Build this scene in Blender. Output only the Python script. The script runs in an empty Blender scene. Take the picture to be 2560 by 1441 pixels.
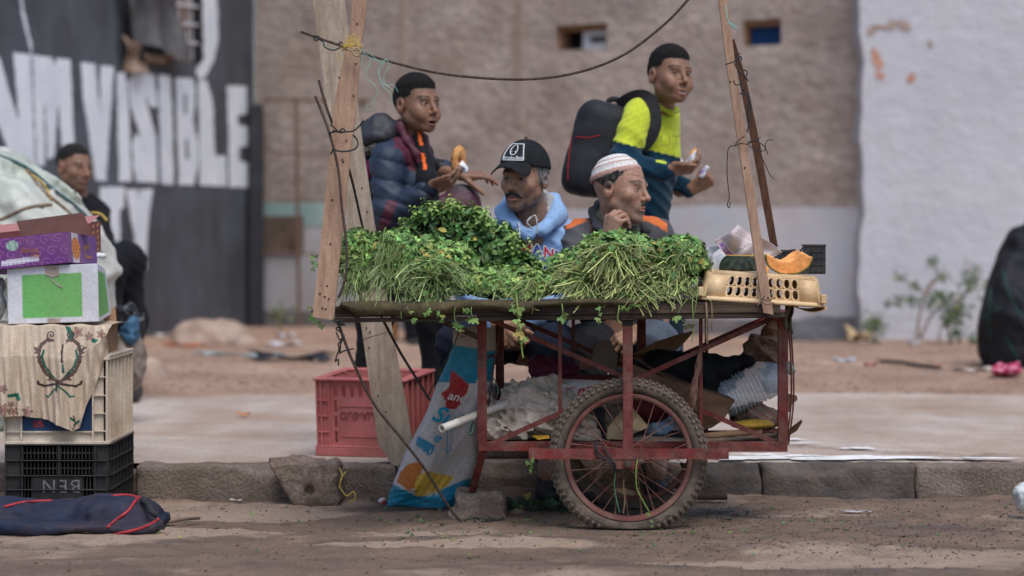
import bpy, math, random
import numpy as np
from mathutils import Vector, Matrix, Euler
PI = math.pi
random.seed(7); np.random.seed(7)
rng = np.random.default_rng(11)
S = bpy.context.scene
COL = S.collection

# ------------------------------------------------------------------ camera
F_PX, HZ, CAM_H = 6160.0, 600.0, 0.9416          # focal length in photo pixels, horizon row, eye height
cd = bpy.data.cameras.new('camera'); cam = bpy.data.objects.new('camera', cd); COL.objects.link(cam)
cam.location = (0, 0, CAM_H); cam.rotation_euler = (PI/2, 0, 0)
cd.sensor_width = 36.0; cd.lens = 36.0*F_PX/2560; cd.shift_y = -(720.5-HZ)/2560
cd.clip_start = 0.1; cd.clip_end = 500
cd.dof.use_dof = True; cd.dof.focus_distance = 8.15; cd.dof.aperture_fstop = 2.1
S.camera = cam

# ------------------------------------------------------------------ sky, sun, exposure (overcast)
SUN_EL, SUN_AZ = math.radians(60), math.radians(160)
wd = bpy.data.worlds.new('World'); S.world = wd; wd.use_nodes = True
nt = wd.node_tree; nt.nodes.clear()
sky = nt.nodes.new('ShaderNodeTexSky'); sky.sky_type = 'NISHITA'; sky.sun_disc = False
sky.sun_elevation = SUN_EL; sky.sun_rotation = SUN_AZ; sky.dust_density = 1.6; sky.air_density = 1.0; sky.ozone_density = 1.5
hs = nt.nodes.new('ShaderNodeHueSaturation'); hs.inputs['Saturation'].default_value = 1.05
bg = nt.nodes.new('ShaderNodeBackground'); bg.inputs['Strength'].default_value = 0.108
wo = nt.nodes.new('ShaderNodeOutputWorld')
nt.links.new(sky.outputs[0], hs.inputs['Color']); nt.links.new(hs.outputs[0], bg.inputs[0]); nt.links.new(bg.outputs[0], wo.inputs[0])
sl = bpy.data.lights.new('sun', 'SUN'); sun = bpy.data.objects.new('sun', sl); COL.objects.link(sun)
sl.energy = 1.5; sl.angle = math.radians(38); sl.color = (1.0, 0.99, 0.985)
# direction towards the sun: azimuth measured clockwise from +Y
sd = Vector((math.sin(SUN_AZ)*math.cos(SUN_EL), math.cos(SUN_AZ)*math.cos(SUN_EL), math.sin(SUN_EL)))
sun.rotation_euler = sd.to_track_quat('Z', 'Y').to_euler(); sun.location = (0, 0, 20)
vs = S.view_settings; vs.view_transform = 'Standard'; vs.look = 'None'; vs.gamma = 1.0; vs.use_curve_mapping = False; vs.exposure = 0.74
S.render.engine = 'CYCLES'; S.cycles.use_denoising = True; S.cycles.max_bounces = 6
S.cycles.transparent_max_bounces = 16

# ------------------------------------------------------------------ photo pixel + distance -> point of the place
def W(px, py, d):
    return Vector(((px-1280.0)/F_PX*d, d, CAM_H-(py-HZ)/F_PX*d))
def Wn(px, py, d): return np.array(W(px, py, d))
def PXM(d): return F_PX/d                         # pixels per metre at a distance

# ------------------------------------------------------------------ materials
MATS = {}
def lin(*c):
    return tuple(((v/255.0)/12.92 if v <= 10 else (((v/255.0)+0.055)/1.055)**2.4) for v in c)
def mat(name, c1, c2=None, scale=20.0, rough=0.8, bump=0.0, bscale=80.0, metal=0.0, spec=0.35, dirt=None, vcol=False,
        stretch=(1, 1, 1), rough2=None, trans=0.0, alpha=1.0, sss=0.0, sheen=0.0, det=5.0, contrast=(0.35, 0.65), bdist=0.004, coat=0.0, ior=1.45, grain=130.0, gamt=0.16):
    """procedural: two colours mixed by noise, optional dirt colour with its own noise, fine bump; vcol multiplies in the mesh's colour attribute"""
    if name in MATS: return MATS[name]
    m = bpy.data.materials.new(name); m.use_nodes = True; t = m.node_tree; n = t.nodes; L = t.links
    b = n['Principled BSDF']
    tc = n.new('ShaderNodeTexCoord'); mp = n.new('ShaderNodeMapping'); mp.inputs['Scale'].default_value = stretch
    L.new(tc.outputs['Object'], mp.inputs[0])
    no = n.new('ShaderNodeTexNoise'); no.inputs['Scale'].default_value = scale; no.inputs['Detail'].default_value = det; no.inputs['Roughness'].default_value = 0.62
    L.new(mp.outputs[0], no.inputs['Vector'])
    rm = n.new('ShaderNodeMapRange'); rm.inputs[1].default_value = contrast[0]; rm.inputs[2].default_value = contrast[1]
    L.new(no.outputs['Fac'], rm.inputs[0])
    def mix(f, a, bb, mode='MIX'):
        x = n.new('ShaderNodeMix'); x.data_type = 'RGBA'; x.blend_type = mode
        if hasattr(f, 'is_linked'): L.new(f, x.inputs[0])
        else: x.inputs[0].default_value = f
        for s, v in ((x.inputs[6], a), (x.inputs[7], bb)):
            if hasattr(v, 'is_linked'): L.new(v, s)
            else: s.default_value = (*v, 1)
        return x.outputs[2]
    c2 = c2 or tuple(v*0.8 for v in c1)
    col = mix(rm.outputs[0], c1, c2)
    if vcol:
        at = n.new('ShaderNodeVertexColor'); at.layer_name = 'Col'
        col = mix(1.0, col, at.outputs['Color'], 'MULTIPLY')
    if dirt:
        dc, amt, ds = dirt
        nd = n.new('ShaderNodeTexNoise'); nd.inputs['Scale'].default_value = ds; nd.inputs['Detail'].default_value = 6; nd.inputs['Roughness'].default_value = 0.7
        L.new(tc.outputs['Object'], nd.inputs['Vector'])
        rd = n.new('ShaderNodeMapRange'); rd.inputs[1].default_value = 0.42; rd.inputs[2].default_value = 0.72; rd.inputs[4].default_value = amt
        L.new(nd.outputs['Fac'], rd.inputs[0])
        col = mix(rd.outputs[0], col, dc)
    nm = n.new('ShaderNodeTexNoise'); nm.inputs['Scale'].default_value = grain; nm.inputs['Detail'].default_value = 4; nm.inputs['Roughness'].default_value = 0.7
    L.new(tc.outputs['Object'], nm.inputs['Vector'])
    rg = n.new('ShaderNodeMapRange'); rg.inputs[1].default_value = 0.3; rg.inputs[2].default_value = 0.7; rg.inputs[3].default_value = 1-gamt; rg.inputs[4].default_value = 1+gamt*.8
    L.new(nm.outputs['Fac'], rg.inputs[0])
    cg = n.new('ShaderNodeCombineColor'); [L.new(rg.outputs[0], cg.inputs[k]) for k in range(3)]
    col = mix(1.0, col, cg.outputs[0], 'MULTIPLY')
    L.new(col, b.inputs['Base Color'])
    b.inputs['Roughness'].default_value = rough; b.inputs['Metallic'].default_value = metal
    b.inputs['Specular IOR Level'].default_value = spec; b.inputs['IOR'].default_value = ior
    if rough2 is not None:
        rr = n.new('ShaderNodeMapRange'); rr.inputs[3].default_value = rough; rr.inputs[4].default_value = rough2
        rr.inputs[1].default_value = 0.4; rr.inputs[2].default_value = 0.6
        L.new(no.outputs['Fac'], rr.inputs[0]); L.new(rr.outputs[0], b.inputs['Roughness'])
    if trans: b.inputs['Transmission Weight'].default_value = trans
    if alpha < 1: b.inputs['Alpha'].default_value = alpha
    if coat: b.inputs['Coat Weight'].default_value = coat
    if sheen: b.inputs['Sheen Weight'].default_value = sheen; b.inputs['Sheen Roughness'].default_value = 0.5
    if sss:
        b.inputs['Subsurface Weight'].default_value = sss; b.inputs['Subsurface Radius'].default_value = (1.0, 0.35, 0.2); b.inputs['Subsurface Scale'].default_value = 0.006
    if bump:
        nb = n.new('ShaderNodeTexNoise'); nb.inputs['Scale'].default_value = bscale; nb.inputs['Detail'].default_value = 6; nb.inputs['Roughness'].default_value = 0.65
        L.new(mp.outputs[0], nb.inputs['Vector'])
        bp = n.new('ShaderNodeBump'); bp.inputs['Strength'].default_value = bump; bp.inputs['Distance'].default_value = bdist
        L.new(nb.outputs['Fac'], bp.inputs['Height']); L.new(bp.outputs[0], b.inputs['Normal'])
    MATS[name] = m; return m

# ------------------------------------------------------------------ mesh collector
def basis(dirv, up=(0, 0, 1)):
    z = Vector(dirv).normalized(); u = Vector(up)
    if abs(z.dot(u)) > 0.98: u = Vector((0, 1, 0))
    x = u.cross(z).normalized(); y = z.cross(x)
    return x, y, z
class MB:
    def __init__(s): s.v = []; s.f = []; s.m = []; s.c = []; s.hasc = False
    def add(s, vs, fs, mi=0, col=None):
        o = len(s.v); s.v.extend(tuple(p) for p in vs)
        s.f.extend(tuple(i+o for i in f) for f in fs); s.m.extend([mi]*len(fs))
        if col is None: s.c.extend([(1, 1, 1)]*len(vs))
        else:
            s.hasc = True
            if len(col) == len(vs) and not isinstance(col[0], (int, float)): s.c.extend(tuple(c) for c in col)
            else: s.c.extend([tuple(col)]*len(vs))
        return s
    def box(s, c, size, M=None, mi=0, col=None, bev=0.0):
        hx, hy, hz = size[0]/2, size[1]/2, size[2]/2
        if bev <= 0:
            vs = [Vector((x, y, z)) for z in (-hz, hz) for y in (-hy, hy) for x in (-hx, hx)]
            fs = [(0, 2, 3, 1), (4, 5, 7, 6), (0, 1, 5, 4), (2, 6, 7, 3), (0, 4, 6, 2), (1, 3, 7, 5)]
        else:
            b = min(bev, hx*0.9, hy*0.9, hz*0.9); vs = []; idx = {}
            for sz in (-1, 1):
                for sy in (-1, 1):
                    for sx in (-1, 1):
                        for a in range(3):
                            p = [sx*(hx-b), sy*(hy-b), sz*(hz-b)]; p[a] = (sx*hx, sy*hy, sz*hz)[a]
                            idx[(sx, sy, sz, a)] = len(vs); vs.append(Vector(p))
            fs = []
            for a in range(3):
                o1, o2 = (a+1) % 3, (a+2) % 3
                for sg in (-1, 1):
                    q = []
                    for u, w in ((-1, -1), (1, -1), (1, 1), (-1, 1)):
                        k = [0, 0, 0]; k[a] = sg; k[o1] = u; k[o2] = w; q.append(idx[(*k, a)])
                    fs.append(tuple(q if sg > 0 else q[::-1]))
            for a in range(3):
                o1, o2 = (a+1) % 3, (a+2) % 3
                for u in (-1, 1):
                    for w in (-1, 1):
                        k1 = [0, 0, 0]; k1[a] = -1; k1[o1] = u; k1[o2] = w; k2 = list(k1); k2[a] = 1
                        q = [idx[(*k1, o1)], idx[(*k2, o1)], idx[(*k2, o2)], idx[(*k1, o2)]]
                        fs.append(tuple(q if u*w < 0 else q[::-1]))
            for sx in (-1, 1):
                for sy in (-1, 1):
                    for sz in (-1, 1):
                        q = [idx[(sx, sy, sz, a)] for a in range(3)]
                        fs.append(tuple(q if sx*sy*sz > 0 else q[::-1]))
        c = Vector(c)
        vs = [(M @ v if M else v)+c for v in vs]
        return s.add(vs, fs, mi, col)
    def bar(s, a, b, w, h, up=(0, 0, 1), mi=0, col=None, bev=0.0):
        """rectangular bar from a to b; w across (perpendicular to up), h along up"""
        a, b = Vector(a), Vector(b); x, y, z = basis(b-a, up)
        M = Matrix((x, y, z)).transposed()
        return s.box((a+b)/2, (w, h, (b-a).length), M, mi, col, bev)
    def tube(s, pts, r, n=8, mi=0, col=None, cap=True, closed=False):
        pts = [Vector(p) for p in pts]; k = len(pts); vs = []; fs = []
        rs = r if hasattr(r, '__len__') else [r]*k
        X = None
        for i, p in enumerate(pts):
            if closed: t = pts[(i+1) % k]-pts[i-1]
            else: t = pts[min(i+1, k-1)]-pts[max(i-1, 0)]
            if t.length < 1e-9: t = Vector((0, 0, 1))
            t.normalize()
            if X is None: X, _, _ = basis(t)
            X = X-t*X.dot(t)
            if X.length < 1e-6: X, _, _ = basis(t)
            X.normalize(); Y = t.cross(X)
            for j in range(n):
                a = 2*PI*j/n; vs.append(p+(X*math.cos(a)+Y*math.sin(a))*rs[i])
        for i in range(k if closed else k-1):
            i2 = (i+1) % k
            for j in range(n):
                j2 = (j+1) % n; fs.append((i*n+j, i*n+j2, i2*n+j2, i2*n+j))
        if cap and not closed:
            fs.append(tuple(range(n))[::-1]); fs.append(tuple((k-1)*n+j for j in range(n)))
        return s.add(vs, fs, mi, col)
    def grid(s, fn, nu, nv, mi=0, colfn=None, closeu=False, mifn=None):
        vs = []; cs = []
        for j in range(nv+1):
            for i in range(nu+(0 if closeu else 1)):
                u, v = i/nu, j/nv; vs.append(fn(u, v))
                if colfn: cs.append(colfn(u, v))
        w = nu if closeu else nu+1; o = len(s.v)
        fs = []; ms = []
        for j in range(nv):
            for i in range(nu):
                i2 = (i+1) % w if closeu else i+1
                fs.append((j*w+i, j*w+i2, (j+1)*w+i2, (j+1)*w+i)); ms.append(mifn((i+.5)/nu, (j+.5)/nv) if mifn else mi)
        s.add(vs, fs, mi, cs if colfn else None)
        if mifn: s.m[-len(fs):] = ms
        return s
    def lathe(s, prof, c, axis=(0, 0, 1), n=24, mi=0, col=None, capends=False):
        x, y, z = basis(axis); c = Vector(c); vs = []; fs = []
        for r, h in prof:
            for j in range(n):
                a = 2*PI*j/n; vs.append(c+(x*math.cos(a)+y*math.sin(a))*r+z*h)
        for i in range(len(prof)-1):
            for j in range(n):
                j2 = (j+1) % n; fs.append((i*n+j, i*n+j2, (i+1)*n+j2, (i+1)*n+j))
        if capends:
            fs.append(tuple(range(n))[::-1]); fs.append(tuple((len(prof)-1)*n+j for j in range(n)))
        return s.add(vs, fs, mi, col)
    def poly(s, pts, th=None, nrm=None, mi=0, col=None):
        """flat polygon, given thickness along nrm"""
        pts = [Vector(p) for p in pts]; k = len(pts)
        if not th: return s.add(pts, [tuple(range(k))], mi, col)
        nrm = Vector(nrm).normalized()*th
        vs = pts+[p+nrm for p in pts]
        fs = [tuple(range(k))[::-1], tuple(range(k, 2*k))]+[(i, (i+1) % k, (i+1) % k+k, i+k) for i in range(k)]
        return s.add(vs, fs, mi, col)
def _mesh(name, v, f, m=None, c=None, smooth=True):
    me = bpy.data.meshes.new(name); me.from_pydata([tuple(p) for p in v], [], [tuple(q) for q in f]); me.update()
    if m is not None and len(m) and max(m) > 0: me.polygons.foreach_set('material_index', np.array(m, dtype=np.int32))
    if c is not None:
        a = me.color_attributes.new('Col', 'FLOAT_COLOR', 'POINT')
        cc = np.ones((len(v), 4), dtype=np.float32); cc[:, :3] = np.array(c, dtype=np.float32); a.data.foreach_set('color', cc.ravel())
    if smooth: me.polygons.foreach_set('use_smooth', np.ones(len(f), dtype=bool))
    return me
def tag(o, label=None, cat=None, group=None, kind=None):
    if label: o['label'] = label
    if cat: o['category'] = cat
    if group: o['group'] = group
    if kind: o['kind'] = kind
    return o
def thing(name, loc, label, cat, group=None):
    o = bpy.data.objects.new(name, None); COL.objects.link(o); o.location = loc; o.empty_display_size = 0.05
    return tag(o, label, cat, group)
def wloc(o):
    p = Vector((0, 0, 0))
    while o: p += o.location; o = o.parent
    return p
def obj(name, mb, mats, parent=None, smooth=False, auto=None, loc=None, label=None, cat=None, group=None, kind=None):
    """link the collected geometry (world coordinates) as ONE object; a child keeps its own origin relative to the parent"""
    v = np.array([tuple(p) for p in mb.v], dtype=np.float64)
    if not isinstance(mats, (list, tuple)): mats = [mats]
    if loc is None:
        if parent is None:
            lo, hi = v.min(0), v.max(0); loc = Vector(((lo[0]+hi[0])/2, (lo[1]+hi[1])/2, lo[2]))
        else: loc = wloc(parent)
    loc = Vector(loc)
    me = _mesh(name, v-np.array(loc), mb.f, mb.m, mb.c if mb.hasc else None, smooth)
    for m in mats: me.materials.append(m)
    o = bpy.data.objects.new(name, me); COL.objects.link(o)
    if parent is not None: o.parent = parent; o.location = loc-wloc(parent)
    else: o.location = loc
    if auto is not None and smooth:
        me.set_sharp_from_angle(angle=math.radians(auto))
    return tag(o, label, cat, group, kind)
def solid(o, th, off=0.0):
    md = o.modifiers.new('thickness', 'SOLIDIFY'); md.thickness = th; md.offset = off; return o
def link_copy(o, parent, loc=None, rot=None, mesh_only=False):
    c = o.copy(); COL.objects.link(c); c.parent = parent
    if loc is not None: c.location = loc
    if rot is not None: c.rotation_euler = rot
    return c
# ------------------------------------------------------------------ lettering
_TXT = {}
def text_geo(body, size=1.0, shear=0.0, bold=0.0, align='LEFT', space=1.0, res=3):
    key = (body, shear, bold, align, space, res)
    if key not in _TXT:
        cu = bpy.data.curves.new('lettering', 'FONT'); cu.body = body; cu.size = 1.0; cu.shear = shear; cu.offset = bold
        cu.align_x = align; cu.space_character = space; cu.resolution_u = res
        to = bpy.data.objects.new('lettering', cu); COL.objects.link(to)
        dg = bpy.context.evaluated_depsgraph_get(); me = bpy.data.meshes.new_from_object(to.evaluated_get(dg))
        _TXT[key] = ([(p.co.x, p.co.y) for p in me.vertices], [tuple(p.vertices) for p in me.polygons])
        bpy.data.objects.remove(to); bpy.data.curves.remove(cu); bpy.data.meshes.remove(me)
    v, f = _TXT[key]
    return [(x*size, y*size) for x, y in v], f
def text_on(mb, body, fn, size, mi=0, col=None, **kw):
    """lay lettering with fn(x, y) -> point (x, y in metres on the surface)"""
    v, f = text_geo(body, size, **kw)
    if v: mb.add([fn(x, y) for x, y in v], f, mi, col)
# ------------------------------------------------------------------ implicit surfaces (bodies, cloth, stones)
def rc(P, a, b, ra, rb=None):
    rb = ra if rb is None else rb
    a = np.asarray(a, float); b = np.asarray(b, float); ab = b-a
    t = np.clip(((P-a)@ab)/max(ab@ab, 1e-12), 0, 1)
    return np.linalg.norm(P-a-t[:, None]*ab, axis=1)-(ra+(rb-ra)*t)
def ell(P, c, r, R=None):
    q = P-np.asarray(c, float)
    if R is not None: q = q@R
    r = np.asarray(r, float)
    k0 = np.linalg.norm(q/r, axis=1); k1 = np.linalg.norm(q/(r*r), axis=1)
    return k0*(k0-1)/np.maximum(k1, 1e-9)
def sph(P, c, r): return np.linalg.norm(P-np.asarray(c, float), axis=1)-r
def rbox(P, c, hs, r, R=None):
    q = P-np.asarray(c, float)
    if R is not None: q = q@R
    q = np.abs(q)-(np.asarray(hs, float)-r)
    return np.linalg.norm(np.maximum(q, 0), axis=1)+np.minimum(q.max(1), 0)-r
def smin(a, b, k):
    h = np.clip(0.5+0.5*(b-a)/k, 0, 1)
    return b+(a-b)*h-k*h*(1-h)
def smax(a, b, k): return -smin(-a, -b, k)
def chain(P, pts, rs, k=0.02):
    d = None
    for i in range(len(pts)-1):
        e = rc(P, pts[i], pts[i+1], rs[i], rs[i+1]); d = e if d is None else smin(d, e, k)
    return d
def wob(P, f, a, seed=0.0):
    """smooth pseudo noise, about -a..a"""
    x, y, z = P[:, 0]*f+seed, P[:, 1]*f+seed*1.7, P[:, 2]*f+seed*0.6
    return a*0.5*(np.sin(x*1.3+1.7*np.sin(y*0.9+z*0.4))+np.sin(z*1.7+1.3*np.sin(x*0.8-y*0.6))*0.7+np.sin(y*2.1+x*0.7+z*1.1+2*np.sin(z*0.7))*0.5)/1.1
def nz(P, f, a, seed=0.0, octv=3):
    r = 0
    for o in range(octv): r = r+wob(P, f*2.03**o, a*0.5**o, seed+o*5.1)
    return r
def sdf_geo(fn, lo, hi, h, B=8):
    lo = np.asarray(lo, float); hi = np.asarray(hi, float)
    nb = np.maximum(np.ceil((hi-lo)/(h*B)).astype(int), 1); N = nb*B+1
    ii = np.stack(np.meshgrid(*[np.arange(k) for k in nb], indexing='ij'), -1).reshape(-1, 3)
    dc = fn(lo+(ii+0.5)*B*h)
    fld = np.full(N, 1.0, dtype=np.float32)
    rep = dc.reshape(nb).repeat(B, 0).repeat(B, 1).repeat(B, 2); fld[:-1, :-1, :-1] = rep
    act = ii[np.abs(dc) < B*h*1.35]
    off = np.stack(np.meshgrid(*[np.arange(B)]*3, indexing='ij'), -1).reshape(-1, 3)
    for s in range(0, len(act), 400):
        g = (act[s:s+400, None, :]*B+off[None]).reshape(-1, 3)
        fld[g[:, 0], g[:, 1], g[:, 2]] = fn(lo+g*h)
    fld[-1] = 1; fld[:, -1] = 1; fld[:, :, -1] = 1; fld[0] = np.maximum(fld[0], 1e-3); fld[:, 0] = np.maximum(fld[:, 0], 1e-3); fld[:, :, 0] = np.maximum(fld[:, :, 0], 1e-3)
    sg = fld < 0
    cnt = sum(sg[i:N[0]-1+i, j:N[1]-1+j, k:N[2]-1+k].astype(np.int8) for i in (0, 1) for j in (0, 1) for k in (0, 1))
    cells = np.argwhere((cnt > 0) & (cnt < 8))
    cid = np.full(N, -1, dtype=np.int64); cid[cells[:, 0], cells[:, 1], cells[:, 2]] = np.arange(len(cells))
    acc = np.zeros((len(cells), 3)); num = np.zeros(len(cells))
    for ax in range(3):
        o1, o2 = (ax+1) % 3, (ax+2) % 3
        for u in (0, 1):
            for w in (0, 1):
                a = cells.copy(); a[:, o1] += u; a[:, o2] += w; b = a.copy(); b[:, ax] += 1
                fa = fld[a[:, 0], a[:, 1], a[:, 2]]; fb = fld[b[:, 0], b[:, 1], b[:, 2]]
                m = (fa < 0) != (fb < 0); t = np.where(m, fa/np.where(m, fa-fb, 1), 0)
                p = a.astype(float); p[:, ax] += t; acc += np.where(m[:, None], p, 0); num += m
    V = lo+acc/num[:, None]*h; Fs = []
    for ax in range(3):
        o1, o2 = (ax+1) % 3, (ax+2) % 3
        a0 = [slice(None)]*3; a1 = [slice(None)]*3; a0[ax] = slice(0, -1); a1[ax] = slice(1, None)
        s0, s1 = sg[tuple(a0)], sg[tuple(a1)]
        e = np.argwhere(s0 != s1); e = e[(e[:, o1] > 0) & (e[:, o2] > 0)]
        if not len(e): continue
        fl = s0[e[:, 0], e[:, 1], e[:, 2]]
        q = []
        for u, w in ((-1, -1), (0, -1), (0, 0), (-1, 0)):
            c = e.copy(); c[:, o1] += u; c[:, o2] += w; q.append(cid[c[:, 0], c[:, 1], c[:, 2]])
        q = np.stack(q, 1); q[~fl] = q[~fl][:, ::-1]; q = q[(q >= 0).all(1)]; Fs.append(q)
    return V, np.concatenate(Fs) if Fs else np.zeros((0, 4), int)
def sdf_add(mb, fn, lo, hi, h, mi=0, colfn=None):
    V, Fq = sdf_geo(fn, lo, hi, h); o = len(mb.v)
    mb.v.extend(map(tuple, V)); mb.f.extend(tuple(int(i)+o for i in q) for q in Fq); mb.m.extend([mi]*len(Fq))
    if colfn is not None: mb.hasc = True; mb.c.extend(map(tuple, colfn(V)))
    else: mb.c.extend([(1, 1, 1)]*len(V))
    return mb
def smoothstep(a, b, x):
    t = np.clip((x-a)/(b-a), 0, 1); return t*t*(3-2*t)
def lerp(a, b, t): return a+(b-a)*t
def bez(pts, n=24):
    """Catmull-Rom through the points"""
    P = [Vector(p) for p in pts]; P = [P[0]*2-P[1]]+P+[P[-1]*2-P[-2]]; out = []
    m = max(2, n//(len(P)-3))
    for i in range(1, len(P)-2):
        for k in range(m):
            t = k/m; a, b, c, e = P[i-1], P[i], P[i+1], P[i+2]
            out.append(0.5*((2*b)+(c-a)*t+(2*a-5*b+4*c-e)*t*t+(3*b-a-3*c+e)*t**3))
    out.append(P[-2]); return out
def wpath(pts, n=24, d=None):
    """smooth path through (px, py[, d]) points of the photograph's view"""
    return bez([W(p[0], p[1], p[2] if len(p) > 2 else d) for p in pts], n)
def march(fn, px, py, d0, d1, lift=.002, n=160):
    """first point of a surface seen at (px, py) between two distances"""
    ds = np.linspace(d0, d1, n); P = np.array([tuple(W(px, py, d)) for d in ds]); v = fn(P); i = np.argmax(v < 0)
    return W(px, py, ds[i]-lift) if (v < 0).any() else W(px, py, d1)
def onsurf(fn, pts, d0, d1, lift=.002, n=24):
    q = bez([Vector((p[0], p[1], 0)) for p in pts], n); return [march(fn, p.x, p.y, d0, d1, lift) for p in q]
def ridged(P, f, a, sd=0.0):
    """creased relief: valleys in random directions"""
    return a*(1.5*np.abs(wob(P, f, 1, sd))+.8*np.abs(wob(P[:, [1, 2, 0]], f*2.1, 1, sd+3))+.4*np.abs(wob(P[:, [2, 0, 1]], f*4.3, 1, sd+7)))
# ================================================================== THE SETTING
Z_WALK, Z_DIRT = 0.1285, 0.135
m_soil = mat('soil_far', lin(150, 118, 98), lin(120, 92, 76), 2.0, 0.95)
def sheet_axis(vals): return np.array(sorted(set(np.round(vals, 4))))
def hfield(name, xs, ys, zfn, m, kind='structure', colfn=None):
    X, Y = np.meshgrid(xs, ys); P = np.stack([X.ravel(), Y.ravel(), np.zeros(X.size)], 1)
    Z = zfn(P); nx, ny = len(xs), len(ys); mb = MB()
    i = np.arange(nx*ny).reshape(ny, nx)
    q = np.stack([i[:-1, :-1], i[:-1, 1:], i[1:, 1:], i[1:, :-1]], -1).reshape(-1, 4)
    P[:, 2] = Z
    mb.v = list(map(tuple, P)); mb.f = list(map(tuple, q.tolist())); mb.m = [0]*len(q)
    if colfn is not None: mb.hasc = True; mb.c = list(map(tuple, colfn(P)))
    return obj(name, mb, m, smooth=True, loc=(0, 0, 0), kind=kind)
# ---- ground reaching the horizon
g = MB(); g.poly([(-200, -200, -0.06), (200, -200, -0.06), (200, 300, -0.06), (-200, 300, -0.06)])
obj('ground', g, m_soil, kind='structure', loc=(0, 0, 0))

# ---- muddy road: base colour, pale dried patches, wet dark ruts with gloss
def road_material():
    m = bpy.data.materials.new('road_mud'); m.use_nodes = True; t = m.node_tree; n = t.nodes; L = t.links; b = n['Principled BSDF']
    tc = n.new('ShaderNodeTexCoord')
    def noise(sc, det, rough, st):
        mp = n.new('ShaderNodeMapping'); mp.inputs['Scale'].default_value = st; L.new(tc.outputs['Object'], mp.inputs[0])
        x = n.new('ShaderNodeTexNoise'); x.inputs['Scale'].default_value = sc; x.inputs['Detail'].default_value = det; x.inputs['Roughness'].default_value = rough
        L.new(mp.outputs[0], x.inputs['Vector']); return x.outputs['Fac']
    def rng_(v, a, c, lo=0, hi=1):
        r = n.new('ShaderNodeMapRange'); r.inputs[1].default_value = a; r.inputs[2].default_value = c; r.inputs[3].default_value = lo; r.inputs[4].default_value = hi
        L.new(v, r.inputs[0]); return r.outputs[0]
    def mix(f, a, c):
        x = n.new('ShaderNodeMix'); x.data_type = 'RGBA'; L.new(f, x.inputs[0])
        for s, v in ((x.inputs[6], a), (x.inputs[7], c)):
            if hasattr(v, 'is_linked'): L.new(v, s)
            else: s.default_value = (*v, 1)
        return x.outputs[2]
    fine = noise(60, 8, 0.75, (1, 1, 1)); mid = noise(6, 6, 0.65, (0.5, 1.0, 1)); big = noise(1.3, 6, 0.6, (0.75, 1.2, 1)); wet = noise(1.7, 5, 0.6, (0.5, 1.4, 1))
    at = n.new('ShaderNodeVertexColor'); at.layer_name = 'Col'
    sp = n.new('ShaderNodeSeparateColor'); L.new(at.outputs['Color'], sp.inputs[0])
    c = mix(rng_(fine, 0.3, 0.7), (0.160, 0.100, 0.067), (0.235, 0.155, 0.108))
    c = mix(rng_(mid, 0.45, 0.7, 0, 0.75), c, (0.085, 0.058, 0.044))
    a1 = n.new('ShaderNodeMath'); a1.operation = 'ADD'; L.new(big, a1.inputs[0]); L.new(sp.outputs['Red'], a1.inputs[1])
    pale = rng_(a1.outputs[0], 0.52, 0.60)
    c = mix(rng_(wet, 0.52, 0.62, 0, .8), c, (0.075, 0.052, 0.040))
    c = mix(pale, c, (0.37, 0.262, 0.186))
    c = mix(rng_(mid, 0.5, 0.75, 0, 0.5), c, (0.12, 0.085, 0.064))
    c = mix(rng_(fine, 0.56, 0.66, 0, 0.75), c, (0.055, 0.038, 0.03))
    sp1 = noise(230, 3, 0.7, (1, 1, 1)); sp2 = noise(95, 4, 0.7, (1, 1, 1))
    c = mix(rng_(sp1, 0.56, 0.66, 0, 0.6), c, (0.07, 0.05, 0.04)); c = mix(rng_(sp1, 0.44, 0.34, 0, 0.5), c, (0.36, 0.28, 0.22)); c = mix(rng_(sp2, 0.60, 0.68, 0, 0.7), c, (0.06, 0.043, 0.034))
    L.new(c, b.inputs['Base Color'])
    a2 = n.new('ShaderNodeMath'); a2.operation = 'ADD'; L.new(wet, a2.inputs[0]); L.new(sp.outputs['Green'], a2.inputs[1])
    L.new(rng_(a2.outputs[0], 0.58, 0.72, 0.9, 0.33), b.inputs['Roughness']); b.inputs['Specular IOR Level'].default_value = 0.35
    ad = n.new('ShaderNodeMath'); ad.operation = 'ADD'; L.new(fine, ad.inputs[0]); L.new(mid, ad.inputs[1])
    bp = n.new('ShaderNodeBump'); bp.inputs['Strength'].default_value = 0.8; bp.inputs['Distance'].default_value = 0.012; L.new(ad.outputs[0], bp.inputs['Height']); L.new(bp.outputs[0], b.inputs['Normal'])
    return m
xs = sheet_axis(np.concatenate([np.linspace(-60, -2.4, 20), np.arange(-2.4, 2.41, 0.016), np.linspace(2.4, 60, 20)]))
ys = sheet_axis(np.concatenate([np.linspace(-40, 6.3, 24), np.arange(6.3, 8.97, 0.014)]))
def road_z(P):
    x, y = P[:, 0], P[:, 1]
    z = nz(P*np.array([0.7, 1.6, 1]), 3.0, 0.016, 1.0, 4)+nz(P, 40, 0.0035, 4.0, 2)
    z -= 0.012*np.exp(-((y-7.35)/0.10)**2)*(1+0.4*np.sin(x*2.1))           # wheel ruts along the street
    z -= 0.010*np.exp(-((y-6.85)/0.12)**2)
    z += 0.045*smoothstep(8.68, 8.95, y)*(0.55+0.45*np.sin(x*2.7+1.1))       # silt banked against the kerb
    for cx, cy, w in ((0.377, 8.0, 0.25), (-1.55, 8.5, 0.5)): z *= 1-0.9*np.exp(-(((x-cx)/w)**2+((y-cy)/0.2)**2))
    return z
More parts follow.
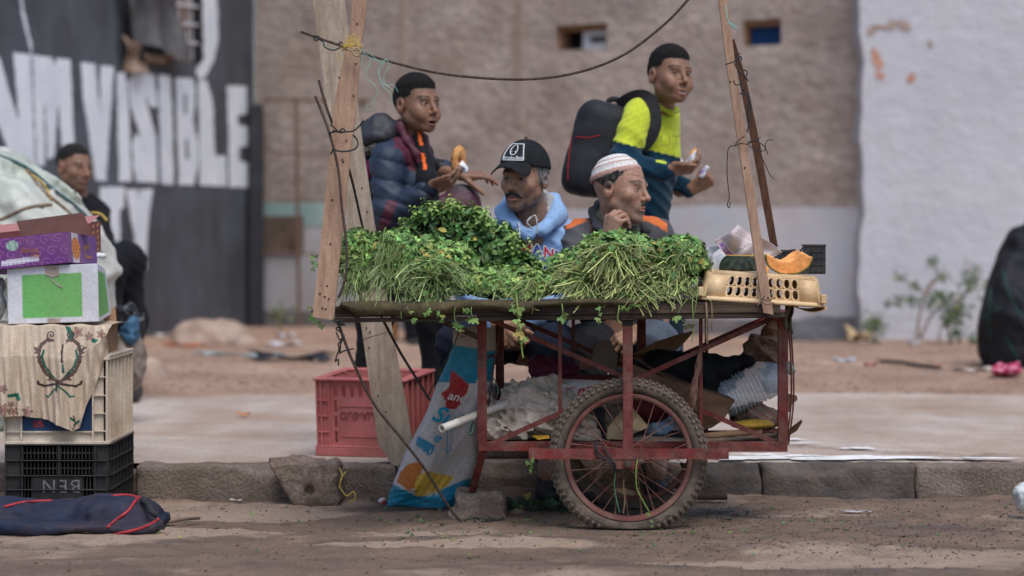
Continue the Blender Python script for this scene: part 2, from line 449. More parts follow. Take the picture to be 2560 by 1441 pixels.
def road_c(P):
    x, y = P[:, 0], P[:, 1]; r = np.zeros(len(P)); g_ = np.zeros(len(P))
    def blob(cx, cy, rx, ry, a): return a*np.exp(-(((x-cx)/rx)**2+((y-cy)/ry)**2)**2)
    for px, py, rx, ry, a in ((1150, 1365, .42, .10, .30), (620, 1290, .33, .09, .24), (350, 1335, .5, .08, .2), (1700, 1395, .5, .10, .12), (2150, 1400, .6, .12, .14), (250, 1395, .5, .05, -.1), (900, 1300, .2, .05, -.12), (1650, 1330, .5, .12, -.3), (1350, 1300, .35, .14, -.25)):
        d = F_PX*CAM_H/(py-HZ); q = W(px, py, d); r += blob(q.x, q.y, rx, ry, a)
    for px, py, rx, ry, a in ((2150, 1305, .55, .1, .22), (1950, 1330, .5, .06, .16), (430, 1310, .22, .05, .2), (800, 1395, .6, .05, .12), (2100, 1425, .4, .04, .2)):
        d = F_PX*CAM_H/(py-HZ); q = W(px, py, d); g_ += blob(q.x, q.y, rx, ry, a)
    return np.stack([r, g_, np.zeros(len(P))], 1)
hfield('road', xs, ys, road_z, road_material(), colfn=road_c)
def road_h(x, y): return float(road_z(np.array([[x, y, 0.0]]))[0])

# ---- kerb: separate stones, worn and chipped
m_kerb = mat('kerb_concrete', lin(152, 136, 124), lin(122, 106, 94), 5, 0.92, 1.0, 90, dirt=(lin(84, 70, 60), 0.6, 2.2), bdist=0.016, grain=90, gamt=.35)
m_kerb2 = mat('kerb_painted', lin(108, 96, 88), lin(70, 60, 54), 4, 0.9, 0.9, 45, dirt=(lin(44, 58, 66), 0.6, 5), bdist=0.012)
kerb = bpy.data.objects.new('kerb', None); COL.objects.link(kerb); kerb.location = (0, 8.9, 0); tag(kerb, kind='structure')
kx = [(-3.3, -1.62), (-1.36, -0.42), (-0.418, 0.62), (0.622, 0.90), (0.902, 1.46), (1.462, 2.36), (2.362, 3.4)]
for i, (a, b) in enumerate(kx):
    c = np.array([(a+b)/2, 8.965, 0.0385]); hs_ = np.array([(b-a)/2-0.001, 0.065, 0.09]); sd_ = 3.1*i
    def kf(P, c=c, hs_=hs_, sd_=sd_):
        d = rbox(P, c, hs_, 0.012)+nz(P, 22, 0.005, sd_, 4)
        chip = ell(P, c+np.array([hs_[0]*0.8*math.sin(sd_*3), -0.06, 0.085]), (0.13, 0.035, 0.03))
        return smax(d, -chip, 0.02)
    mb = MB(); sdf_add(mb, kf, c-hs_-0.03, c+hs_+0.03, 0.011)
    obj('kerb_stone', mb, m_kerb2 if i in (3, 4) else m_kerb, kerb, smooth=True)
# broken stretch of kerb at left: rubble core
c = np.array([-1.49, 8.99, 0.03])
mb = MB(); sdf_add(mb, lambda P: rbox(P, c, (0.13, 0.06, 0.085), 0.03)+nz(P, 28, 0.016, 2.0, 3), c-0.24, c+0.24, 0.011)
obj('kerb_stone', mb, m_kerb, kerb, smooth=True)

# ---- pavement
def walk_material():
    m = mat('pavement_concrete', lin(188, 174, 162), lin(160, 142, 128), 2.6, 0.85, 0.6, 60, stretch=(1.0, 0.35, 1), dirt=(lin(150, 120, 98), 0.85, 1.2), bdist=0.006, grain=70, gamt=.22)
    return m
xs = sheet_axis(np.concatenate([np.linspace(-60, -4, 12), np.arange(-4, 4.01, 0.05), np.linspace(4, 60, 12)]))
ys = sheet_axis(np.concatenate([np.arange(9.015, 10, 0.03), np.arange(10, 13.2, 0.06)]))
hfield('sidewalk', xs, ys, lambda P: Z_WALK+nz(P, 3.0, 0.003, 2.0, 3)-0.004*smoothstep(9.06, 9.015, P[:, 1]), walk_material())
walk = bpy.data.objects['sidewalk']
def on_walk(px, py, z=Z_WALK):
    return W(px, py, F_PX*(CAM_H-z)/(py-HZ))
# crack, and wet sky sheen painted as white patches lying on the slab
mb = MB(); pa = [on_walk(x, y) for x, y in ((1800, 1112), (1880, 1114), (1960, 1118), (2040, 1121), (2130, 1127), (2210, 1134), (2300, 1136), (2350, 1137), (2430, 1144), (2480, 1139), (2560, 1146), (2660, 1150))]
pb = [on_walk(x, y) for x, y in ((330, 1058), (430, 1044), (520, 1052), (610, 1040), (700, 1030), (760, 1034))]
for pth, w in ((pa, 0.016), (pb, 0.005)):
    pth = bez(pth, 60)
    for i in range(len(pth)-1):
        j = 0.5+0.7*abs(math.sin(i*1.7)); a, b = pth[i], pth[i+1]; zz = Vector((0, 0, 0.0065))
        mb.add([a+zz, b+zz, b+zz+Vector((0, w*j, 0)), a+zz+Vector((0, w*j, 0))], [(0, 1, 2, 3)])
obj('crack', mb, mat('crack_dark', lin(62, 50, 42), lin(80, 66, 56), 30, 0.95), walk)
m_sheen = mat('painted_sheen', (0.86, 0.84, 0.80), (0.62, 0.58, 0.54), 9, 0.6, 0.2, 60, contrast=(0.45, 0.75))
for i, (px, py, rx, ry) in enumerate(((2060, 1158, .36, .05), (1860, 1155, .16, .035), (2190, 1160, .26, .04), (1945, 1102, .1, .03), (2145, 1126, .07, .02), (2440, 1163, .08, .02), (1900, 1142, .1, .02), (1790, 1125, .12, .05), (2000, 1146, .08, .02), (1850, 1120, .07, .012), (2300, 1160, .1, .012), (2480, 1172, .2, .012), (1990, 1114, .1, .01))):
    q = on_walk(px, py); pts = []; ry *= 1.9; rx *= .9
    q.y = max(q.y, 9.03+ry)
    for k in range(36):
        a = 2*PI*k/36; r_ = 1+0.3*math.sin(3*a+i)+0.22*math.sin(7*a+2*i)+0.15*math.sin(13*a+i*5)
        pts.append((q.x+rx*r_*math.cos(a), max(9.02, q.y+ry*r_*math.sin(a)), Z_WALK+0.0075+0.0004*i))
    mb = MB(); mb.poly(pts); obj('painted_sheen', mb, m_sheen, walk)

# ---- bare earth lot behind the pavement
m_dirt = mat('earth', lin(186, 156, 134), lin(156, 124, 104), 3.0, 0.95, 1.0, 25, dirt=(lin(128, 100, 84), 0.7, 1.1), stretch=(0.7, 1, 1), bdist=0.03, grain=40, gamt=.35)
xs = sheet_axis(np.concatenate([np.linspace(-80, -6, 16), np.arange(-6, 6.01, 0.07), np.linspace(6, 80, 16)]))
ys = sheet_axis(np.concatenate([np.arange(12.85, 24.5, 0.07), np.linspace(24.5, 120, 14)]))
def dirt_z(P):
    y = P[:, 1]; e = 12.98+0.10*np.sin(P[:, 0]*1.3)+0.05*np.sin(P[:, 0]*4.1)
    return Z_DIRT+(nz(P, 1.1, 0.03, 3.0, 4)+0.03)*smoothstep(e, e+0.7, y)-0.05*smoothstep(e, e-0.12, y)
hfield('earth_lot', xs, ys, dirt_z, m_dirt)
def dirt_h(x, y): return float(dirt_z(np.array([[x, y, 0.0]]))[0])
def on_dirt(px, py):
    d = F_PX*(CAM_H-Z_DIRT)/(py-HZ)
    for _ in range(6):
        q = W(px, py, d); d = F_PX*(CAM_H-dirt_h(q.x, d))/(py-HZ)
    q = W(px, py, d); q.z = dirt_h(q.x, q.y); return q
# pebbles: too many to count
def pebbles(name, n, place, smin_, smax_, m):
    mb = MB(); ico = [(0, 0, 1), (.9, 0, .3), (.3, .85, .3), (-.7, .5, .3), (-.7, -.5, .3), (.3, -.85, .3), (0, 0, -.6)]
    fs = [(0, 1, 2), (0, 2, 3), (0, 3, 4), (0, 4, 5), (0, 5, 1), (6, 2, 1), (6, 3, 2), (6, 4, 3), (6, 5, 4), (6, 1, 5)]
    for _ in range(n):
        p = place(); s_ = random.uniform(smin_, smax_)*random.random()**0.6+smin_*0.5; a = random.random()*6.28; fl = random.uniform(.5, .9)
        j = [random.uniform(.7, 1.25) for _ in ico]; c_ = random.uniform(0.7, 1.2)
        mb.add([(p[0]+s_*k*(x*math.cos(a)-y*math.sin(a)), p[1]+s_*k*(x*math.sin(a)+y*math.cos(a)), p[2]+s_*fl*k*z) for (x, y, z), k in zip(ico, j)], fs, 0, (c_, c_*random.uniform(.92, 1.02), c_*random.uniform(.85, 1)))
    return obj(name, mb, m, kind='stuff', loc=(0, 0, 0))
m_peb = mat('pebble', lin(172, 150, 134), lin(136, 114, 100), 30, 0.9, vcol=True)
def pl_dirt():
    y = 12.98+random.random()**1.5*7; x = random.uniform(-0.24, 0.24)*y; return (x, y, dirt_h(x, y))
tag(pebbles('gravel', 2200, pl_dirt, 0.006, 0.022, m_peb), 'small pebbles scattered over the bare earth lot', 'gravel', kind='stuff')
def pl_road():
    y = 6.9+random.random()*1.95; x = random.uniform(-0.22, 0.22)*y
    if random.random() < 0.5: x = random.uniform(0.3, 1.9); y = random.uniform(7.4, 8.8)
    return (x, y, road_h(x, y))
tag(pebbles('mud_clods', 5200, pl_road, 0.001, 0.0065, mat('clod', lin(104, 84, 72), lin(66, 52, 44), 40, 0.9, vcol=True)), 'dark crumbs of mud strewn on the road', 'mud', kind='stuff')

# ---- buildings ------------------------------------------------------------
def wall_slab(mb, A, B, z0, z1, th, holes=(), step=None, mi=0):
    """upright slab between ground points A and B; holes = (u0, u1, za, zb) cut through, with reveals"""
    A, B = Vector(A), Vector(B); U = (B-A); Lh = U.length; U.normalize(); Nn = Vector((U.y, -U.x, 0))   # towards the viewer
    if Nn.y > 0: Nn = -Nn
    us = sorted({0, Lh}|{h[0] for h in holes}|{h[1] for h in holes}); zs = sorted({z0, z1}|{h[2] for h in holes}|{h[3] for h in holes})
    def pt(u, z, o): return (A.x+U.x*u-Nn.x*o, A.y+U.y*u-Nn.y*o, z)
    for i in range(len(us)-1):
        for j in range(len(zs)-1):
            uc, zc = (us[i]+us[i+1])/2, (zs[j]+zs[j+1])/2
            if any(h[0] < uc < h[1] and h[2] < zc < h[3] for h in holes): continue
            for o, fl in ((0, 0), (th, 1)):
                q = [pt(us[i], zs[j], o), pt(us[i+1], zs[j], o), pt(us[i+1], zs[j+1], o), pt(us[i], zs[j+1], o)]
                mb.add(q[::-1] if fl else q, [(0, 1, 2, 3)], mi)
    rects = [(0, Lh, z0, z1)]+[h[:4] for h in holes]
    for k, (a, b, c_, e) in enumerate(rects):
        for (u0, w0, u1, w1) in ((a, c_, b, c_), (b, c_, b, e), (b, e, a, e), (a, e, a, c_)):
            q = [pt(u0, w0, 0), pt(u1, w1, 0), pt(u1, w1, th), pt(u0, w0, th)]
            mb.add(q if k else q[::-1], [(0, 1, 2, 3)], mi)
    return pt
# tan rendered building (runs slightly away to the left)
q_tan = lambda px: 0.04545+(px-740)*4.78e-6
def Wt(px, py): return W(px, py, 1/q_tan(px))
TA, TB = Wt(637, 600), Wt(2190, 600)
def u_tan(px): return (Vector((*Wt(px, 600).xy, 0))-Vector((*TA.xy, 0))).length
tan_b = thing('tan_building', (TA.x, TA.y, 0), 'tan rendered building wall with two small windows behind the boys', 'building')
m_tan = mat('tan_render', lin(186, 170, 159), lin(156, 141, 132), 1.3, 0.95, 1.0, 9, dirt=(lin(150, 128, 112), 0.6, 2.3), stretch=(1, 1, 1.5), bdist=0.05, grain=14, gamt=.22)
w1 = (u_tan(1388), u_tan(1518), Wt(1450, 124).z, Wt(1450, 62).z); w2 = (u_tan(1856), u_tan(1953), Wt(1900, 114).z, Wt(1900, 49).z)
mb = MB(); pt = wall_slab(mb, (TA.x, TA.y, 0), (TB.x, TB.y, 0), -0.05, 7.0, 0.28, (w1, w2))
obj('wall', mb, m_tan, tan_b)
m_rv = mat('reveal_plaster', lin(140, 104, 76), lin(110, 80, 60), 8, 0.9)
m_alu = mat('white_frame', (0.62, 0.62, 0.64), (0.5, 0.5, 0.52), 10, 0.5)
def tbox(mb, u0, u1, z0, z1, o0, o1, mi=0):
    v = [pt(u, z, o) for o in (o0, o1) for z in (z0, z1) for u in (u0, u1)]
    mb.add(v, [(0, 1, 3, 2), (4, 6, 7, 5), (0, 4, 5, 1), (2, 3, 7, 6), (0, 2, 6, 4), (1, 5, 7, 3)], mi)
# window with one leaf slid open
win = bpy.data.objects.new('window', None); COL.objects.link(win); win.parent = tan_b; win.location = Vector(pt(w1[0], w1[2], 0.12))-tan_b.location
mid = lerp(w1[0], w1[1], 0.42)
mb = MB(); t_ = 0.03
tbox(mb, w1[0], w1[1], w1[3]-0.045, w1[3]+0.001, 0.05, 0.2); tbox(mb, w1[0]-0.001, w1[0]+0.03, w1[2], w1[3]-0.046, 0.05, 0.2)
obj('window_lintel', mb, m_rv, win)
mb = MB()
for a, b, c_, e in ((mid, w1[1], w1[2], w1[2]+0.055), (mid, w1[1], w1[3]-0.09, w1[3]-0.046), (mid, mid+0.065, w1[2]+0.056, w1[3]-0.091), (w1[1]-0.06, w1[1], w1[2]+0.056, w1[3]-0.091)): tbox(mb, a, b, c_, e, 0.1, 0.14)
obj('window_frame', mb, m_alu, win)
mb = MB(); tbox(mb, mid+0.066, w1[1]-0.061, w1[2]+0.056, w1[3]-0.091, 0.115, 0.125); obj('pane', mb, mat('dusty_glass', lin(112, 110, 108), lin(90, 88, 86), 4, 0.25, spec=0.5), win)
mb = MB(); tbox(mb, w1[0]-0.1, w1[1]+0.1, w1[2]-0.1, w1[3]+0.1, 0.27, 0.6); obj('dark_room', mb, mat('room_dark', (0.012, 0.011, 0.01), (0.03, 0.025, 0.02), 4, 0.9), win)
win = bpy.data.objects.new('window', None); COL.objects.link(win); win.parent = tan_b; win.location = Vector(pt(w2[0], w2[2], 0.12))-tan_b.location
mb = MB(); tbox(mb, w2[0], w2[1], w2[3]-0.05, w2[3]+0.001, 0.03, 0.2); tbox(mb, w2[0]-0.001, w2[0]+0.02, w2[2], w2[3]-0.051, 0.03, 0.2); obj('window_lintel', mb, m_rv, win)
m_blue = mat('blue_shutter', lin(14, 72, 124), lin(8, 56, 104), 6, 0.55)
mb = MB(); tbox(mb, w2[0]+0.021, w2[1]-0.002, w2[2]+0.001, w2[3]-0.052, 0.12, 0.15); sh = obj('shutter', mb, m_blue, win)
for k in range(5):
    zz = lerp(w2[2], w2[3]-0.05, (k+.5)/5); mb = MB(); tbox(mb, w2[0]+0.03, w2[1]-0.012, zz-0.008, zz+0.008, 0.112, 0.119); obj('slat', mb, m_blue, win)
# limewashed band and grey plinth
m_band = mat('limewash_band', lin(196, 190, 190), lin(178, 184, 188), 1.6, 0.9, 0.4, 20, dirt=(lin(186, 160, 154), 0.55, 1.7), bdist=0.02)
m_band2 = mat('green_band', lin(176, 192, 186), lin(130, 168, 160), 2.0, 0.9, dirt=(lin(120, 150, 150), 0.6, 1.5))
def band(name, pa, pb, z0, z1, o, m, amp, sd_):
    mb = MB(); ua, ub = u_tan(pa), u_tan(pb); n_ = 60
    for i in range(n_):
        u0, u1 = lerp(ua, ub, i/n_), lerp(ua, ub, (i+1)/n_)
        f0, f1 = (amp*(math.sin(u*3.1+sd_)+0.6*math.sin(u*8.3+2*sd_)) for u in (u0, u1))
        mb.add([pt(u0, z0, -o), pt(u1, z0, -o), pt(u1, z1+f1, -o), pt(u0, z1+f0, -o), pt(u0, z1+f0, 0.004), pt(u1, z1+f1, 0.004)], [(0, 1, 2, 3), (3, 2, 5, 4)])
    return obj(name, mb, m, tan_b)
band('limewash', 638, 2189, 0.305, 1.205, 0.012, m_band, 0.012, 0.3)
band('green_paint', 640, 930, 1.06, 1.27, 0.018, m_band2, 0.012, 1.3)
band('grey_plinth', 638, 2189, 0.0, 0.30, 0.024, mat('grey_plinth', lin(128, 122, 120), lin(104, 100, 99), 3, 0.9, 0.4, 20), 0.03, 2.0)
mb = MB(); tbox(mb, u_tan(655), u_tan(762), Wt(700, 632).z, Wt(700, 540).z, -0.05, 0.0); obj('rusty_grille', mb, mat('rusty_brown', lin(104, 84, 72), lin(78, 60, 50), 8, 0.9), tan_b)
for px, w_ in ((1000, .05), (1290, .06)):
    mb = MB(); tbox(mb, u_tan(px), u_tan(px)+w_, 1.9, 3.4, -0.01, 0.0)
    obj('pale_drip', mb, mat('pale_drip', lin(160, 142, 130), lin(146, 124, 110), 3, 0.9), tan_b)

# white building at right
DW = 18.85; wx = (2156-1280)/F_PX*DW
white_b = thing('white_building', (wx, DW, 0), 'whitewashed building with chipped paint at the right edge', 'building')
m_wh = mat('whitewash', lin(190, 188, 191), lin(178, 176, 180), 1.2, 0.9, 0.6, 7, dirt=(lin(180, 174, 170), 0.45, 2.0), bdist=0.04)
mb = MB(); n_ = 60
edge = [wx+0.012*math.sin(k*0.7)+0.01*math.sin(k*1.9+1)-0.02*max(0, math.sin(k*0.33)) for k in range(n_+1)]
for k in range(n_):
    z0, z1 = lerp(-0.05, 7, k/n_), lerp(-0.05, 7, (k+1)/n_)
    mb.add([(edge[k], DW, z0), (wx+7, DW, z0), (wx+7, DW, z1), (edge[k+1], DW, z1), (edge[k], DW+2.5, z0), (edge[k+1], DW+2.5, z1)], [(0, 1, 2, 3), (4, 0, 3, 5)])
mb.add([(wx, DW, 7), (wx+7, DW, 7), (wx+7, DW+2.5, 7), (wx, DW+2.5, 7)], [(0, 1, 2, 3)])
obj('wall', mb, m_wh, white_b)
m_chip = mat('bare_brick_chip', lin(192, 142, 122), lin(168, 120, 102), 12, 0.9)
m_chip2 = mat('grimy_chip', lin(170, 150, 140), lin(150, 126, 112), 12, 0.9)
for i, (px, py, rx, ry, k) in enumerate(((2192, 150, 13, 26, 0), (2200, 190, 9, 12, 0), (2277, 195, 8, 15, 0), (2182, 75, 13, 12, 1), (2232, 62, 22, 9, 1), (2262, 66, 18, 9, 1), (2325, 110, 6, 8, 1), (2205, 68, 18, 6, 1), (2380, 395, 30, 20, 1), (2500, 330, 25, 14, 1), (2280, 15, 6, 10, 1))):
    pts = []
    for a_ in range(18):
        a = 2*PI*a_/18; r_ = 1+0.35*math.sin(2*a+i)+0.25*math.sin(5*a+3*i)
        q = W(px+rx*r_*math.cos(a), py+ry*r_*math.sin(a), DW); pts.append((q.x, DW-0.004-0.0007*i, q.z))
    if k == 1 and i > 7: continue
    mb = MB(); mb.poly(pts); obj('paint_chip', mb, m_chip2 if k else m_chip, white_b)

# dark painted wall at left with white hand-painted letters, running away from the viewer
q_left = lambda px: 0.0567+px/640.0*(0.0450-0.0567)
def Wl(px, py, o=0.0):
    p = W(px, py, 1/q_left(px)); return Vector((p.x+LN.x*o, p.y+LN.y*o, p.z))
LN = Vector((0, 0, 0)); A_, B_ = Wl(-330, 600), Wl(636, 600)
LU = Vector((B_.x-A_.x, B_.y-A_.y, 0)).normalized(); LN = Vector((LU.y, -LU.x, 0)); LN = LN if LN.y < 0 else -LN
def u_l(px): p = W(px, 600, 1/q_left(px)); return (Vector((p.x-A_.x, p.y-A_.y, 0))).length
left_b = thing('painted_wall', (A_.x, A_.y, 0), 'dark grey wall painted with large white block letters', 'wall')
m_dk = mat('dark_wall_paint', lin(82, 83, 88), lin(66, 66, 70), 1.6, 0.75, 0.4, 14, stretch=(3.0, 3.0, 0.45), dirt=(lin(112, 120, 130), 0.5, 1.4), bdist=0.02)
hole = (u_l(418), u_l(500), Wl(460, 152).z, 5.2)
mb = MB(); wall_slab(mb, (A_.x, A_.y, 0), (B_.x, B_.y, 0), -0.05, 7, 0.25, (hole,))
obj('wall', mb, m_dk, left_b)
m_lt = mat('white_letter_paint', lin(234, 236, 240), lin(220, 224, 230), 2.5, 0.7, 0.3, 20, stretch=(3, 3, 0.5), dirt=(lin(168, 180, 194), 0.4, 2.2))
m_ct = MATS['dark_wall_paint']
def jit(pts, n_=5, amp=1.3, sd_=0):
    out = []
    r_ = random.Random(sd_)
    for i in range(len(pts)):
        a, b = pts[i], pts[(i+1) % len(pts)]; k_ = max(2, int(math.hypot(b[0]-a[0], b[1]-a[1])/9))
        for k in range(k_): t = k/k_; out.append((lerp(a[0], b[0], t)+r_.uniform(-amp, amp), lerp(a[1], b[1], t)+r_.uniform(-amp, amp)*0.7))
    return out
z1_ = lambda pts: [(x*0.3609, y*0.3609) for x, y in pts]
z2_ = lambda pts: [(x*0.3609, y*0.3609+340) for x, y in pts]
LET = [z1_([(-400, 280), (-250, 300), (-120, 560), (-60, 560), (-70, 300), (0, 420), (60, 650), (130, 860), (110, 600), (92, 365), (205, 378), (222, 700), (238, 1150), (70, 1100), (40, 1000), (-40, 800), (-150, 1100), (-400, 1080)]),
       z1_([(222, 382), (352, 400), (378, 470), (392, 405), (485, 415), (495, 700), (510, 1000), (424, 1012), (402, 720), (392, 780), (372, 1080), (328, 1112), (312, 690), (302, 760), (306, 1150), (252, 1150), (238, 800)]),
       z1_([(560, 432), (655, 445), (690, 800), (695, 455), (780, 465), (770, 700), (730, 1255), (660, 1250), (610, 900), (575, 690)]),
       z1_([(806, 505), (866, 500), (880, 640), (893, 900), (905, 1260), (825, 1258), (815, 900)]),
       z1_([(890, 555), (930, 505), (1065, 515), (1090, 745), (1030, 738), (1008, 640), (1012, 720), (1080, 960), (1090, 1270), (945, 1262), (922, 1160), (916, 1000), (940, 930), (980, 960), (990, 1050), (1000, 1040), (955, 900), (900, 740)]),
       z1_([(1097, 518), (1175, 525), (1190, 800), (1200, 1280), (1115, 1275), (1105, 900)]),
       z1_([(1212, 540), (1335, 545), (1350, 640), (1335, 850), (1368, 1000), (1370, 1150), (1335, 1285), (1240, 1280), (1225, 900)]),
       z1_([(1372, 560), (1430, 560), (1470, 700), (1485, 1075), (1562, 1085), (1565, 1290), (1385, 1285), (1377, 900)]),
       z1_([(1572, 595), (1705, 600), (1708, 790), (1640, 800), (1645, 870), (1715, 880), (1718, 1010), (1650, 1020), (1655, 1115), (1725, 1130), (1722, 1300), (1590, 1298), (1580, 900)]),
       z2_([(690, 355), (860, 355), (855, 500), (825, 510), (830, 730), (740, 740), (738, 510), (700, 500)]),
       z2_([(868, 375), (945, 370), (955, 470), (965, 370), (1055, 368), (1020, 620), (1005, 930), (945, 940), (930, 700)])]
for i, L_ in enumerate(LET):
    mb = MB(); mb.poly([Wl(x, y, 0.006) for x, y in jit(L_, sd_=i)][::-1], 0.005, -LN); obj('letter', mb, m_lt, left_b)
for i, C_ in enumerate((z1_([(1268, 660), (1284, 650), (1288, 780), (1272, 800)]), z1_([(1276, 980), (1292, 960), (1300, 1100), (1284, 1110)]))):
    mb = MB(); mb.poly([Wl(x, y, 0.009) for x, y in jit(C_, amp=0.6, sd_=40+i)][::-1], 0.002, -LN); obj('letter_counter', mb, m_ct, left_b)
for i, C_ in enumerate((z1_([(1400, -60), (1500, -60), (1512, 250), (1480, 420), (1440, 500), (1390, 555), (1350, 500), (1412, 400)]), z1_([(145, -60), (160, 60), (215, 300), (222, 420), (205, 330), (150, 120), (130, -60)]))):
    mb = MB(); mb.poly([Wl(x, y, 0.004) for x, y in jit(C_, amp=1.8, sd_=60+i)][::-1], 0.003, -LN); obj('paint_streak', mb, m_lt, left_b)
# barred window with a ragged cloth
mb = MB(); mb.poly([Wl(400, 160, -0.06), Wl(512, 160, -0.06), Wl(512, -120, -0.06), Wl(400, -120, -0.06)][::-1]); obj('reed_blind', mb, mat('reed_blind', lin(150, 112, 84), lin(112, 74, 54), 9, 0.9, stretch=(6, 6, 0.2)), left_b)
for k, py in enumerate((14, 60, 106)):
    mb = MB(); mb.tube([Wl(416, py-2, 0.01), Wl(492, py+4, 0.01)], 0.012, 6); obj('window_bar', mb, m_alu, left_b)
for px in (440, 452, 470, 481):
    mb = MB(); mb.tube([Wl(px-6, -80, 0.0), Wl(px, 150, 0.0)], 0.008, 6); obj('window_bar', mb, m_alu, left_b)
mb = MB(); a, b = Wl(490, 600, 0.012), Wl(501, 600, 0.012); mb.poly([Wl(490, 152, 0.012), Wl(503, 154, 0.012), Wl(503, -120, 0.012), Wl(488, -120, 0.012)][::-1], 0.02, -LN); obj('window_jamb', mb, mat('black_jamb', (0.02, 0.02, 0.022)), left_b)
def drape(pa, pb, pc, pd, fold, nf, o, ph=0):
    def fn(u, v):
        x = lerp(lerp(pa[0], pb[0], u), lerp(pd[0], pc[0], u), v); y = lerp(lerp(pa[1], pb[1], u), lerp(pd[1], pc[1], u), v)
        return Wl(x, y, o+fold*(0.5+0.5*math.sin(u*nf+ph+v*2.2))*(0.4+0.6*v)+0.03*math.sin(v*5+u*3))
    return fn
mb = MB(); mb.grid(drape((275, -60), (425, -60), (428, 150), (300, 95), 0.1, 12, 0.05), 40, 30)
obj('rag', mb, mat('grey_rag', lin(98, 96, 96), lin(66, 65, 67), 5, 0.9, 0.4, 30), left_b, smooth=True)
mb = MB(); mb.grid(drape((288, 88), (345, 120), (352, 182), (300, 180), 0.06, 9, 0.03, 1), 20, 16)
mb.grid(drape((340, 135), (428, 148), (420, 158), (352, 160), 0.05, 9, 0.03, 2), 20, 6)
obj('torn_sacking', mb, mat('torn_sacking', lin(170, 146, 128), lin(110, 88, 72), 6, 0.9, 0.4, 30), left_b, smooth=True)

# black gate post and wire gate in the gap
p0 = W(641, 822, 22.0); mb = MB(); mb.box((p0.x, 22.0, 1.05), (0.125, 0.1, 2.2), bev=0.008)
obj('gate_post', mb, mat('black_post', (0.022, 0.022, 0.026), (0.035, 0.035, 0.04), 8, 0.6), label='tall black gate post at the corner of the lettered wall', cat='post')
gate = thing('wire_gate', W(780, 820, 21.6), 'rusty wire mesh gate frame between the lettered wall and tan wall', 'gate')
m_rust = mat('rusty_tube', lin(122, 98, 84), lin(92, 66, 54), 14, 0.85)
for a, b in (((655, 248), (935, 252)), ((740, 250), (748, 822)), ((655, 382), (935, 385)), ((655, 500), (935, 504)), ((655, 632), (935, 640)), ((930, 250), (934, 822))):
    mb = MB(); mb.tube([W(*a, 21.6), W(*b, 21.6)], 0.016 if a[1] in (248, 250) else 0.009, 6); obj('gate_rail', mb, m_rust, gate)
mb = MB(); zt, zb = W(0, 500, 21.62).z, 0.15; x0, x1 = W(655, 0, 21.62).x, W(932, 0, 21.62).x
k = -(zt-zb)
while k < x1-x0:
    for sg in (1, -1):
        pts = []
        for z_ in (zb, zt):
            xx = x0+k+(z_-zb) if sg > 0 else x1-k-(z_-zb); pts.append((xx, z_))
        (xa, za), (xb, zb_) = pts
        def clip(xa, za, xb, zb_):
            o = []
            for t in np.linspace(0, 1, 40):
                x_ = lerp(xa, xb, t)
                if x0 <= x_ <= x1: o.append((x_, lerp(za, zb_, t)))
            return o
        c_ = clip(xa, za, xb, zb_)
        if len(c_) > 1: mb.bar((c_[0][0], 21.62+0.003*sg, c_[0][1]), (c_[-1][0], 21.62+0.003*sg, c_[-1][1]), 0.0025, 0.0025)
    k += 0.06
obj('wire_mesh', mb, mat('mesh_wire', lin(150, 140, 132), lin(110, 96, 86), 14, 0.6), gate, kind='stuff')
# ================================================================== THE CART
D_T, D_O, D_W, D_N, D_F = 7.90, 7.935, 8.0, 8.08, 8.55
def Wf(px, py): # the far side frame stands 0.47 m behind the near one, a little to the right
    return W(1280+(px-1280)*D_N/D_F+40, 600+(py-600)*D_N/D_F, D_F)
m_red = mat('red_paint', lin(116, 40, 35), lin(76, 25, 23), 14, 0.6, 0.5, 60, dirt=(lin(118, 92, 80), 0.7, 16), spec=0.35)
m_wood_dk = mat('weathered_plank', lin(92, 76, 62), lin(44, 34, 28), 10, 0.85, 0.9, 30, stretch=(0.12, 1.5, 4), dirt=(lin(26, 20, 18), 0.7, 5))
m_pale = mat('pale_plank', lin(200, 180, 160), lin(168, 146, 124), 12, 0.85, 0.5, 40, stretch=(3.5, 3.5, 0.22), dirt=(lin(110, 92, 78), 0.45, 5))
m_pine = mat('pine_batten', lin(168, 136, 112), lin(140, 108, 86), 12, 0.8, 0.5, 40, stretch=(4, 4, 0.25), dirt=(lin(120, 92, 76), 0.45, 6))
m_brown = mat('brown_batten', lin(112, 78, 58), lin(84, 56, 42), 12, 0.8, 0.4, 40, stretch=(4, 4, 0.25))
m_iron = mat('rusty_rod', lin(92, 76, 68), lin(62, 50, 45), 60, 0.75, 0.6, 200, metal=0.2)
m_black = mat('black_cord', (0.018, 0.018, 0.02), (0.03, 0.03, 0.032), 60, 0.7)
cart = thing('pushcart', W(1575, 1325, 8.3), 'red framed two wheeled pushcart with a plank top loaded with herbs', 'cart')
cart.location.z = 0.0
def cbar(name, a, b, w, h, far=False, m=None, d=None, up=(0, 1, 0), bev=0.0015):
    A = Wf(*a) if far else W(*a, d or D_N); B = Wf(*b) if far else W(*b, d or D_N)
    mb = MB(); mb.bar(A, B, w, h, up, bev=bev); return obj(name, mb, m or m_red, cart)
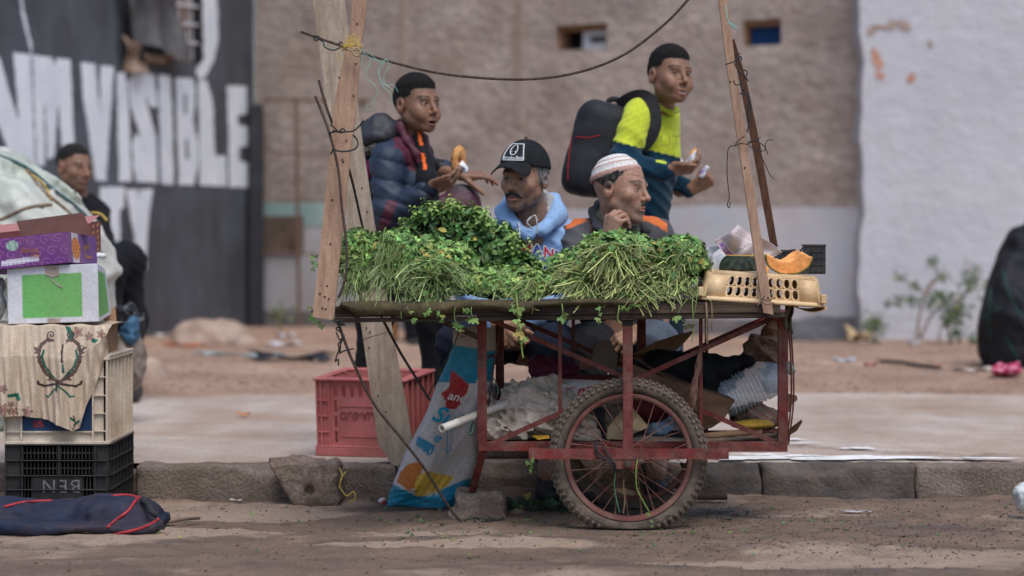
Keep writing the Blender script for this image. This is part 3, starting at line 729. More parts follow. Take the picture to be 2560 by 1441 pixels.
# plank top
zl, zr = W(835, 781, D_T).z, W(1962, 767, D_T).z; xl, xr = W(835, 0, D_T).x, W(1962, 0, D_T).x
def ztop(x): return lerp(zl, zr, (x-xl)/(xr-xl))+0.018
dep = [(7.90, 8.03), (8.034, 8.17), (8.174, 8.31), (8.314, 8.45), (8.454, 8.62)]
for i, (a, b) in enumerate(dep):
    mb = MB(); e0, e1 = xl+0.01*random.random(), xr-0.015*random.random(); n_ = 24
    def fn(k, s_):
        x = lerp(e0, e1, k/n_); z = lerp(zl, zr, (x-xl)/(xr-xl)); w_ = 0.0018*math.sin(k*1.3+i)
        return [(x, a+w_, z-0.017), (x, b-w_, z-0.017), (x, b-w_, z+0.017), (x, a+w_, z+0.017+w_*0.6)]
    vs_ = []; fs_ = []
    for k in range(n_+1): vs_ += fn(k, 0)
    for k in range(n_):
        for j in range(4): fs_.append((k*4+j, (k+1)*4+j, (k+1)*4+(j+1) % 4, k*4+(j+1) % 4))
    fs_ += [(0, 1, 2, 3), tuple(n_*4+j for j in (3, 2, 1, 0))]
    mb.add(vs_, fs_); obj('plank', mb, m_wood_dk, cart)
# second thin board under the front edge (dark shadow line) and red angle iron
mb = MB(); mb.bar((xl+0.0, 7.925, zl-0.027), (xr-0.0, 7.925, zr-0.027), 0.04, 0.014, (0, 0, 1)); obj('batten', mb, m_wood_dk, cart)
cbar('top_rail', (1193, 797), (1960, 790), 0.014, 0.028)
cbar('top_rail', (1193, 797), (1960, 790), 0.014, 0.028, True)
for far in (False, True):
    cbar('corner_post', (1205, 790), (1206, 1104), 0.030, 0.026, far); cbar('corner_post', (1956, 784), (1956, 1106), 0.030, 0.026, far)
    cbar('bottom_rail', (1197, 1116), (1968, 1117), 0.032, 0.026, far)
    cbar('upright', (1400, 797), (1400, 1104), 0.012, 0.010, far); cbar('upright', (1752, 794), (1752, 1106), 0.012, 0.010, far)
    for a, b, o in (((1222, 798), (1943, 1108), 7), ((1232, 1108), (1932, 795), -9)):
        A = Wf(*a) if far else W(*a, D_N); B = Wf(*b) if far else W(*b, D_N); A.y += 0.001*o; B.y += 0.001*o
        mb = MB(); mb.bar(A, B, 0.016, 0.004, (0, 1, 0)); obj('brace', mb, m_red, cart)
mb = MB(); mb.bar(Wf(1580, 792), Wf(1580, 1104), 0.03, 0.02, (0, 1, 0)); obj('upright', mb, m_red, cart)
for px in (1205, 1956):                                            # end rails front to back, low and high
    for py in (1117, 796):
        A, B = W(px, py, D_N+0.014), Wf(px, py); B.y -= 0.014
        mb = MB(); mb.bar(A, B, 0.024, 0.024, (0, 0, 1), bev=0.0015); obj('end_rail', mb, m_red, cart)
    for py in (900, 1010):
        A, B = W(px, py, D_N+0.014), Wf(px, py); B.y -= 0.014
        mb = MB(); mb.tube([A, B], 0.004, 6); obj('end_rod', mb, m_red, cart)
for k in range(2):                                                 # bowed rods at the right end
    mb = MB(); mb.tube(wpath([(1968+6*k, 800, 8.25+.12*k), (1976+5*k, 880, 8.25+.12*k), (1978+6*k, 1000, 8.25+.12*k), (1966+5*k, 1112, 8.25+.12*k)], 20), 0.003, 6); obj('end_rod', mb, m_red, cart)
# outer wheel carrier: post, angle iron, plates
cbar('carrier_post', (1569, 800), (1570, 1128), 0.032, 0.012, d=D_O-0.004)
mb = MB(); A, B = W(1322, 1136, D_O-0.012), W(1822, 1136, D_O-0.012); mb.bar(A, B, 0.004, 0.032, (0, 0, 1)); mb.bar(A+Vector((0, .012, .014)), B+Vector((0, .012, .014)), 0.024, 0.004, (0, 0, 1))
obj('carrier_angle', mb, m_red, cart)
for px in (1337, 1808):
    A, B = W(px, 1122, D_N-0.014), W(px, 1122, D_O-0.002); mb = MB(); mb.bar(A, B, 0.034, 0.005, (0, 0, 1)); mb.box(A+Vector((0, -0.0, 0.008)), (0.034, 0.004, 0.03)); obj('carrier_plate', mb, m_red, cart)
mb = MB(); c = W(1569, 1160, D_O-0.008); mb.box(c, (0.075, 0.005, 0.034), bev=0.001); obj('axle_plate', mb, m_red, cart)
mb = MB(); mb.lathe([(0.0, -0.02), (0.009, -0.02), (0.010, -0.008), (0.014, -0.008), (0.014, 0)], c+Vector((0, -0.003, 0)), (0, 1, 0), 12); obj('axle_nut', mb, m_iron, cart)
# stay under the overhang, prop leg
cbar('overhang_stay', (1098, 800), (1200, 846), 0.018, 0.006, m=m_iron, d=D_N)
mb = MB(); mb.bar(W(1209, 1127, 8.08), W(1180, 1230, 8.28), 0.024, 0.014, (0, 1, 0)); obj('prop_leg', mb, m_red, cart)
# wire floor and floor boards
for k in range(3):
    y0 = 8.12+0.15*k; mb = MB(); mb.box(((W(1215, 0, 8.1).x+W(1950, 0, 8.3).x)/2+0.02, y0+0.06, W(0, 1108, 8.1).z-0.006), (0.93, 0.125, 0.012), bev=0.002); obj('floor_board', mb, m_wood_dk, cart)
# tarred end bandage on carrier post top
mb = MB(); mb.box(W(1569, 808, D_O-0.004), (0.036, 0.016, 0.02), bev=0.003); obj('post_wrap', mb, mat('black_tape', (0.02, 0.018, 0.017), (0.05, 0.04, 0.035), 30, 0.8), cart)

# ---- wheels
AX = W(1571, 1152, D_W); AX_Z = 0.236; AX.z = AX_Z
m_tyre = mat('muddy_tyre', lin(112, 98, 86), lin(44, 41, 39), 14, 0.9, 0.7, 80, dirt=(lin(118, 98, 84), 0.6, 7), contrast=(0.40, 0.60))
m_rim = mat('dusty_red_rim', lin(122, 76, 68), lin(98, 52, 48), 9, 0.75, 0.3, 60, dirt=(lin(134, 108, 94), 0.85, 6))
m_spoke = mat('dusty_spoke', lin(132, 96, 84), lin(100, 62, 54), 40, 0.7, metal=0.2)
RT, rt = 0.2278, 0.0262
def squash(p, ax):
    x, y, z = p
    if z < 0.006:
        k = min(1, (0.006-z)/0.03); return (x, ax.y+(y-ax.y)*(1+0.35*k), 0.006-0.001*k)
    return p
def wheel(ax, detail):
    w = bpy.data.objects.new('wheel', None); COL.objects.link(w); w.parent = cart; w.location = ax-cart.location
    mb = MB()
    def fn(u, v):
        a, b = 2*PI*u, 2*PI*v; r_ = RT+rt*math.cos(b)*(1.0 if math.cos(b) > 0 else 0.85)
        return squash((ax.x+r_*math.cos(a), ax.y+rt*1.0*math.sin(b), ax.z+r_*math.sin(a)), ax)
    mb.grid(fn, 96, 16, closeu=True); obj('tyre', mb, m_tyre, w, smooth=True)
    mb = MB(); mb.lathe([(0.1935, -0.014), (0.200, -0.018), (0.2065, -0.018), (0.208, -0.013), (0.204, -0.008), (0.198, -0.004), (0.1915, 0), (0.198, 0.004), (0.204, 0.008), (0.208, 0.013), (0.2065, 0.018), (0.200, 0.018), (0.1935, 0.014), (0.190, 0.0), (0.1935, -0.014)], ax, (0, 1, 0), 72)
    obj('rim', mb, m_rim, w, smooth=True, auto=40)
    mb = MB(); mb.lathe([(0.0, -0.045), (0.008, -0.045), (0.008, -0.034), (0.028, -0.032), (0.033, -0.030), (0.033, -0.025), (0.014, -0.022), (0.012, 0), (0.014, 0.022), (0.033, 0.025), (0.033, 0.030), (0.028, 0.032), (0.008, 0.034), (0.008, 0.045), (0, 0.045)], ax, (0, 1, 0), 28)
    obj('hub', mb, m_rim, w, smooth=True, auto=40)
    ns = 28
    for k in range(ns):
        side = -1 if k % 2 else 1; a = 2*PI*k/ns; tang = (1 if (k//2) % 2 else -1)*0.95
        h = (ax.x+0.03*math.cos(a+tang), ax.y+side*0.026, ax.z+0.03*math.sin(a+tang)); e = (ax.x+0.195*math.cos(a), ax.y+side*0.003, ax.z+0.195*math.sin(a))
        mb = MB(); n1 = Vector(e)+(Vector(h)-Vector(e)).normalized()*0.014
        mb.tube([h, n1], 0.0016, 5); mb.tube([n1, e], 0.0026, 6); obj('spoke', mb, m_spoke, w)
    if detail:
        kb = MB(); kb.box((0, 0, 0), (0.0115, 0.0115, 0.0075), bev=0.0014); kme = _mesh('tread_knob', kb.v, kb.f, smooth=False); kme.materials.append(m_tyre)
        nk = 68
        for k in range(nk):
            for ri, (off, b) in enumerate(((0, 0.0), (0, -0.62), (0, 0.62), (0.5, -1.12))):
                a = 2*PI*(k+off+(0.5 if ri in (1, 2) else 0))/nk; r_ = RT+(rt+0.0028)*math.cos(b)
                p = (ax.x+r_*math.cos(a), ax.y+(rt+0.0028)*math.sin(b), ax.z+r_*math.sin(a))
                if p[2] < 0.012: continue
                o = bpy.data.objects.new('tread_knob', kme); COL.objects.link(o); o.parent = w; o.location = Vector(p)-ax
                rad = Vector((math.cos(a)*math.cos(b), math.sin(b), math.sin(a)*math.cos(b))); tg = Vector((-math.sin(a), 0, math.cos(a)))
                M = Matrix((tg, rad.cross(tg) if True else tg, rad)).transposed(); o.rotation_euler = M.to_euler()
        mb = MB(); vp = Vector((ax.x+0.178*math.cos(-0.62), ax.y, ax.z+0.178*math.sin(-0.62))); mb.tube([vp, (ax.x+0.195*math.cos(-0.62), ax.y, ax.z+0.195*math.sin(-0.62))], 0.004, 6); obj('valve', mb, m_iron, w)
    return w
wheel(AX, True)
AXF = Vector((AX.x+0.056, 8.63, AX_Z)); wheel(AXF, False)
mb = MB(); mb.tube([AX+Vector((0, -0.06, 0)), AXF+Vector((0, 0.05, 0))], 0.007, 8); obj('axle', mb, m_iron, cart)

# ---- battens, planks, rods lashed round the cart
def board(name, left, right, m, th, dfn, label, cat, nails=()):
    """board outline given as left and right edges (px, py); dfn(py) is its distance"""
    mb = MB(); k = len(left); vs_ = []
    for (lx, ly), (rx, ry) in zip(left, right):
        a, b = W(lx, ly, dfn(ly)), W(rx, ry, dfn(ry)); t = Vector((0, th, 0)); vs_ += [a, b, b+t, a+t]
    fs_ = [(i*4+j, i*4+(j+1) % 4, (i+1)*4+(j+1) % 4, (i+1)*4+j) for i in range(k-1) for j in range(4)]+[(3, 2, 1, 0), tuple((k-1)*4+j for j in range(4))]
    mb.add(vs_, fs_); o = obj(name, mb, m, label=label, cat=cat)
    for (nx, ny) in nails:
        q = W(nx, ny, dfn(ny)-0.001); mb = MB(); mb.lathe([(0.0, -0.002), (0.003, -0.0018), (0.0032, 0.001)], q, (0, 1, 0), 8); obj('nail_hole', mb, m_black, o)
    return o
board('wooden_batten', [(880, -25), (878, 58), (864, 120), (852, 180), (837, 252), (826, 361), (810, 520), (796, 660), (781, 793)], [(918, -25), (912, 58), (902, 119), (898, 180), (892, 252), (879, 361), (863, 520), (848, 660), (834, 801)], m_pine, 0.022,
      lambda y: lerp(8.0, 7.85, (y+20)/820), 'reddish pine board nailed upright to the front left cart corner', 'board',
      [(893, 60), (866, 352), (858, 405), (856, 400), (830, 500), (826, 610), (800, 735), (812, 742), (822, 748), (806, 771), (814, 773), (848, 195), (818, 715), (890, 160), (884, 240)])
board('wooden_plank', [(779, -25), (802, 150), (838, 400), (872, 610), (908, 850), (945, 1110), (980, 1163)], [(857, -25), (875, 110), (905, 350), (936, 560), (976, 800), (1030, 1095), (1006, 1168)], m_pale, 0.028,
      lambda y: lerp(8.66, 8.93, (y+20)/1190), 'wide pale plank leaning behind the cart down to the kerb', 'plank',
      [(905, 470), (918, 300), (850, 250), (925, 830), (922, 870), (916, 820), (945, 990), (965, 1030), (918, 530)])
board('wooden_batten', [(1793, -25), (1822, 200), (1852, 400), (1884, 620), (1909, 783)], [(1815, -25), (1842, 190), (1872, 395), (1906, 610), (1934, 787)], m_pine, 0.022,
      lambda y: lerp(8.02, 7.86, (y+20)/800), 'orange pine batten rising from the front right cart corner', 'batten', [(1826, 205), (1862, 420), (1920, 745)])
board('wooden_batten', [(1828, 100), (1850, 205), (1884, 380), (1928, 620)], [(1836, 98), (1866, 200), (1902, 370), (1945, 618)], m_brown, 0.018, lambda y: lerp(8.07, 8.3, (y-100)/520), 'dark brown batten lashed behind the pine one at right', 'batten')
def rod(pts, r, m, label, cat='rod', name='steel_rod', n=40, sides=7, ribs=True):
    p = wpath(pts, n); mb = MB(); rs = [r*(1+(0.12 if (i % 2 and ribs) else 0)) for i in range(len(p))]
    mb.tube(p, rs, sides); return obj(name, mb, m, smooth=True, label=label, cat=cat)
rod([(752, 80, 8.02), (850, 114, 7.99), (960, 150, 7.99), (1080, 180, 8.0), (1200, 195, 8.0), (1330, 198, 8.0), (1450, 180, 8.0), (1560, 137, 8.0), (1660, 62, 8.0), (1725, -6, 8.0), (1765, -55, 8.0)], 0.0042, m_iron, 'thin rusty reinforcing rod bowed between the posts over the cart', n=140)
rod([(788, 240, 7.90), (806, 285, 7.9), (824, 335, 7.885), (845, 420, 7.88), (855, 520, 7.87), (867, 620, 7.855), (862, 700, 7.85), (846, 745, 7.85)], 0.0042, m_iron, 'bent reinforcing rod tied along the front of the pine board', n=90)
rod([(797, 200, 7.99), (812, 255, 7.99), (832, 312, 8.0), (862, 390, 8.1), (882, 460, 8.3), (900, 540, 8.5), (912, 590, 8.55)], 0.0042, m_iron, 'reinforcing rod crossing between the two left boards', n=80)
rod([(843, 802, 7.93), (880, 900, 7.94), (935, 1010, 7.97), (1000, 1092, 8.0), (1060, 1170, 8.05), (1118, 1262, 8.1), (1158, 1312, 8.14)], 0.0045, m_iron, 'ribbed guy rod slanting from the cart corner to the ground', n=110)
rod([(953, 792, 8.4), (1000, 880, 8.38), (1040, 945, 8.36), (1075, 1002, 8.34)], 0.0045, m_iron, 'straight steel stay running down behind the pale plank', n=50)
rod([(1258, 800, 8.2), (1240, 880, 8.2), (1228, 960, 8.2), (1215, 1060, 8.2)], 0.003, m_iron, 'thin rod standing inside the left end of the cart', n=30)
def cord(paths, r, m, label, name='cord_tie', cat='cord', n=40):
    mb = MB()
    for p in paths: mb.tube(wpath(p, n), r, 5)
    return obj(name, mb, m, smooth=True, label=label, cat=cat)
dd = 7.86
cord([[(824, 333, dd+.02), (840, 329, dd), (855, 330, dd), (882, 328, dd), (898, 316, dd+.01), (910, 302, dd)], [(826, 312, dd), (836, 320, dd), (850, 332, dd), (862, 328, dd), (856, 322, dd), (846, 330, dd), (832, 326, dd)], [(832, 372, dd), (845, 378, dd), (865, 379, dd), (885, 374, dd), (894, 364, dd), (893, 350, dd+.02), (883, 338, dd+.01)], [(834, 370, dd), (830, 380, dd), (826, 386, dd)]], 0.0028, m_black, 'black cord tied twice round the pine board')
cord([[(840, 796, 7.88), (846, 805, 7.85), (855, 798, 7.85), (850, 815, 7.85), (840, 822, 7.86), (852, 832, 7.86), (858, 845, 7.86), (846, 860, 7.87), (848, 872, 7.87), (842, 890, 7.87), (838, 905, 7.87), (846, 898, 7.87), (846, 915, 7.87)], [(830, 800, 7.85), (850, 806, 7.85), (862, 812, 7.85), (845, 812, 7.86)], [(848, 884, 7.87), (862, 877, 7.86), (884, 872, 7.87)], [(840, 830, 7.86), (850, 850, 7.855), (860, 838, 7.86), (852, 860, 7.86), (850, 880, 7.87)]], 0.0026, m_black, 'tangled black wire hanging under the front left cart corner', 'wire_tie', 'wire')
cord([[(902, 852, 8.6), (930, 842, 8.58), (960, 834, 8.4), (972, 830, 8.38), (984, 838, 8.4)]], 0.0012, m_iron, 'thin wire loop round the pale plank', 'wire_tie', 'wire')
dd = 7.93
cord([[(1812, 162, dd), (1825, 158, dd), (1838, 152, dd), (1840, 140, dd), (1846, 148, dd), (1838, 155, dd)], [(1838, 150, dd), (1848, 155, dd), (1853, 172, dd), (1868, 180, dd), (1862, 196, dd), (1852, 210, dd), (1838, 212, dd), (1834, 200, dd)], [(1836, 158, dd), (1846, 178, dd), (1862, 190, dd), (1870, 204, dd)], [(1850, 212, dd), (1858, 225, dd), (1872, 238, dd), (1876, 262, dd), (1878, 300, dd), (1870, 292, dd), (1872, 258, dd), (1866, 238, dd), (1848, 234, dd)], [(1874, 300, dd), (1871, 318, dd), (1868, 332, dd)], [(1838, 140, dd), (1850, 134, dd)], [(1840, 145, dd), (1852, 142, dd), (1854, 152, dd)]], 0.0022, m_black, 'knotted black string on the two right battens, upper tangle')
cord([[(1862, 340, dd), (1846, 352, dd), (1838, 364, dd), (1852, 359, dd), (1868, 362, dd), (1880, 370, dd), (1892, 372, dd)], [(1838, 364, dd), (1822, 370, dd), (1818, 400, dd), (1818, 440, dd), (1822, 480, dd), (1823, 498, dd), (1818, 512, dd), (1823, 520, dd), (1826, 505, dd)], [(1870, 360, dd), (1890, 350, dd), (1902, 343, dd)], [(1868, 358, dd), (1882, 352, dd), (1900, 358, dd), (1912, 368, dd), (1920, 386, dd)], [(1912, 368, dd), (1918, 352, dd), (1934, 350, dd)], [(1890, 372, dd), (1900, 378, dd), (1912, 376, dd), (1914, 366, dd)], [(1896, 378, dd), (1912, 410, dd), (1924, 436, dd), (1935, 447, dd)]], 0.0016, m_black, 'loose black string ends on the right battens, lower tangle')
cord([[(1814, 12, 7.96), (1818, 40, 7.95), (1822, 58, 7.95)], [(1820, 55, 7.95), (1838, 66, 7.95), (1845, 70, 7.95)], [(1821, 58, 7.95), (1832, 66, 7.95), (1840, 72, 7.95)]], 0.0018, mat('mint_thread', lin(140, 190, 176), lin(110, 160, 150), 30, 0.7), 'short mint green thread high on the right batten', 'thread', 'thread')
cord([[(1905, 746, 7.84), (1920, 752, 7.835), (1938, 744, 7.84)], [(1903, 752, 7.84), (1915, 762, 7.835), (1936, 758, 7.84)], [(1912, 740, 7.84), (1900, 758, 7.84), (1893, 764, 7.84)]], 0.0022, mat('jute_tie', lin(120, 96, 78), lin(90, 68, 54), 40, 0.9), 'brown string binding the right batten to the cart edge')
# frayed twine where the bowed rod meets the left boards
m_yel = mat('yellow_twine', lin(206, 178, 92), lin(172, 140, 66), 30, 0.8); m_mint = MATS['mint_thread']
r_ = random.Random(5); pths = []
for k in range(26):
    a = r_.uniform(0, 1); x0, y0 = 868+r_.uniform(-14, 26), 122+r_.uniform(-4, 6)
    pths.append([(x0, y0, 7.93), (x0+r_.uniform(-6, 14), y0-r_.uniform(4, 16), 7.92), (x0+r_.uniform(0, 26), y0-r_.uniform(10, 36), 7.92)])
pths += [[(848, 128, 7.95), (842, 140, 7.95), (848, 150, 7.94), (856, 142, 7.95)]]
cord(pths, 0.0011, m_yel, 'frayed yellow twine knotted at the top of the left boards', 'twine', 'twine', 10)
cord([[(862, 118, 7.93), (876, 126, 7.92), (890, 124, 7.92), (900, 128, 7.92), (897, 140, 7.92), (886, 138, 7.92), (880, 128, 7.92)], [(866, 124, 7.93), (884, 121, 7.92), (898, 122, 7.92)]], 0.0035, mat('tan_rope', lin(178, 158, 128), lin(140, 120, 94), 40, 0.9), 'thick tan rope knot at the top of the left boards', 'rope_knot', 'rope')
pths = [[(898, 124, 7.93), (920, 130, 7.93), (938, 146, 7.93), (952, 158, 7.93), (968, 148, 7.93)], [(900, 128, 7.93), (928, 146, 7.93), (945, 152, 7.93), (966, 150, 7.93)], [(966, 148, 7.93), (948, 166, 7.93), (946, 182, 7.93), (954, 204, 7.93), (966, 215, 7.93), (984, 213, 7.93), (995, 231, 7.93)], [(960, 155, 7.93), (950, 178, 7.93), (948, 196, 7.93), (960, 220, 7.93), (976, 234, 7.93), (981, 254, 7.93)], [(968, 150, 7.93), (973, 166, 7.93), (960, 190, 7.93), (962, 208, 7.93), (980, 225, 7.93)], [(928, 146, 7.93), (922, 165, 7.93), (915, 180, 7.93), (920, 200, 7.93), (938, 214, 7.93), (943, 236, 7.93), (932, 252, 7.93), (932, 272, 7.93), (918, 275, 7.93), (914, 266, 7.93), (922, 262, 7.93)], [(908, 136, 7.93), (905, 150, 7.93), (903, 165, 7.93)], [(804, 104, 8.0), (812, 118, 7.98), (830, 122, 7.97)]]
cord(pths, 0.0010, m_mint, 'thin mint green threads dangling beside the left boards', 'thread', 'thread')
cord([[(782, 92, 7.99), (792, 90, 7.98), (800, 96, 7.98), (790, 102, 7.98), (784, 96, 7.98)], [(792, 96, 7.98), (808, 106, 7.97), (812, 118, 7.97), (832, 126, 7.97), (848, 120, 7.96), (856, 110, 7.96), (850, 106, 7.96), (846, 116, 7.96)]], 0.0024, m_black, 'black cord loops at the left end of the bowed rod')
# ================================================================== GOODS ON THE CART
def scat(mb, tv, tf, pos, nrm, size, col, roll=None, bend=None):
    """copies of a small leaf template (x along the leaf, y across, z out) set at pos with normal nrm"""
    n_ = len(pos); tv = np.array(tv, float); k = len(tv)
    nrm = nrm/np.maximum(np.linalg.norm(nrm, axis=1, keepdims=True), 1e-9)
    t = rng.normal(size=(n_, 3)) if roll is None else roll
    t = t-nrm*(t*nrm).sum(1, keepdims=True); t /= np.maximum(np.linalg.norm(t, axis=1, keepdims=True), 1e-9); b = np.cross(nrm, t)
    V = pos[:, None, :]+size[:, None, None]*(tv[None, :, 0:1]*t[:, None]+tv[None, :, 1:2]*b[:, None]+tv[None, :, 2:3]*nrm[:, None])
    C = np.repeat(col[:, None, :], k, 1)
    o = len(mb.v); mb.v.extend(map(tuple, V.reshape(-1, 3))); mb.c.extend(map(tuple, C.reshape(-1, 3))); mb.hasc = True
    fl = [tuple(f) for f in tf]
    mb.f.extend(tuple(i+o+j*k for i in f) for j in range(n_) for f in fl); mb.m.extend([0]*(n_*len(fl)))
def leaf_parsley():
    v = [(0, 0, 0)]; f = []
    for a, ln, w in ((0, 1.0, .34), (0.95, .8, .3), (-0.95, .8, .3)):
        ca, sa = math.cos(a), math.sin(a); o = len(v)
        for x, y, z in ((.45*ln, -.5*w, .06), (.62*ln, -1.0*w, .02), (.74*ln, -.5*w, .0), (.95*ln, -.62*w, -.08), (1.05*ln, 0, -.10), (.95*ln, .62*w, -.08), (.74*ln, .5*w, 0), (.62*ln, 1.0*w, .02), (.45*ln, .5*w, .06)):
            v.append((x*ca-y*sa, x*sa+y*ca, z))
        v.append((.7*ln*ca, .7*ln*sa, -0.05)); c = len(v)-1
        f += [(0, o, c), (o+8, 0, c)]+[(o+i, o+i+1, c) for i in range(8)]
    return v, f
def leaf_ovate():
    v = [(0, 0, 0), (.3, -.26, .08), (.3, 0, 0), (.3, .26, .08), (.62, -.27, .05), (.62, 0, -.04), (.62, .27, .05), (.88, -.13, -.03), (.88, .13, -.03), (1.0, 0, -.12)]
    f = [(0, 1, 2), (0, 2, 3), (1, 4, 5, 2), (2, 5, 6, 3), (4, 7, 5), (5, 8, 6), (5, 7, 9), (5, 9, 8)]
    return v, f
PAR, OVA = leaf_parsley(), leaf_ovate()
m_leaf = mat('herb_leaf', (1, 1, 1), (0.72, 0.75, 0.7), 60, 0.5, vcol=True, spec=0.45)
m_stem = mat('herb_stem', (1, 1, 1), (0.8, 0.78, 0.7), 120, 0.55, vcol=True, spec=0.4)
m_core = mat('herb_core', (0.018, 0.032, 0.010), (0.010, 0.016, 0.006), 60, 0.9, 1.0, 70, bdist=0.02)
def jcol(base, n_, v=0.38, warm=0.2):
    k = np.exp(rng.normal(0, v, (n_, 1))); c = np.array(base)[None]*k
    c[:, 0] *= np.exp(rng.normal(0, warm, n_)); y_ = rng.random(n_) < .035; c[y_] = np.array((.34, .27, .06))*k[y_]; return c
def on_ell(n_, c, r, lo=0.72, hi=1.06, front=0.35):
    """points spread through the skin of an ellipsoid's upper and viewer-facing side"""
    out = []
    while len(out) < n_:
        d = rng.normal(size=3); d /= np.linalg.norm(d)
        if d[2] < -0.35 or d[1] > 0.75 or (d[2] < 0.2 and d[1] > front): continue
        out.append(d)
    d = np.array(out); rad = rng.uniform(lo, hi, (n_, 1)); P = np.array(c)+d*np.array(r)*rad
    N = d/np.array(r); N /= np.linalg.norm(N, axis=1, keepdims=True)
    return P, N
def E(px, py, d, rx, ry, rd): return (np.array(W(px, py, d)), np.array((rx/PXM(d), rd, ry/PXM(d))))
def stems_fan(mb, n_, src, dst, r, base, tipcol=None, seed=0, arch=0.02, jit_=0.008):
    n_ = int(n_*.8)
    """stems from the leafy side (src sampler) to their cut ends (dst sampler)"""
    R_ = random.Random(seed)
    for k in range(n_):
        a = Vector(src(R_)); b = Vector(dst(R_)); m_ = (a+b)/2+Vector((R_.uniform(-1, 1)*jit_*2, R_.uniform(-1, 1)*jit_-arch*0.5, arch*R_.uniform(0.2, 1.4)))
        pts = [a, a.lerp(m_, .55)+Vector((R_.uniform(-1, 1), 0, R_.uniform(-1, 1)))*jit_*.5, m_, m_.lerp(b, .55)+Vector((R_.uniform(-1, 1), 0, R_.uniform(-1, 1)))*jit_*.5, b]
        s_ = math.exp(R_.gauss(-.12, .42)); c0 = [v*s_ for v in base]; c1 = [v*s_ for v in (tipcol or base)]
        rr = r*R_.uniform(.35, .85); n4 = 4
        if R_.random() < .35:
            off = Vector((R_.gauss(0, 1), R_.gauss(0, .5)-.3, R_.gauss(0, 1)))*.022; pts = [pts[0], pts[1]+off*.5, pts[2]+off, pts[3]+off*1.2, pts[4]+off*1.1]
        if R_.random() < .18: c1 = [v*.45 for v in c1]; c0 = [v*.5 for v in c0]
        cs = [tuple(lerp(c0[j], c1[j], i/4) for j in range(3)) for i in range(5) for _ in range(n4)]
        mb.tube(pts, [rr]*5, n4, col=cs)
def px_s(x0, x1, y0, y1, d0, d1):
    return lambda R_: W(R_.uniform(x0, x1), R_.uniform(y0, y1), R_.uniform(d0, d1))
def arc_s(cx, cy, rx, ry, a0, a1, d0, d1):
    def f(R_):
        a = R_.uniform(a0, a1); k = R_.uniform(.75, 1.1); return W(cx+rx*k*math.cos(a), cy-ry*k*math.sin(a), R_.uniform(d0, d1))
    return f
PARC, CORC, MINC = (0.185, 0.295, 0.075), (0.160, 0.272, 0.070), (0.082, 0.165, 0.042)
def bunch(label, ells, nleaf, lcol, size, stems=(), tmpl=PAR, name='herb_bunch', group='herb bunches on the cart top', core=True, lay=None, cat='herbs'):
    c0 = ells[0][0]; b = thing(name, (c0[0], c0[1], ztop(c0[0])), label, cat, group)
    mb = MB()
    for (c, r), n_ in zip(ells, nleaf if hasattr(nleaf, '__len__') else [nleaf]*len(ells)):
        P, N = on_ell(n_, c, r); P[:, 2] = np.maximum(P[:, 2], np.array([ztop(x)+0.004 for x in P[:, 0]]))
        Nn = N+rng.normal(0, .55, N.shape)+np.array((0, -.15, .35))
        scat(mb, *tmpl, P, Nn, rng.uniform(.6, 1.25, n_)*size, jcol(lcol, n_))
    for st in stems:
        R2 = random.Random(st[6]+99); n_ = int(st[0]*1.3); P = np.array([tuple(Vector(st[1](R2)).lerp(Vector(st[2](R2)), R2.uniform(0, .8))+Vector((0, -.006, .004))) for _ in range(n_)])
        scat(mb, *tmpl, P, np.tile((0, -.9, .5), (n_, 1))+rng.normal(0, .6, (n_, 3)), rng.uniform(.35, .95, n_)*size, jcol(np.array(lcol)*.85, n_, .4))
    obj('leaves', mb, m_leaf, b, kind='stuff')
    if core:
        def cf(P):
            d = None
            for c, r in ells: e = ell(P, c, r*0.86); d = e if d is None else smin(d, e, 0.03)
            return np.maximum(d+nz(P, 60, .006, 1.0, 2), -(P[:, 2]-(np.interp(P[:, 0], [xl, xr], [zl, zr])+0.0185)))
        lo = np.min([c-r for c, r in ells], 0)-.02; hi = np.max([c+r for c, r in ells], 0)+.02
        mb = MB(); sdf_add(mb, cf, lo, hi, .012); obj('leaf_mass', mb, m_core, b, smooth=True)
    if stems:
        mb = MB()
        for st in stems: stems_fan(mb, *st)
        obj('stems', mb, m_stem, b, kind='stuff')
    return b
GST, GEND = (0.17, 0.27, 0.07), (0.30, 0.38, 0.15)
YST, YEND = (0.23, 0.33, 0.08), (0.43, 0.47, 0.18)
BST, BEND = (0.18, 0.22, 0.065), (0.30, 0.26, 0.11)
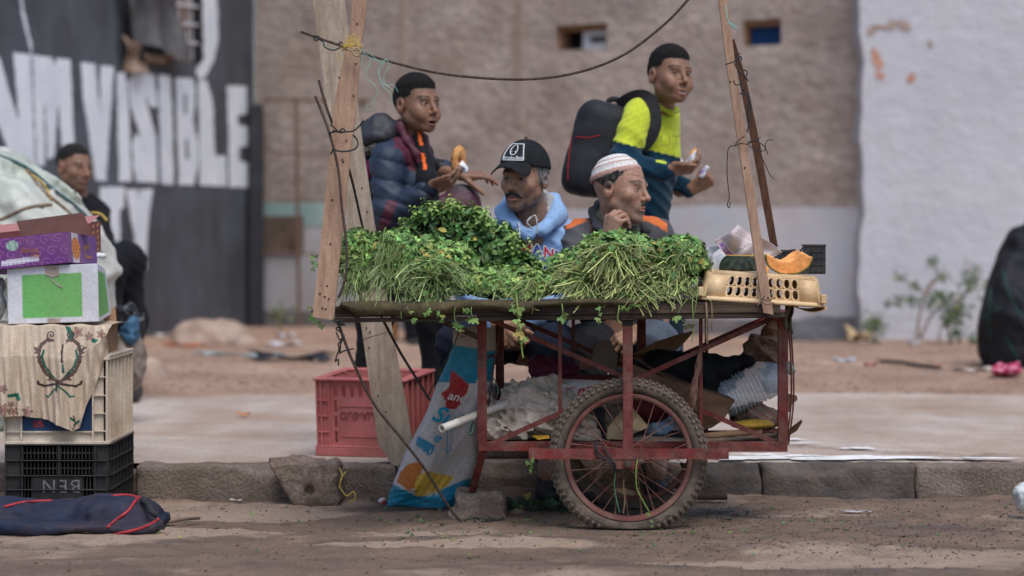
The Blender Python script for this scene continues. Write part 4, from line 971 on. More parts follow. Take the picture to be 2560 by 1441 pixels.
# --- left: parsley bunches with thin green stems
bunch('bushy parsley bunch beside the pine board at the left end', [E(895, 650, 8.10, 62, 72, .15)], 1900, PARC, .019,
      [(170, px_s(870, 930, 640, 680, 8.0, 8.06), px_s(846, 930, 690, 766, 7.89, 7.95), .0016, GST, GEND, 1), (90, px_s(900, 960, 660, 690, 7.98, 8.02), px_s(842, 900, 650, 700, 7.92, 7.96), .0016, GST, GEND, 2)])
bunch('parsley bunch with stems looping forward left of the mint heap', [E(990, 645, 8.10, 75, 66, .16)], 2000, (0.14, 0.26, 0.065), .019,
      [(240, px_s(970, 1030, 620, 680, 7.96, 8.02), px_s(905, 1040, 690, 768, 7.885, 7.94), .0017, GST, GEND, 3), (70, px_s(960, 1010, 610, 640, 7.96, 8.0), px_s(930, 1000, 640, 680, 7.90, 7.94), .0015, GST, GEND, 4, .05)])
bunch('parsley bunch with its round bundle of cut stem ends facing out', [E(1105, 665, 8.12, 85, 62, .15)], 1900, PARC, .019,
      [(330, px_s(1060, 1130, 680, 720, 8.0, 8.05), arc_s(1080, 718, 74, 46, 0, 6.28, 7.885, 7.915), .0019, (0.10, 0.15, 0.05), (0.30, 0.36, 0.15), 5, .0, .004),
       (110, px_s(1040, 1130, 640, 670, 7.95, 7.99), arc_s(1085, 700, 95, 55, 2.6, 6.6, 7.885, 7.92), .0017, GST, GEND, 6)])
bunch('low spread of parsley sprigs between the two big heaps', [E(1235, 712, 8.06, 92, 42, .14), E(1320, 715, 8.06, 75, 42, .14)], [1200, 1000], PARC, .022,
      [(60, px_s(1180, 1330, 690, 720, 7.95, 8.0), px_s(1170, 1350, 720, 770, 7.885, 7.93), .0015, GST, GEND, 7), (60, px_s(1310, 1380, 690, 730, 7.93, 7.98), px_s(1260, 1350, 740, 772, 7.885, 7.92), .0016, YST, YEND, 8)])
# --- right: coriander, pale root ends outwards
bunch('tall coriander bunch with brown root ends in the middle of the right heap', [E(1545, 640, 8.10, 105, 60, .16)], 1500, CORC, .024,
      [(300, px_s(1510, 1590, 650, 690, 8.0, 8.05), arc_s(1550, 680, 80, 55, 0, 6.28, 7.885, 7.93), .0024, (0.13, 0.13, 0.05), (0.33, 0.31, 0.14), 9, 0, .005),
       (150, px_s(1500, 1580, 610, 640, 7.95, 8.0), arc_s(1530, 640, 85, 75, 3.0, 6.4, 7.88, 7.92), .0024, YST, YEND, 10, .03)])
bunch('coriander bunch fanning its yellow stems to the left of the right heap', [E(1440, 680, 8.08, 72, 52, .15)], 900, CORC, .024,
      [(190, px_s(1450, 1500, 680, 715, 7.96, 8.0), arc_s(1465, 705, 85, 48, 2.4, 4.6, 7.885, 7.92), .0024, YST, YEND, 11), (110, px_s(1430, 1490, 700, 720, 7.97, 8.0), px_s(1400, 1520, 725, 762, 7.885, 7.92), .0023, BST, YEND, 12)])
bunch('coriander bunch at the right end of the heap beside the cream basket', [E(1700, 655, 8.10, 66, 64, .15)], 1250, CORC, .024,
      [(150, px_s(1640, 1700, 670, 700, 7.95, 8.0), px_s(1590, 1690, 680, 730, 7.885, 7.92), .0023, YST, YEND, 13), (120, px_s(1660, 1730, 690, 715, 7.95, 8.0), px_s(1640, 1745, 715, 760, 7.885, 7.92), .0022, BST, YEND, 14), (40, px_s(1690, 1750, 600, 640, 7.95, 7.98), px_s(1680, 1740, 640, 690, 7.91, 7.95), .0015, GST, GEND, 15)])
bunch('flattened coriander bunch at the front edge under the tall one', [E(1590, 715, 8.04, 100, 38, .12)], 500, CORC, .022,
      [(260, px_s(1540, 1650, 690, 720, 7.95, 8.0), px_s(1500, 1660, 715, 765, 7.88, 7.915), .0024, BST, YEND, 16), (70, px_s(1560, 1660, 690, 720, 7.93, 7.96), px_s(1560, 1700, 740, 775, 7.88, 7.9), .0022, YST, YEND, 17)])
# --- mint heap behind: sprigs with opposite leaves
mint = bunch('dark green heap of mint sprigs at the back of the cart top', [E(1120, 606, 8.36, 125, 86, .15), E(1212, 640, 8.34, 88, 88, .14), E(1290, 690, 8.3, 62, 55, .12)], [1300, 900, 500], MINC, .034, tmpl=OVA, cat='herbs')
mb = MB(); mbs = MB(); R_ = random.Random(9)
for k in range(90):
    e = [(1120, 606, 125, 86), (1212, 640, 88, 88), (1120, 606, 125, 86), (1290, 690, 62, 55)][k % 4]; a = R_.uniform(0.15, 2.95); dd = R_.uniform(8.2, 8.45)
    b0 = Vector(W(e[0]+e[2]*.85*math.cos(a), e[1]-e[3]*.85*math.sin(a), dd)); dr = Vector((math.cos(a)*.5+R_.gauss(0, .3), -.25+R_.gauss(0, .4), .35+.8*math.sin(a)*R_.uniform(.4, 1.1))).normalized(); ln = R_.uniform(.03, .075)
    tip = b0+dr*ln; mbs.tube([b0-dr*.04, b0, tip], [.0018, .0016, .001], 4, col=(0.11, 0.14, 0.05))
    for j in range(6):
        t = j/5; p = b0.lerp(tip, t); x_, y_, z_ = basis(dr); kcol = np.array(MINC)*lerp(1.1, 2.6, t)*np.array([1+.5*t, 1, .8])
        for sgn in (1, -1):
            out = (x_ if j % 2 else y_)*sgn; nr = (dr*1.0+out*.35+Vector((0, 0, .3))); rl = np.array([tuple(out+dr*(.2+.8*t))])
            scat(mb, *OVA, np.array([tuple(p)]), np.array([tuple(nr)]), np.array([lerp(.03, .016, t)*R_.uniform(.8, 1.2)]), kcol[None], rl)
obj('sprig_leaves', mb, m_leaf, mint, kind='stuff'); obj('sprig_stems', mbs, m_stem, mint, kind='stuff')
# --- sprigs trailing over the edge, one by one
def sprig(pts, leaves, label, stemc=GST, r=.0013, size=.019, lc=PARC):
    b = W(*pts[0]); s_ = thing('trailing_sprig', b, label, 'herb sprig', 'sprigs trailing from the cart')
    mb = MB(); mb.tube(wpath(pts, 20), r, 5, col=stemc); obj('stem', mb, m_stem, s_, smooth=True)
    for (x, y, d, k) in leaves:
        p = np.array(W(x, y, d)); mb = MB(); n_ = 3
        P = p+rng.normal(0, .006, (n_, 3)); N = np.tile(np.array((0, -1., .25)), (n_, 1))+rng.normal(0, .45, (n_, 3)); RL = np.tile(np.array((0.0, 0, -1.0)), (n_, 1))+rng.normal(0, .6, (n_, 3))
        scat(mb, *PAR, P, N, rng.uniform(.7, 1.1, n_)*size*k, jcol(lc, n_, .2), RL); obj('leaf', mb, m_leaf, s_)
fe = 7.87
sprig([(1000, 752, 7.9), (1002, 775, fe), (1003, 798, fe)], [], 'bare green stem hanging from the left parsley')
sprig([(1010, 748, 7.9), (1018, 770, fe), (1025, 780, fe)], [(1028, 775, fe, .8), (1034, 800, fe, .7)], 'small sprig hanging right of the pale plank')
sprig([(1070, 750, 7.9), (1068, 768, fe)], [(1068, 778, fe, .9)], 'single parsley leaf drooping over the burlap')
sprig([(1105, 752, 7.9), (1100, 775, fe), (1092, 796, fe)], [(1108, 785, fe, .8)], 'sprig with a bent stem hanging right of the drooping leaf')
sprig([(1150, 748, 7.9), (1138, 770, fe), (1136, 795, fe), (1142, 808, fe)], [(1142, 808, fe, 1.0), (1150, 822, fe, .8)], 'curved sprig hanging where the overhang stay starts')
sprig([(1180, 752, 7.9), (1178, 780, fe), (1182, 795, fe)], [(1166, 775, fe, 1.1), (1182, 798, fe, 1.1)], 'leafy sprig hanging left of the first red post')
sprig([(1290, 735, 7.9), (1294, 770, fe), (1300, 830, fe), (1304, 870, fe), (1308, 897, fe)], [(1290, 775, fe, 1.0), (1307, 840, fe, 1.3), (1300, 800, fe, .8)], 'long pale stem dangling far below the table by the hoodie', YST, .0026, .026)
sprig([(1330, 730, 7.9), (1332, 770, fe), (1330, 785, fe)], [], 'thin withered stem hanging right of the long pale one', BST, .001)
sprig([(1403, 745, 7.9), (1406, 770, fe), (1408, 790, fe)], [(1404, 792, fe, 1.3)], 'coriander leaf hanging in front of the thin red upright', GST, .002)
sprig([(1497, 752, 7.9), (1498, 775, fe), (1497, 790, fe)], [(1497, 775, fe, .7), (1497, 792, fe, .8)], 'short sprig hanging left of the middle red post')
sprig([(1550, 748, 7.9), (1547, 775, fe), (1544, 798, fe), (1552, 808, fe)], [(1560, 770, fe, .8)], 'hooked green stem hanging right at the middle red post', YST, .002)
sprig([(1590, 735, 7.9), (1583, 760, fe), (1600, 768, fe)], [(1578, 755, fe, 1.0)], 'curled stem lying over the edge right of the middle post', YST, .0022)
sprig([(1720, 748, 7.9), (1704, 765, fe), (1695, 785, fe)], [(1693, 792, fe, 1.2)], 'leaf on a bowed stem left of the dangling straw')
sprig([(1733, 735, 7.9), (1731, 770, fe), (1734, 815, fe), (1730, 855, fe)], [], 'straight thin stem dangling below the basket corner', GST, .0018)
sprig([(1696, 792, fe), (1710, 805, fe), (1720, 812, fe)], [(1718, 815, fe, 1.0)], 'withered brown leaf hanging on a twig under the table', BST, .001, .02, (.12, .09, .04))
sprig([(1738, 690, 7.95), (1744, 720, 7.9), (1740, 760, fe), (1735, 790, fe)], [(1738, 700, 7.9, .8)], 'fine stem trailing down the left side of the basket')
sprig([(850, 745, 7.93), (826, 765, 7.9), (808, 780, 7.88)], [(785, 770, 7.95, 1.0), (790, 795, 7.95, 1.2), (800, 806, 7.94, .9)], 'parsley leaves poking out below the pine board')
sprig([(840, 640, 8.0), (815, 640, 7.97)], [(788, 637, 7.96, .8), (790, 660, 7.96, .8)], 'parsley tips showing left of the pine board')
sprig([(1594, 1150, 7.92), (1590, 1175, 7.92), (1592, 1220, 7.93), (1606, 1250, 7.94), (1624, 1282, 7.95)], [(1626, 1285, 7.95, .7), (1628, 1305, 7.95, .5)], 'green stem caught on the wheel hub hanging to the rim', YST, .0022)
sprig([(1332, 1135, 7.92), (1330, 1160, 7.92), (1328, 1185, 7.92)], [(1326, 1150, 7.92, .7), (1330, 1180, 7.92, .8)], 'small sprig hanging from the red carrier beside the tyre')
for k, (px, py) in enumerate(((1765, 770), (1778, 762))):
    cord([[(px, py-12, 7.9), (px+2, py+20, 7.865), (px+1, py+60, 7.868), (px+3, py+90-30*k, 7.868)]], .0022 if k else .004, mat('straw', lin(128, 104, 82), lin(96, 76, 58), 40, .9), ['thick dirty straw strand hanging under the basket corner', 'thin straw strand hanging right of the thick one'][k], 'straw_strand', 'straw')
# --- burlap under the herbs, rolled over the front edge
m_bur = mat('burlap', lin(96, 84, 58), lin(66, 58, 40), 40, .95, .9, 160, dirt=(lin(48, 44, 30), .6, 8))
def bur_fn(u, v):
    px = lerp(852, 1600, u); a = v*PI*1.15; x = W(px, 0, 7.9).x; zt = ztop(x)
    hang = 0.036*smoothstep(0, .06, u)*(1-smoothstep(.62, .66, u)*.75)*(1-smoothstep(.93, 1, u))*(0.75+.2*math.sin(u*9)+.1*math.sin(u*23+1)); thk = .012+.005*math.sin(u*17)
    if v < .45: t = v/.45; return (x, lerp(8.06, 7.905, t), zt+.004+thk*.7*t)
    t = (v-.45)/.55; return (x, 7.89-.014*math.sin(t*PI)*(1.2+.5*math.sin(u*40)), zt+.004+thk*.7-(hang+.012)*t)
mb = MB(); mb.grid(bur_fn, 110, 16); o = obj('burlap_cloth', mb, m_bur, smooth=True, label='olive brown burlap rolled over the front edge under the herbs', cat='burlap'); solid(o, .004)
mb = MB(); mb.grid(lambda u, v: W(1962+18*u+3*math.sin(v*7), lerp(752, 828-8*math.sin(u*5), v), 7.98+.05*u+.02*math.sin(u*9+v*4)), 14, 14); o = obj('burlap_cloth', mb, m_bur, smooth=True, label='burlap corner hanging off the right end of the cart', cat='burlap'); solid(o, .006)

# --- cream basket turned upside down
m_cream = mat('cream_plastic', lin(222, 190, 146), lin(204, 168, 122), 7, .42, .15, 90, dirt=(lin(150, 116, 84), .35, 12), spec=.45)
bas = thing('plastic_basket', W(1905, 752, 8.0), 'cream plastic basket upside down with two rows of oval holes', 'basket')
BO = W(1905, 753, 7.915); bt = math.radians(3.6); BX = Vector((math.cos(bt), 0, -math.sin(bt))); BZ = Vector((math.sin(bt), 0, math.cos(bt))); BY = Vector((0, 1, 0))
def bp(x, y, z): return BO+BX*x+BY*y+BZ*z
LW, HH, DP = 0.196, 0.088, 0.40                                         # half length, height, depth
def cellhole(mb, x0, x1, z0, z1, yf, hw, hh_):
    cx_, cz = (x0+x1)/2, (z0+z1)/2; n_ = 16; vo = []; vi = []
    for k in range(n_):
        a = 2*PI*k/n_; c_, s_ = math.cos(a), math.sin(a); q = 1/max(abs(c_), abs(s_))
        vo.append(yf(cx_+(x1-x0)/2*c_*q, cz+(z1-z0)/2*s_*q)); vi.append(yf(cx_+hw*c_, cz+hh_*s_))
    mb.add(vo+vi, [(k, (k+1) % n_, n_+(k+1) % n_, n_+k) for k in range(n_)])
def side(yfun):
    mb = MB(); nx = 9; hx = .1225; cw = 2*hx/nx
    for i in range(nx):
        for z0, z1 in ((.008, .042), (.042, .076)): cellhole(mb, -hx+i*cw, -hx+(i+1)*cw, z0, z1, yfun, .0086, .0142)
    for x0, x1, z0, z1 in ((-LW+.012, -hx, 0, .076), (hx, LW-.012, 0, .076), (-hx, hx, 0, .008)):
        mb.add([yfun(x0, z0), yfun(x1, z0), yfun(x1, z1), yfun(x0, z1)], [(0, 1, 2, 3)])
    ks = 5                                                             # rounded shoulder up to the bottom sheet
    for k in range(ks):
        a0, a1 = PI/2*k/ks, PI/2*(k+1)/ks; xs_ = [-LW+.012, LW-.012]
        def sp(x, a): 
            p = yfun(x, .076+.012*math.sin(a)); return p+BY*(.012*(1-math.cos(a)))*(1 if yfun is yf_front else -1)
        mb.add([sp(xs_[0], a0), sp(xs_[1], a0), sp(xs_[1], a1), sp(xs_[0], a1)], [(0, 1, 2, 3)])
    return mb
def yf_front(x, z): return bp(x*(1-.10*z/HH), .10*z, z)
def yf_back(x, z): return bp(x*(1-.10*z/HH), DP-.10*z, z)
for yf in (yf_front, yf_back): o = obj('side', side(yf), m_cream, bas, smooth=True, auto=35); solid(o, .003)
for sx in (-1, 1):
    mb = MB()
    def ef(u, v):
        y_ = u; z = v*.088; cor = 1 if True else 0
        x = sx*(LW-.012+.012*math.sin(PI*min(1, min(y_, 1-y_)*14)/2))*(1-.10*z/HH)-sx*.012*max(0, (v-.86)/.14)**2
        return bp(x, lerp(.10*z, DP-.10*z, y_), z)
    mb.grid(ef, 16, 10); o = obj('end', mb, m_cream, bas, smooth=True); solid(o, .003)
    mb = MB(); mb.box(bp(sx*(LW+.002), .012, .018), (.018, .03, .03), Matrix((BX, BY, BZ)).transposed(), bev=.003); obj('foot_block', mb, m_cream, bas)
mb = MB(); mb.add([bp(-.17, .02, .0885), bp(.17, .02, .0885), bp(.17, DP-.02, .0885), bp(-.17, DP-.02, .0885)], [(0, 1, 2, 3)]); o = obj('bottom_sheet', mb, m_cream, bas); solid(o, .003)
mb = MB(); pts = []
for k in range(48):
    a = 2*PI*k/48; c_, s_ = math.cos(a), math.sin(a); sgn = lambda v: (1 if v > 0 else -1)
    pts.append(bp(sgn(c_)*abs(c_)**.3*(LW+.012), DP/2+sgn(s_)*abs(s_)**.35*(DP/2+.01), -.001))
vs_ = []; 
for p in pts:
    q = (p-bp(0, DP/2, 0)).normalized(); vs_ += [p-q*.014+BZ*.006, p+q*.004+BZ*.005, p+q*.008-BZ*.003, p+q*.005-BZ*.008]
mb.add(vs_, [(k*4+j, ((k+1) % 48)*4+j, ((k+1) % 48)*4+j+1, k*4+j+1) for k in range(48) for j in range(3)]); o = obj('rim', mb, m_cream, bas, smooth=True); solid(o, .0025)
mb = MB(); mb.grid(lambda u, v: bp(lerp(.115, LW+.017, u), .02+.2*v, -.008-.018*math.sin(PI*u)**.6*(1-.3*v)), 14, 6); o = obj('grip_lip', mb, m_cream, bas, smooth=True); solid(o, .003)

# --- pumpkin pieces lying on the basket
m_pump = mat('pumpkin', (1, 1, 1), (.85, .85, .82), 45, .6, .3, 90, vcol=True, spec=.3)
pc = np.array(W(1856, 676, 8.03)); pc[2] = W(0, 680, 8.03).z; pr = np.array((.076, .07, .075)); ztc = W(0, 638, 8.03).z
ax = np.array((0.05, -.62, .78)); ax /= np.linalg.norm(ax); e1 = np.cross(ax, (1, 0, 0)); e1 /= np.linalg.norm(e1); e2 = np.cross(ax, e1)
def rib(P): q = P-pc; return np.cos(11*np.arctan2(q@e1, q@e2))
zbas = float(bp(-.05, .1, .092).z)
def pf(P):
    d = ell(P, pc, pr)+.0022*rib(P)*smoothstep(.0, .05, np.linalg.norm(np.cross(P-pc, ax), axis=1))+nz(P, 90, .0008)
    d = np.maximum(d, P[:, 2]-ztc+.02*(P[:, 0]-pc[0])); return np.maximum(d, -(P[:, 2]-zbas))
def pcol(V):
    top = smoothstep(-.0035, -.001, V[:, 2]-ztc+.02*(V[:, 0]-pc[0])); r_ = (rib(V)+1)/2
    c = np.array((.032, .042, .026))*(0.7+.9*r_[:, None])*(1+.5*nz(V, 160, 1, 2)[:, None]); return c*(1-top[:, None])+np.array((.85, .42, .08))*top[:, None]
mb = MB(); sdf_add(mb, pf, pc-.085, pc+.085, .0035, colfn=pcol); obj('pumpkin_half', mb, m_pump, smooth=True, label='dark green half pumpkin resting on the basket', cat='pumpkin')
pc2 = np.array(W(1972, 642, 7.99))
def pf2(P):
    q = P-pc2; d = np.maximum(ell(P, pc2, (.079, .07, .06)), -ell(P, pc2+np.array((-.008, -.03, .024)), (.047, .075, .042)))
    pl = -q[:, 1]*.98-q[:, 2]*.25-.012; d = smax(d, pl, .004); d = np.maximum(d, q[:, 1]-.045)
    return smax(d, q[:, 2]-.004-.10*q[:, 0]-.012*np.sin(q[:, 0]*60), .004)+nz(P, 120, .0009)
def pcol2(V):
    rim = smoothstep(-.007, -.003, ell(V, pc2, (.079, .07, .06))); n_ = nz(V, 130, 1, 4)[:, None]
    fl = np.array((.92, .40, .13))*(1+.14*n_); rd = np.array((.17, .19, .06))*(1+.4*n_); return fl*(1-rim[:, None])+rd*rim[:, None]
mb = MB(); sdf_add(mb, pf2, pc2-.1, pc2+.1, .0032, colfn=pcol2); obj('pumpkin_wedge', mb, m_pump, smooth=True, label='orange fleshed pumpkin wedge beside the dark half', cat='pumpkin')
pc3 = np.array(W(1912, 676, 8.0)); mb = MB(); sdf_add(mb, lambda P: rbox(P, pc3, (.012, .02, .012), .006)+nz(P, 90, .002), pc3-.04, pc3+.04, .004, colfn=lambda V: np.tile((.85, .36, .1), (len(V), 1))); obj('pumpkin_chunk', mb, m_pump, smooth=True, label='small orange pumpkin chunk between the half and the wedge', cat='pumpkin')

# --- newspapers
m_news = mat('newsprint', (1, 1, 1), (.94, .93, .93), 20, .85, .25, 60, vcol=True)
def news(fn, colfn, label, nu=70, nv=70):
    mb = MB(); mb.grid(fn, nu, nv, colfn=colfn); o = obj('newspaper', mb, m_news, smooth=True, label=label, cat='newspaper'); return o
PINK = (.70, .58, .55)
def news_col(u, v):
    c = PINK
    if .08 < v < .9:
        ln = (v*34) % 1 > .45; colm = (u*4.2) % 1
        if ln and .06 < colm < .92 and u > .22: c = (.36, .31, .31)
    if .04 < u < .2 and .12 < v < .62: c = (.33, .17, .40) if not (.08 < u < .16 and .24 < v < .40 and int(v*90) % 3) else (.62, .52, .62)
    if .24 < u < .28 and .2 < v < .5 and int(v*60) % 2: c = (.25, .3, .5)
    return c
def news_fn(u, v):
    # sheet standing up in a peak, left corner raised
    P00, P10, P11, P01 = (1786, 602), (1845, 562), (1960, 632), (1838, 672)
    x = lerp(lerp(P00[0], P10[0], u), lerp(P01[0], P11[0], u), v); y = lerp(lerp(P00[1], P10[1], u), lerp(P01[1], P11[1], u), v)
    y += 7*math.sin(v*4.2+u*2)*(1-abs(2*u-1)**2)+5*max(0, u-.8)*math.sin(v*7)*4
    return W(x, y, 8.16+.05*v+.018*math.sin(u*7+v*3)+.012*math.sin(v*13+u*5))
o = news(news_fn, lambda u, v: news_col(v, 1-u) if False else news_col(1-u if False else u, v), 'crumpled pink newspaper sheet standing in a peak behind the pumpkin'); solid(o, .0012)
def wnews(P00, P10, P11, P01, d, label, s_):
    def fn(u, v):
        x = lerp(lerp(P00[0], P10[0], u), lerp(P01[0], P11[0], u), v); y = lerp(lerp(P00[1], P10[1], u), lerp(P01[1], P11[1], u), v)
        return W(x, y+3*math.sin(u*6+s_)*math.sin(v*4), d+.02*math.sin(u*5+v*4+s_))
    def cf(u, v):
        return (.36, .44, .46) if ((v*26) % 1 > .5 and .1 < u < .9 and .15 < v < .75 and (u*3) % 1 > .08) else (.74, .70, .70)
    o = news(fn, cf, label, 44, 44); solid(o, .0012)
wnews((1748, 622), (1800, 614), (1880, 640), (1770, 655), 8.22, 'white newspaper page lying left of the pink sheet', 0)
wnews((1762, 652), (1800, 622), (1850, 668), (1790, 690), 8.13, 'pale newspaper page folded in front of the white one', 2)

# --- black crate behind the pumpkin
m_bp = mat('black_plastic', (.016, .016, .017), (.026, .026, .027), 20, .45, .2, 80, dirt=(lin(96, 84, 76), .35, 9), spec=.5)
bc = thing('plastic_crate', W(2005, 712, 8.3), 'small black plastic crate with raised corners behind the pumpkin wedge', 'crate')
x0, x1 = W(1962, 0, 8.1).x, W(2062, 0, 8.1).x; zb = float(bp(.13, .2, .092).z); y0, y1 = 8.10, 8.29
def zpy(py, d=8.1): return W(0, py, d).z
for cxx, w_, t_ in ((x0, .036, zpy(628)), (x1, .05, zpy(614))):
    for yy in (y0, y1):
        s_ = 1 if cxx == x0 else -1; mb = MB()
        mb.box((cxx+s_*w_/2, yy, (zb+t_)/2), (w_, .006, t_-zb)); mb.box((cxx, yy+(.022 if yy == y0 else -.022), (zb+t_)/2), (.006, .04, t_-zb)); mb.box((cxx+s_*w_/2, yy, t_), (w_+.008, .014, .006))
        obj('corner', mb, m_bp, bc)
        for k in range(4):
            zz = lerp(zb+.01, t_-.02, k/3); mb = MB(); mb.box((cxx+s_*w_/2, yy+(-.005 if yy == y0 else .005), zz), (w_+.004, .005, .003)); obj('rib', mb, m_bp, bc)
        for k in range(3):
            mb = MB(); mb.box((cxx+s_*(w_*(k+.5)/3), yy+(-.0045 if yy == y0 else .0045), (zb+t_)/2), (.003, .004, t_-zb)); obj('rib', mb, m_bp, bc)
for yy in (y0, y1):
    zl_, zr_ = zpy(650), zpy(648); xa, xb = x0+.036, x1-.05
    mb = MB(); mb.bar((xb+.004, yy, zpy(618)), (xa+.012, yy, zl_), .006, .007, (0, 1, 0)); obj('rail', mb, m_bp, bc)
    mb = MB(); mb.bar((xb+.004, yy, zpy(630)), (xa+.012, yy, zl_-.01), .004, .004, (0, 1, 0)); obj('rail', mb, m_bp, bc)
    mb = MB(); mb.box(((x0+x1)/2, yy, (zb+zl_)/2-.01), (x1-x0-.02, .004, zl_-zb-.02)); obj('panel', mb, m_bp, bc)
for xx, t_ in ((x0, zpy(640)), (x1, zpy(640))):
    mb = MB(); mb.box((xx, (y0+y1)/2, (zb+t_)/2-.015), (.004, y1-y0-.08, t_-zb-.03)); obj('panel', mb, m_bp, bc)
mb = MB(); mb.bar(W(1926, 652, 8.12), W(1964, 629, 8.12), .008, .014, (0, 1, 0)); mb.bar(W(1964, 629, 8.12), W(1988, 626, 8.12), .008, .014, (0, 1, 0)); obj('handle', mb, m_bp, bc)
# ================================================================== PEOPLE
def V3(p): return np.array(W(*p))
def head_axes(yaw, pitch=0, roll=0):
    """yaw: degrees the face turns to the picture's right from looking at the viewer; columns = (subject's right, forward, up)"""
    y, p, r = map(math.radians, (yaw, pitch, roll))
    f = np.array((math.sin(y), -math.cos(y), 0.0)); rt = np.array((-math.cos(y), -math.sin(y), 0.0)); u = np.array((0, 0, 1.0))
    f, u = f*math.cos(p)+u*math.sin(p), u*math.cos(p)-f*math.sin(p)
    rt, u = rt*math.cos(r)+u*math.sin(r), u*math.cos(r)-rt*math.sin(r)
    return np.stack([rt, f, u], 1)
def head_sdf(p, o):
    ax = np.abs(p[:, 0]); q = np.stack([ax, p[:, 1], p[:, 2]], 1)          # mirrored half
    jw, fat, mo = o.get('jaw', 1.0), o.get('fat', 0.0), o.get('open', 0.0); ns = o.get('nose', 1.0)
    d = ell(p, (0, -.012, .030), (.0755, .0965, .0925))
    d = smin(d, ell(p, (0, .028, -.035), (.060+fat, .063, .080*jw)), .03)
    d = smin(d, rc(q, (.048+fat, .0, -.055*jw), (.017, .066, -.098*jw), .016, .014), .022)
    d = smin(d, sph(p, (0, .072, -.100*jw), .0175), .016)
    d = smin(d, rc(p, (-.037, .0775, .021), (.037, .0775, .021), .0105), .014)
    d = smin(d, sph(q, (.044+fat, .057, -.024), .019), .022)
    sk = ell(q, (.031, .099, .001), (.0165, .019, .0115)); d = smax(d, -sk, .012)
    d = smin(d, rc(p, (0, .086, .012), (0, .109, -.028), .0078*ns, .0100*ns), .011)
    d = smin(d, sph(p, (0, .1095, -.031), .0112*ns), .006); d = smin(d, sph(q, (.0125*ns, .0965, -.036), .0085*ns), .006)
    d = smin(d, ell(p, (0, .076, -.065), (.030, .019, .024)), .014)
    if o.get('cheek'): d = smin(d, sph(q, (.036, .068, -.045), .020), .02)
    sm = .005*o.get('smile', 0); mw = .004*o.get('smile', 0)
    d = smin(d, rc(q, (.021+mw, .0865-mw, -.066+sm), (.0, .0965, -.0625), .0040, .0058), .004)
    d = smin(d, rc(q, (.019+mw, .0865-mw, -.0735-mo*.5+sm), (.0, .0950, -.0755-mo), .0042, .0066), .004)
    d = smax(d, -ell(p, (0, .0985, -.0692-mo/2), (.022, .010+mo, .0016+mo*.55)), .0025)
    ag = o.get('age', 0)
    if ag:
        d = d+ag*.0016*np.exp(-(rc(q, (.020, .092, -.034), (.036, .074, -.072), .001)/.0035)**2)*smoothstep(.05, .07, p[:, 1])
        d = d+ag*.0011*(np.sin(p[:, 2]*430+1.2*np.cos(p[:, 0]*40))*smoothstep(.036, .046, p[:, 2])*smoothstep(.082, .072, p[:, 2])*smoothstep(.05, .07, p[:, 1]))
        d = d+ag*.0012*np.exp(-(rc(q, (.018, .086, -.010), (.046, .070, -.012), .0005)/.003)**2)
        d = d-ag*.0016*np.exp(-((ax-.052)/.010)**2-((p[:, 2]+.052)/.022)**2)*-1
    ld = sph(q, (.031, .0715, .001), .0150); slit = ell(q, (.0315, .0905, .0005), (.0130, .014, .0046*o.get('eye', 1.0)))
    d = smax(smin(d, ld, .004), -slit, .0018)
    e = ell(q, (.0785, -.013, -.006), (.0075, .0205, .033)); e = smax(e, -sph(q, (.0905, -.007, -.003), .0135), .004)
    d = smin(d, e, .007)
    return d
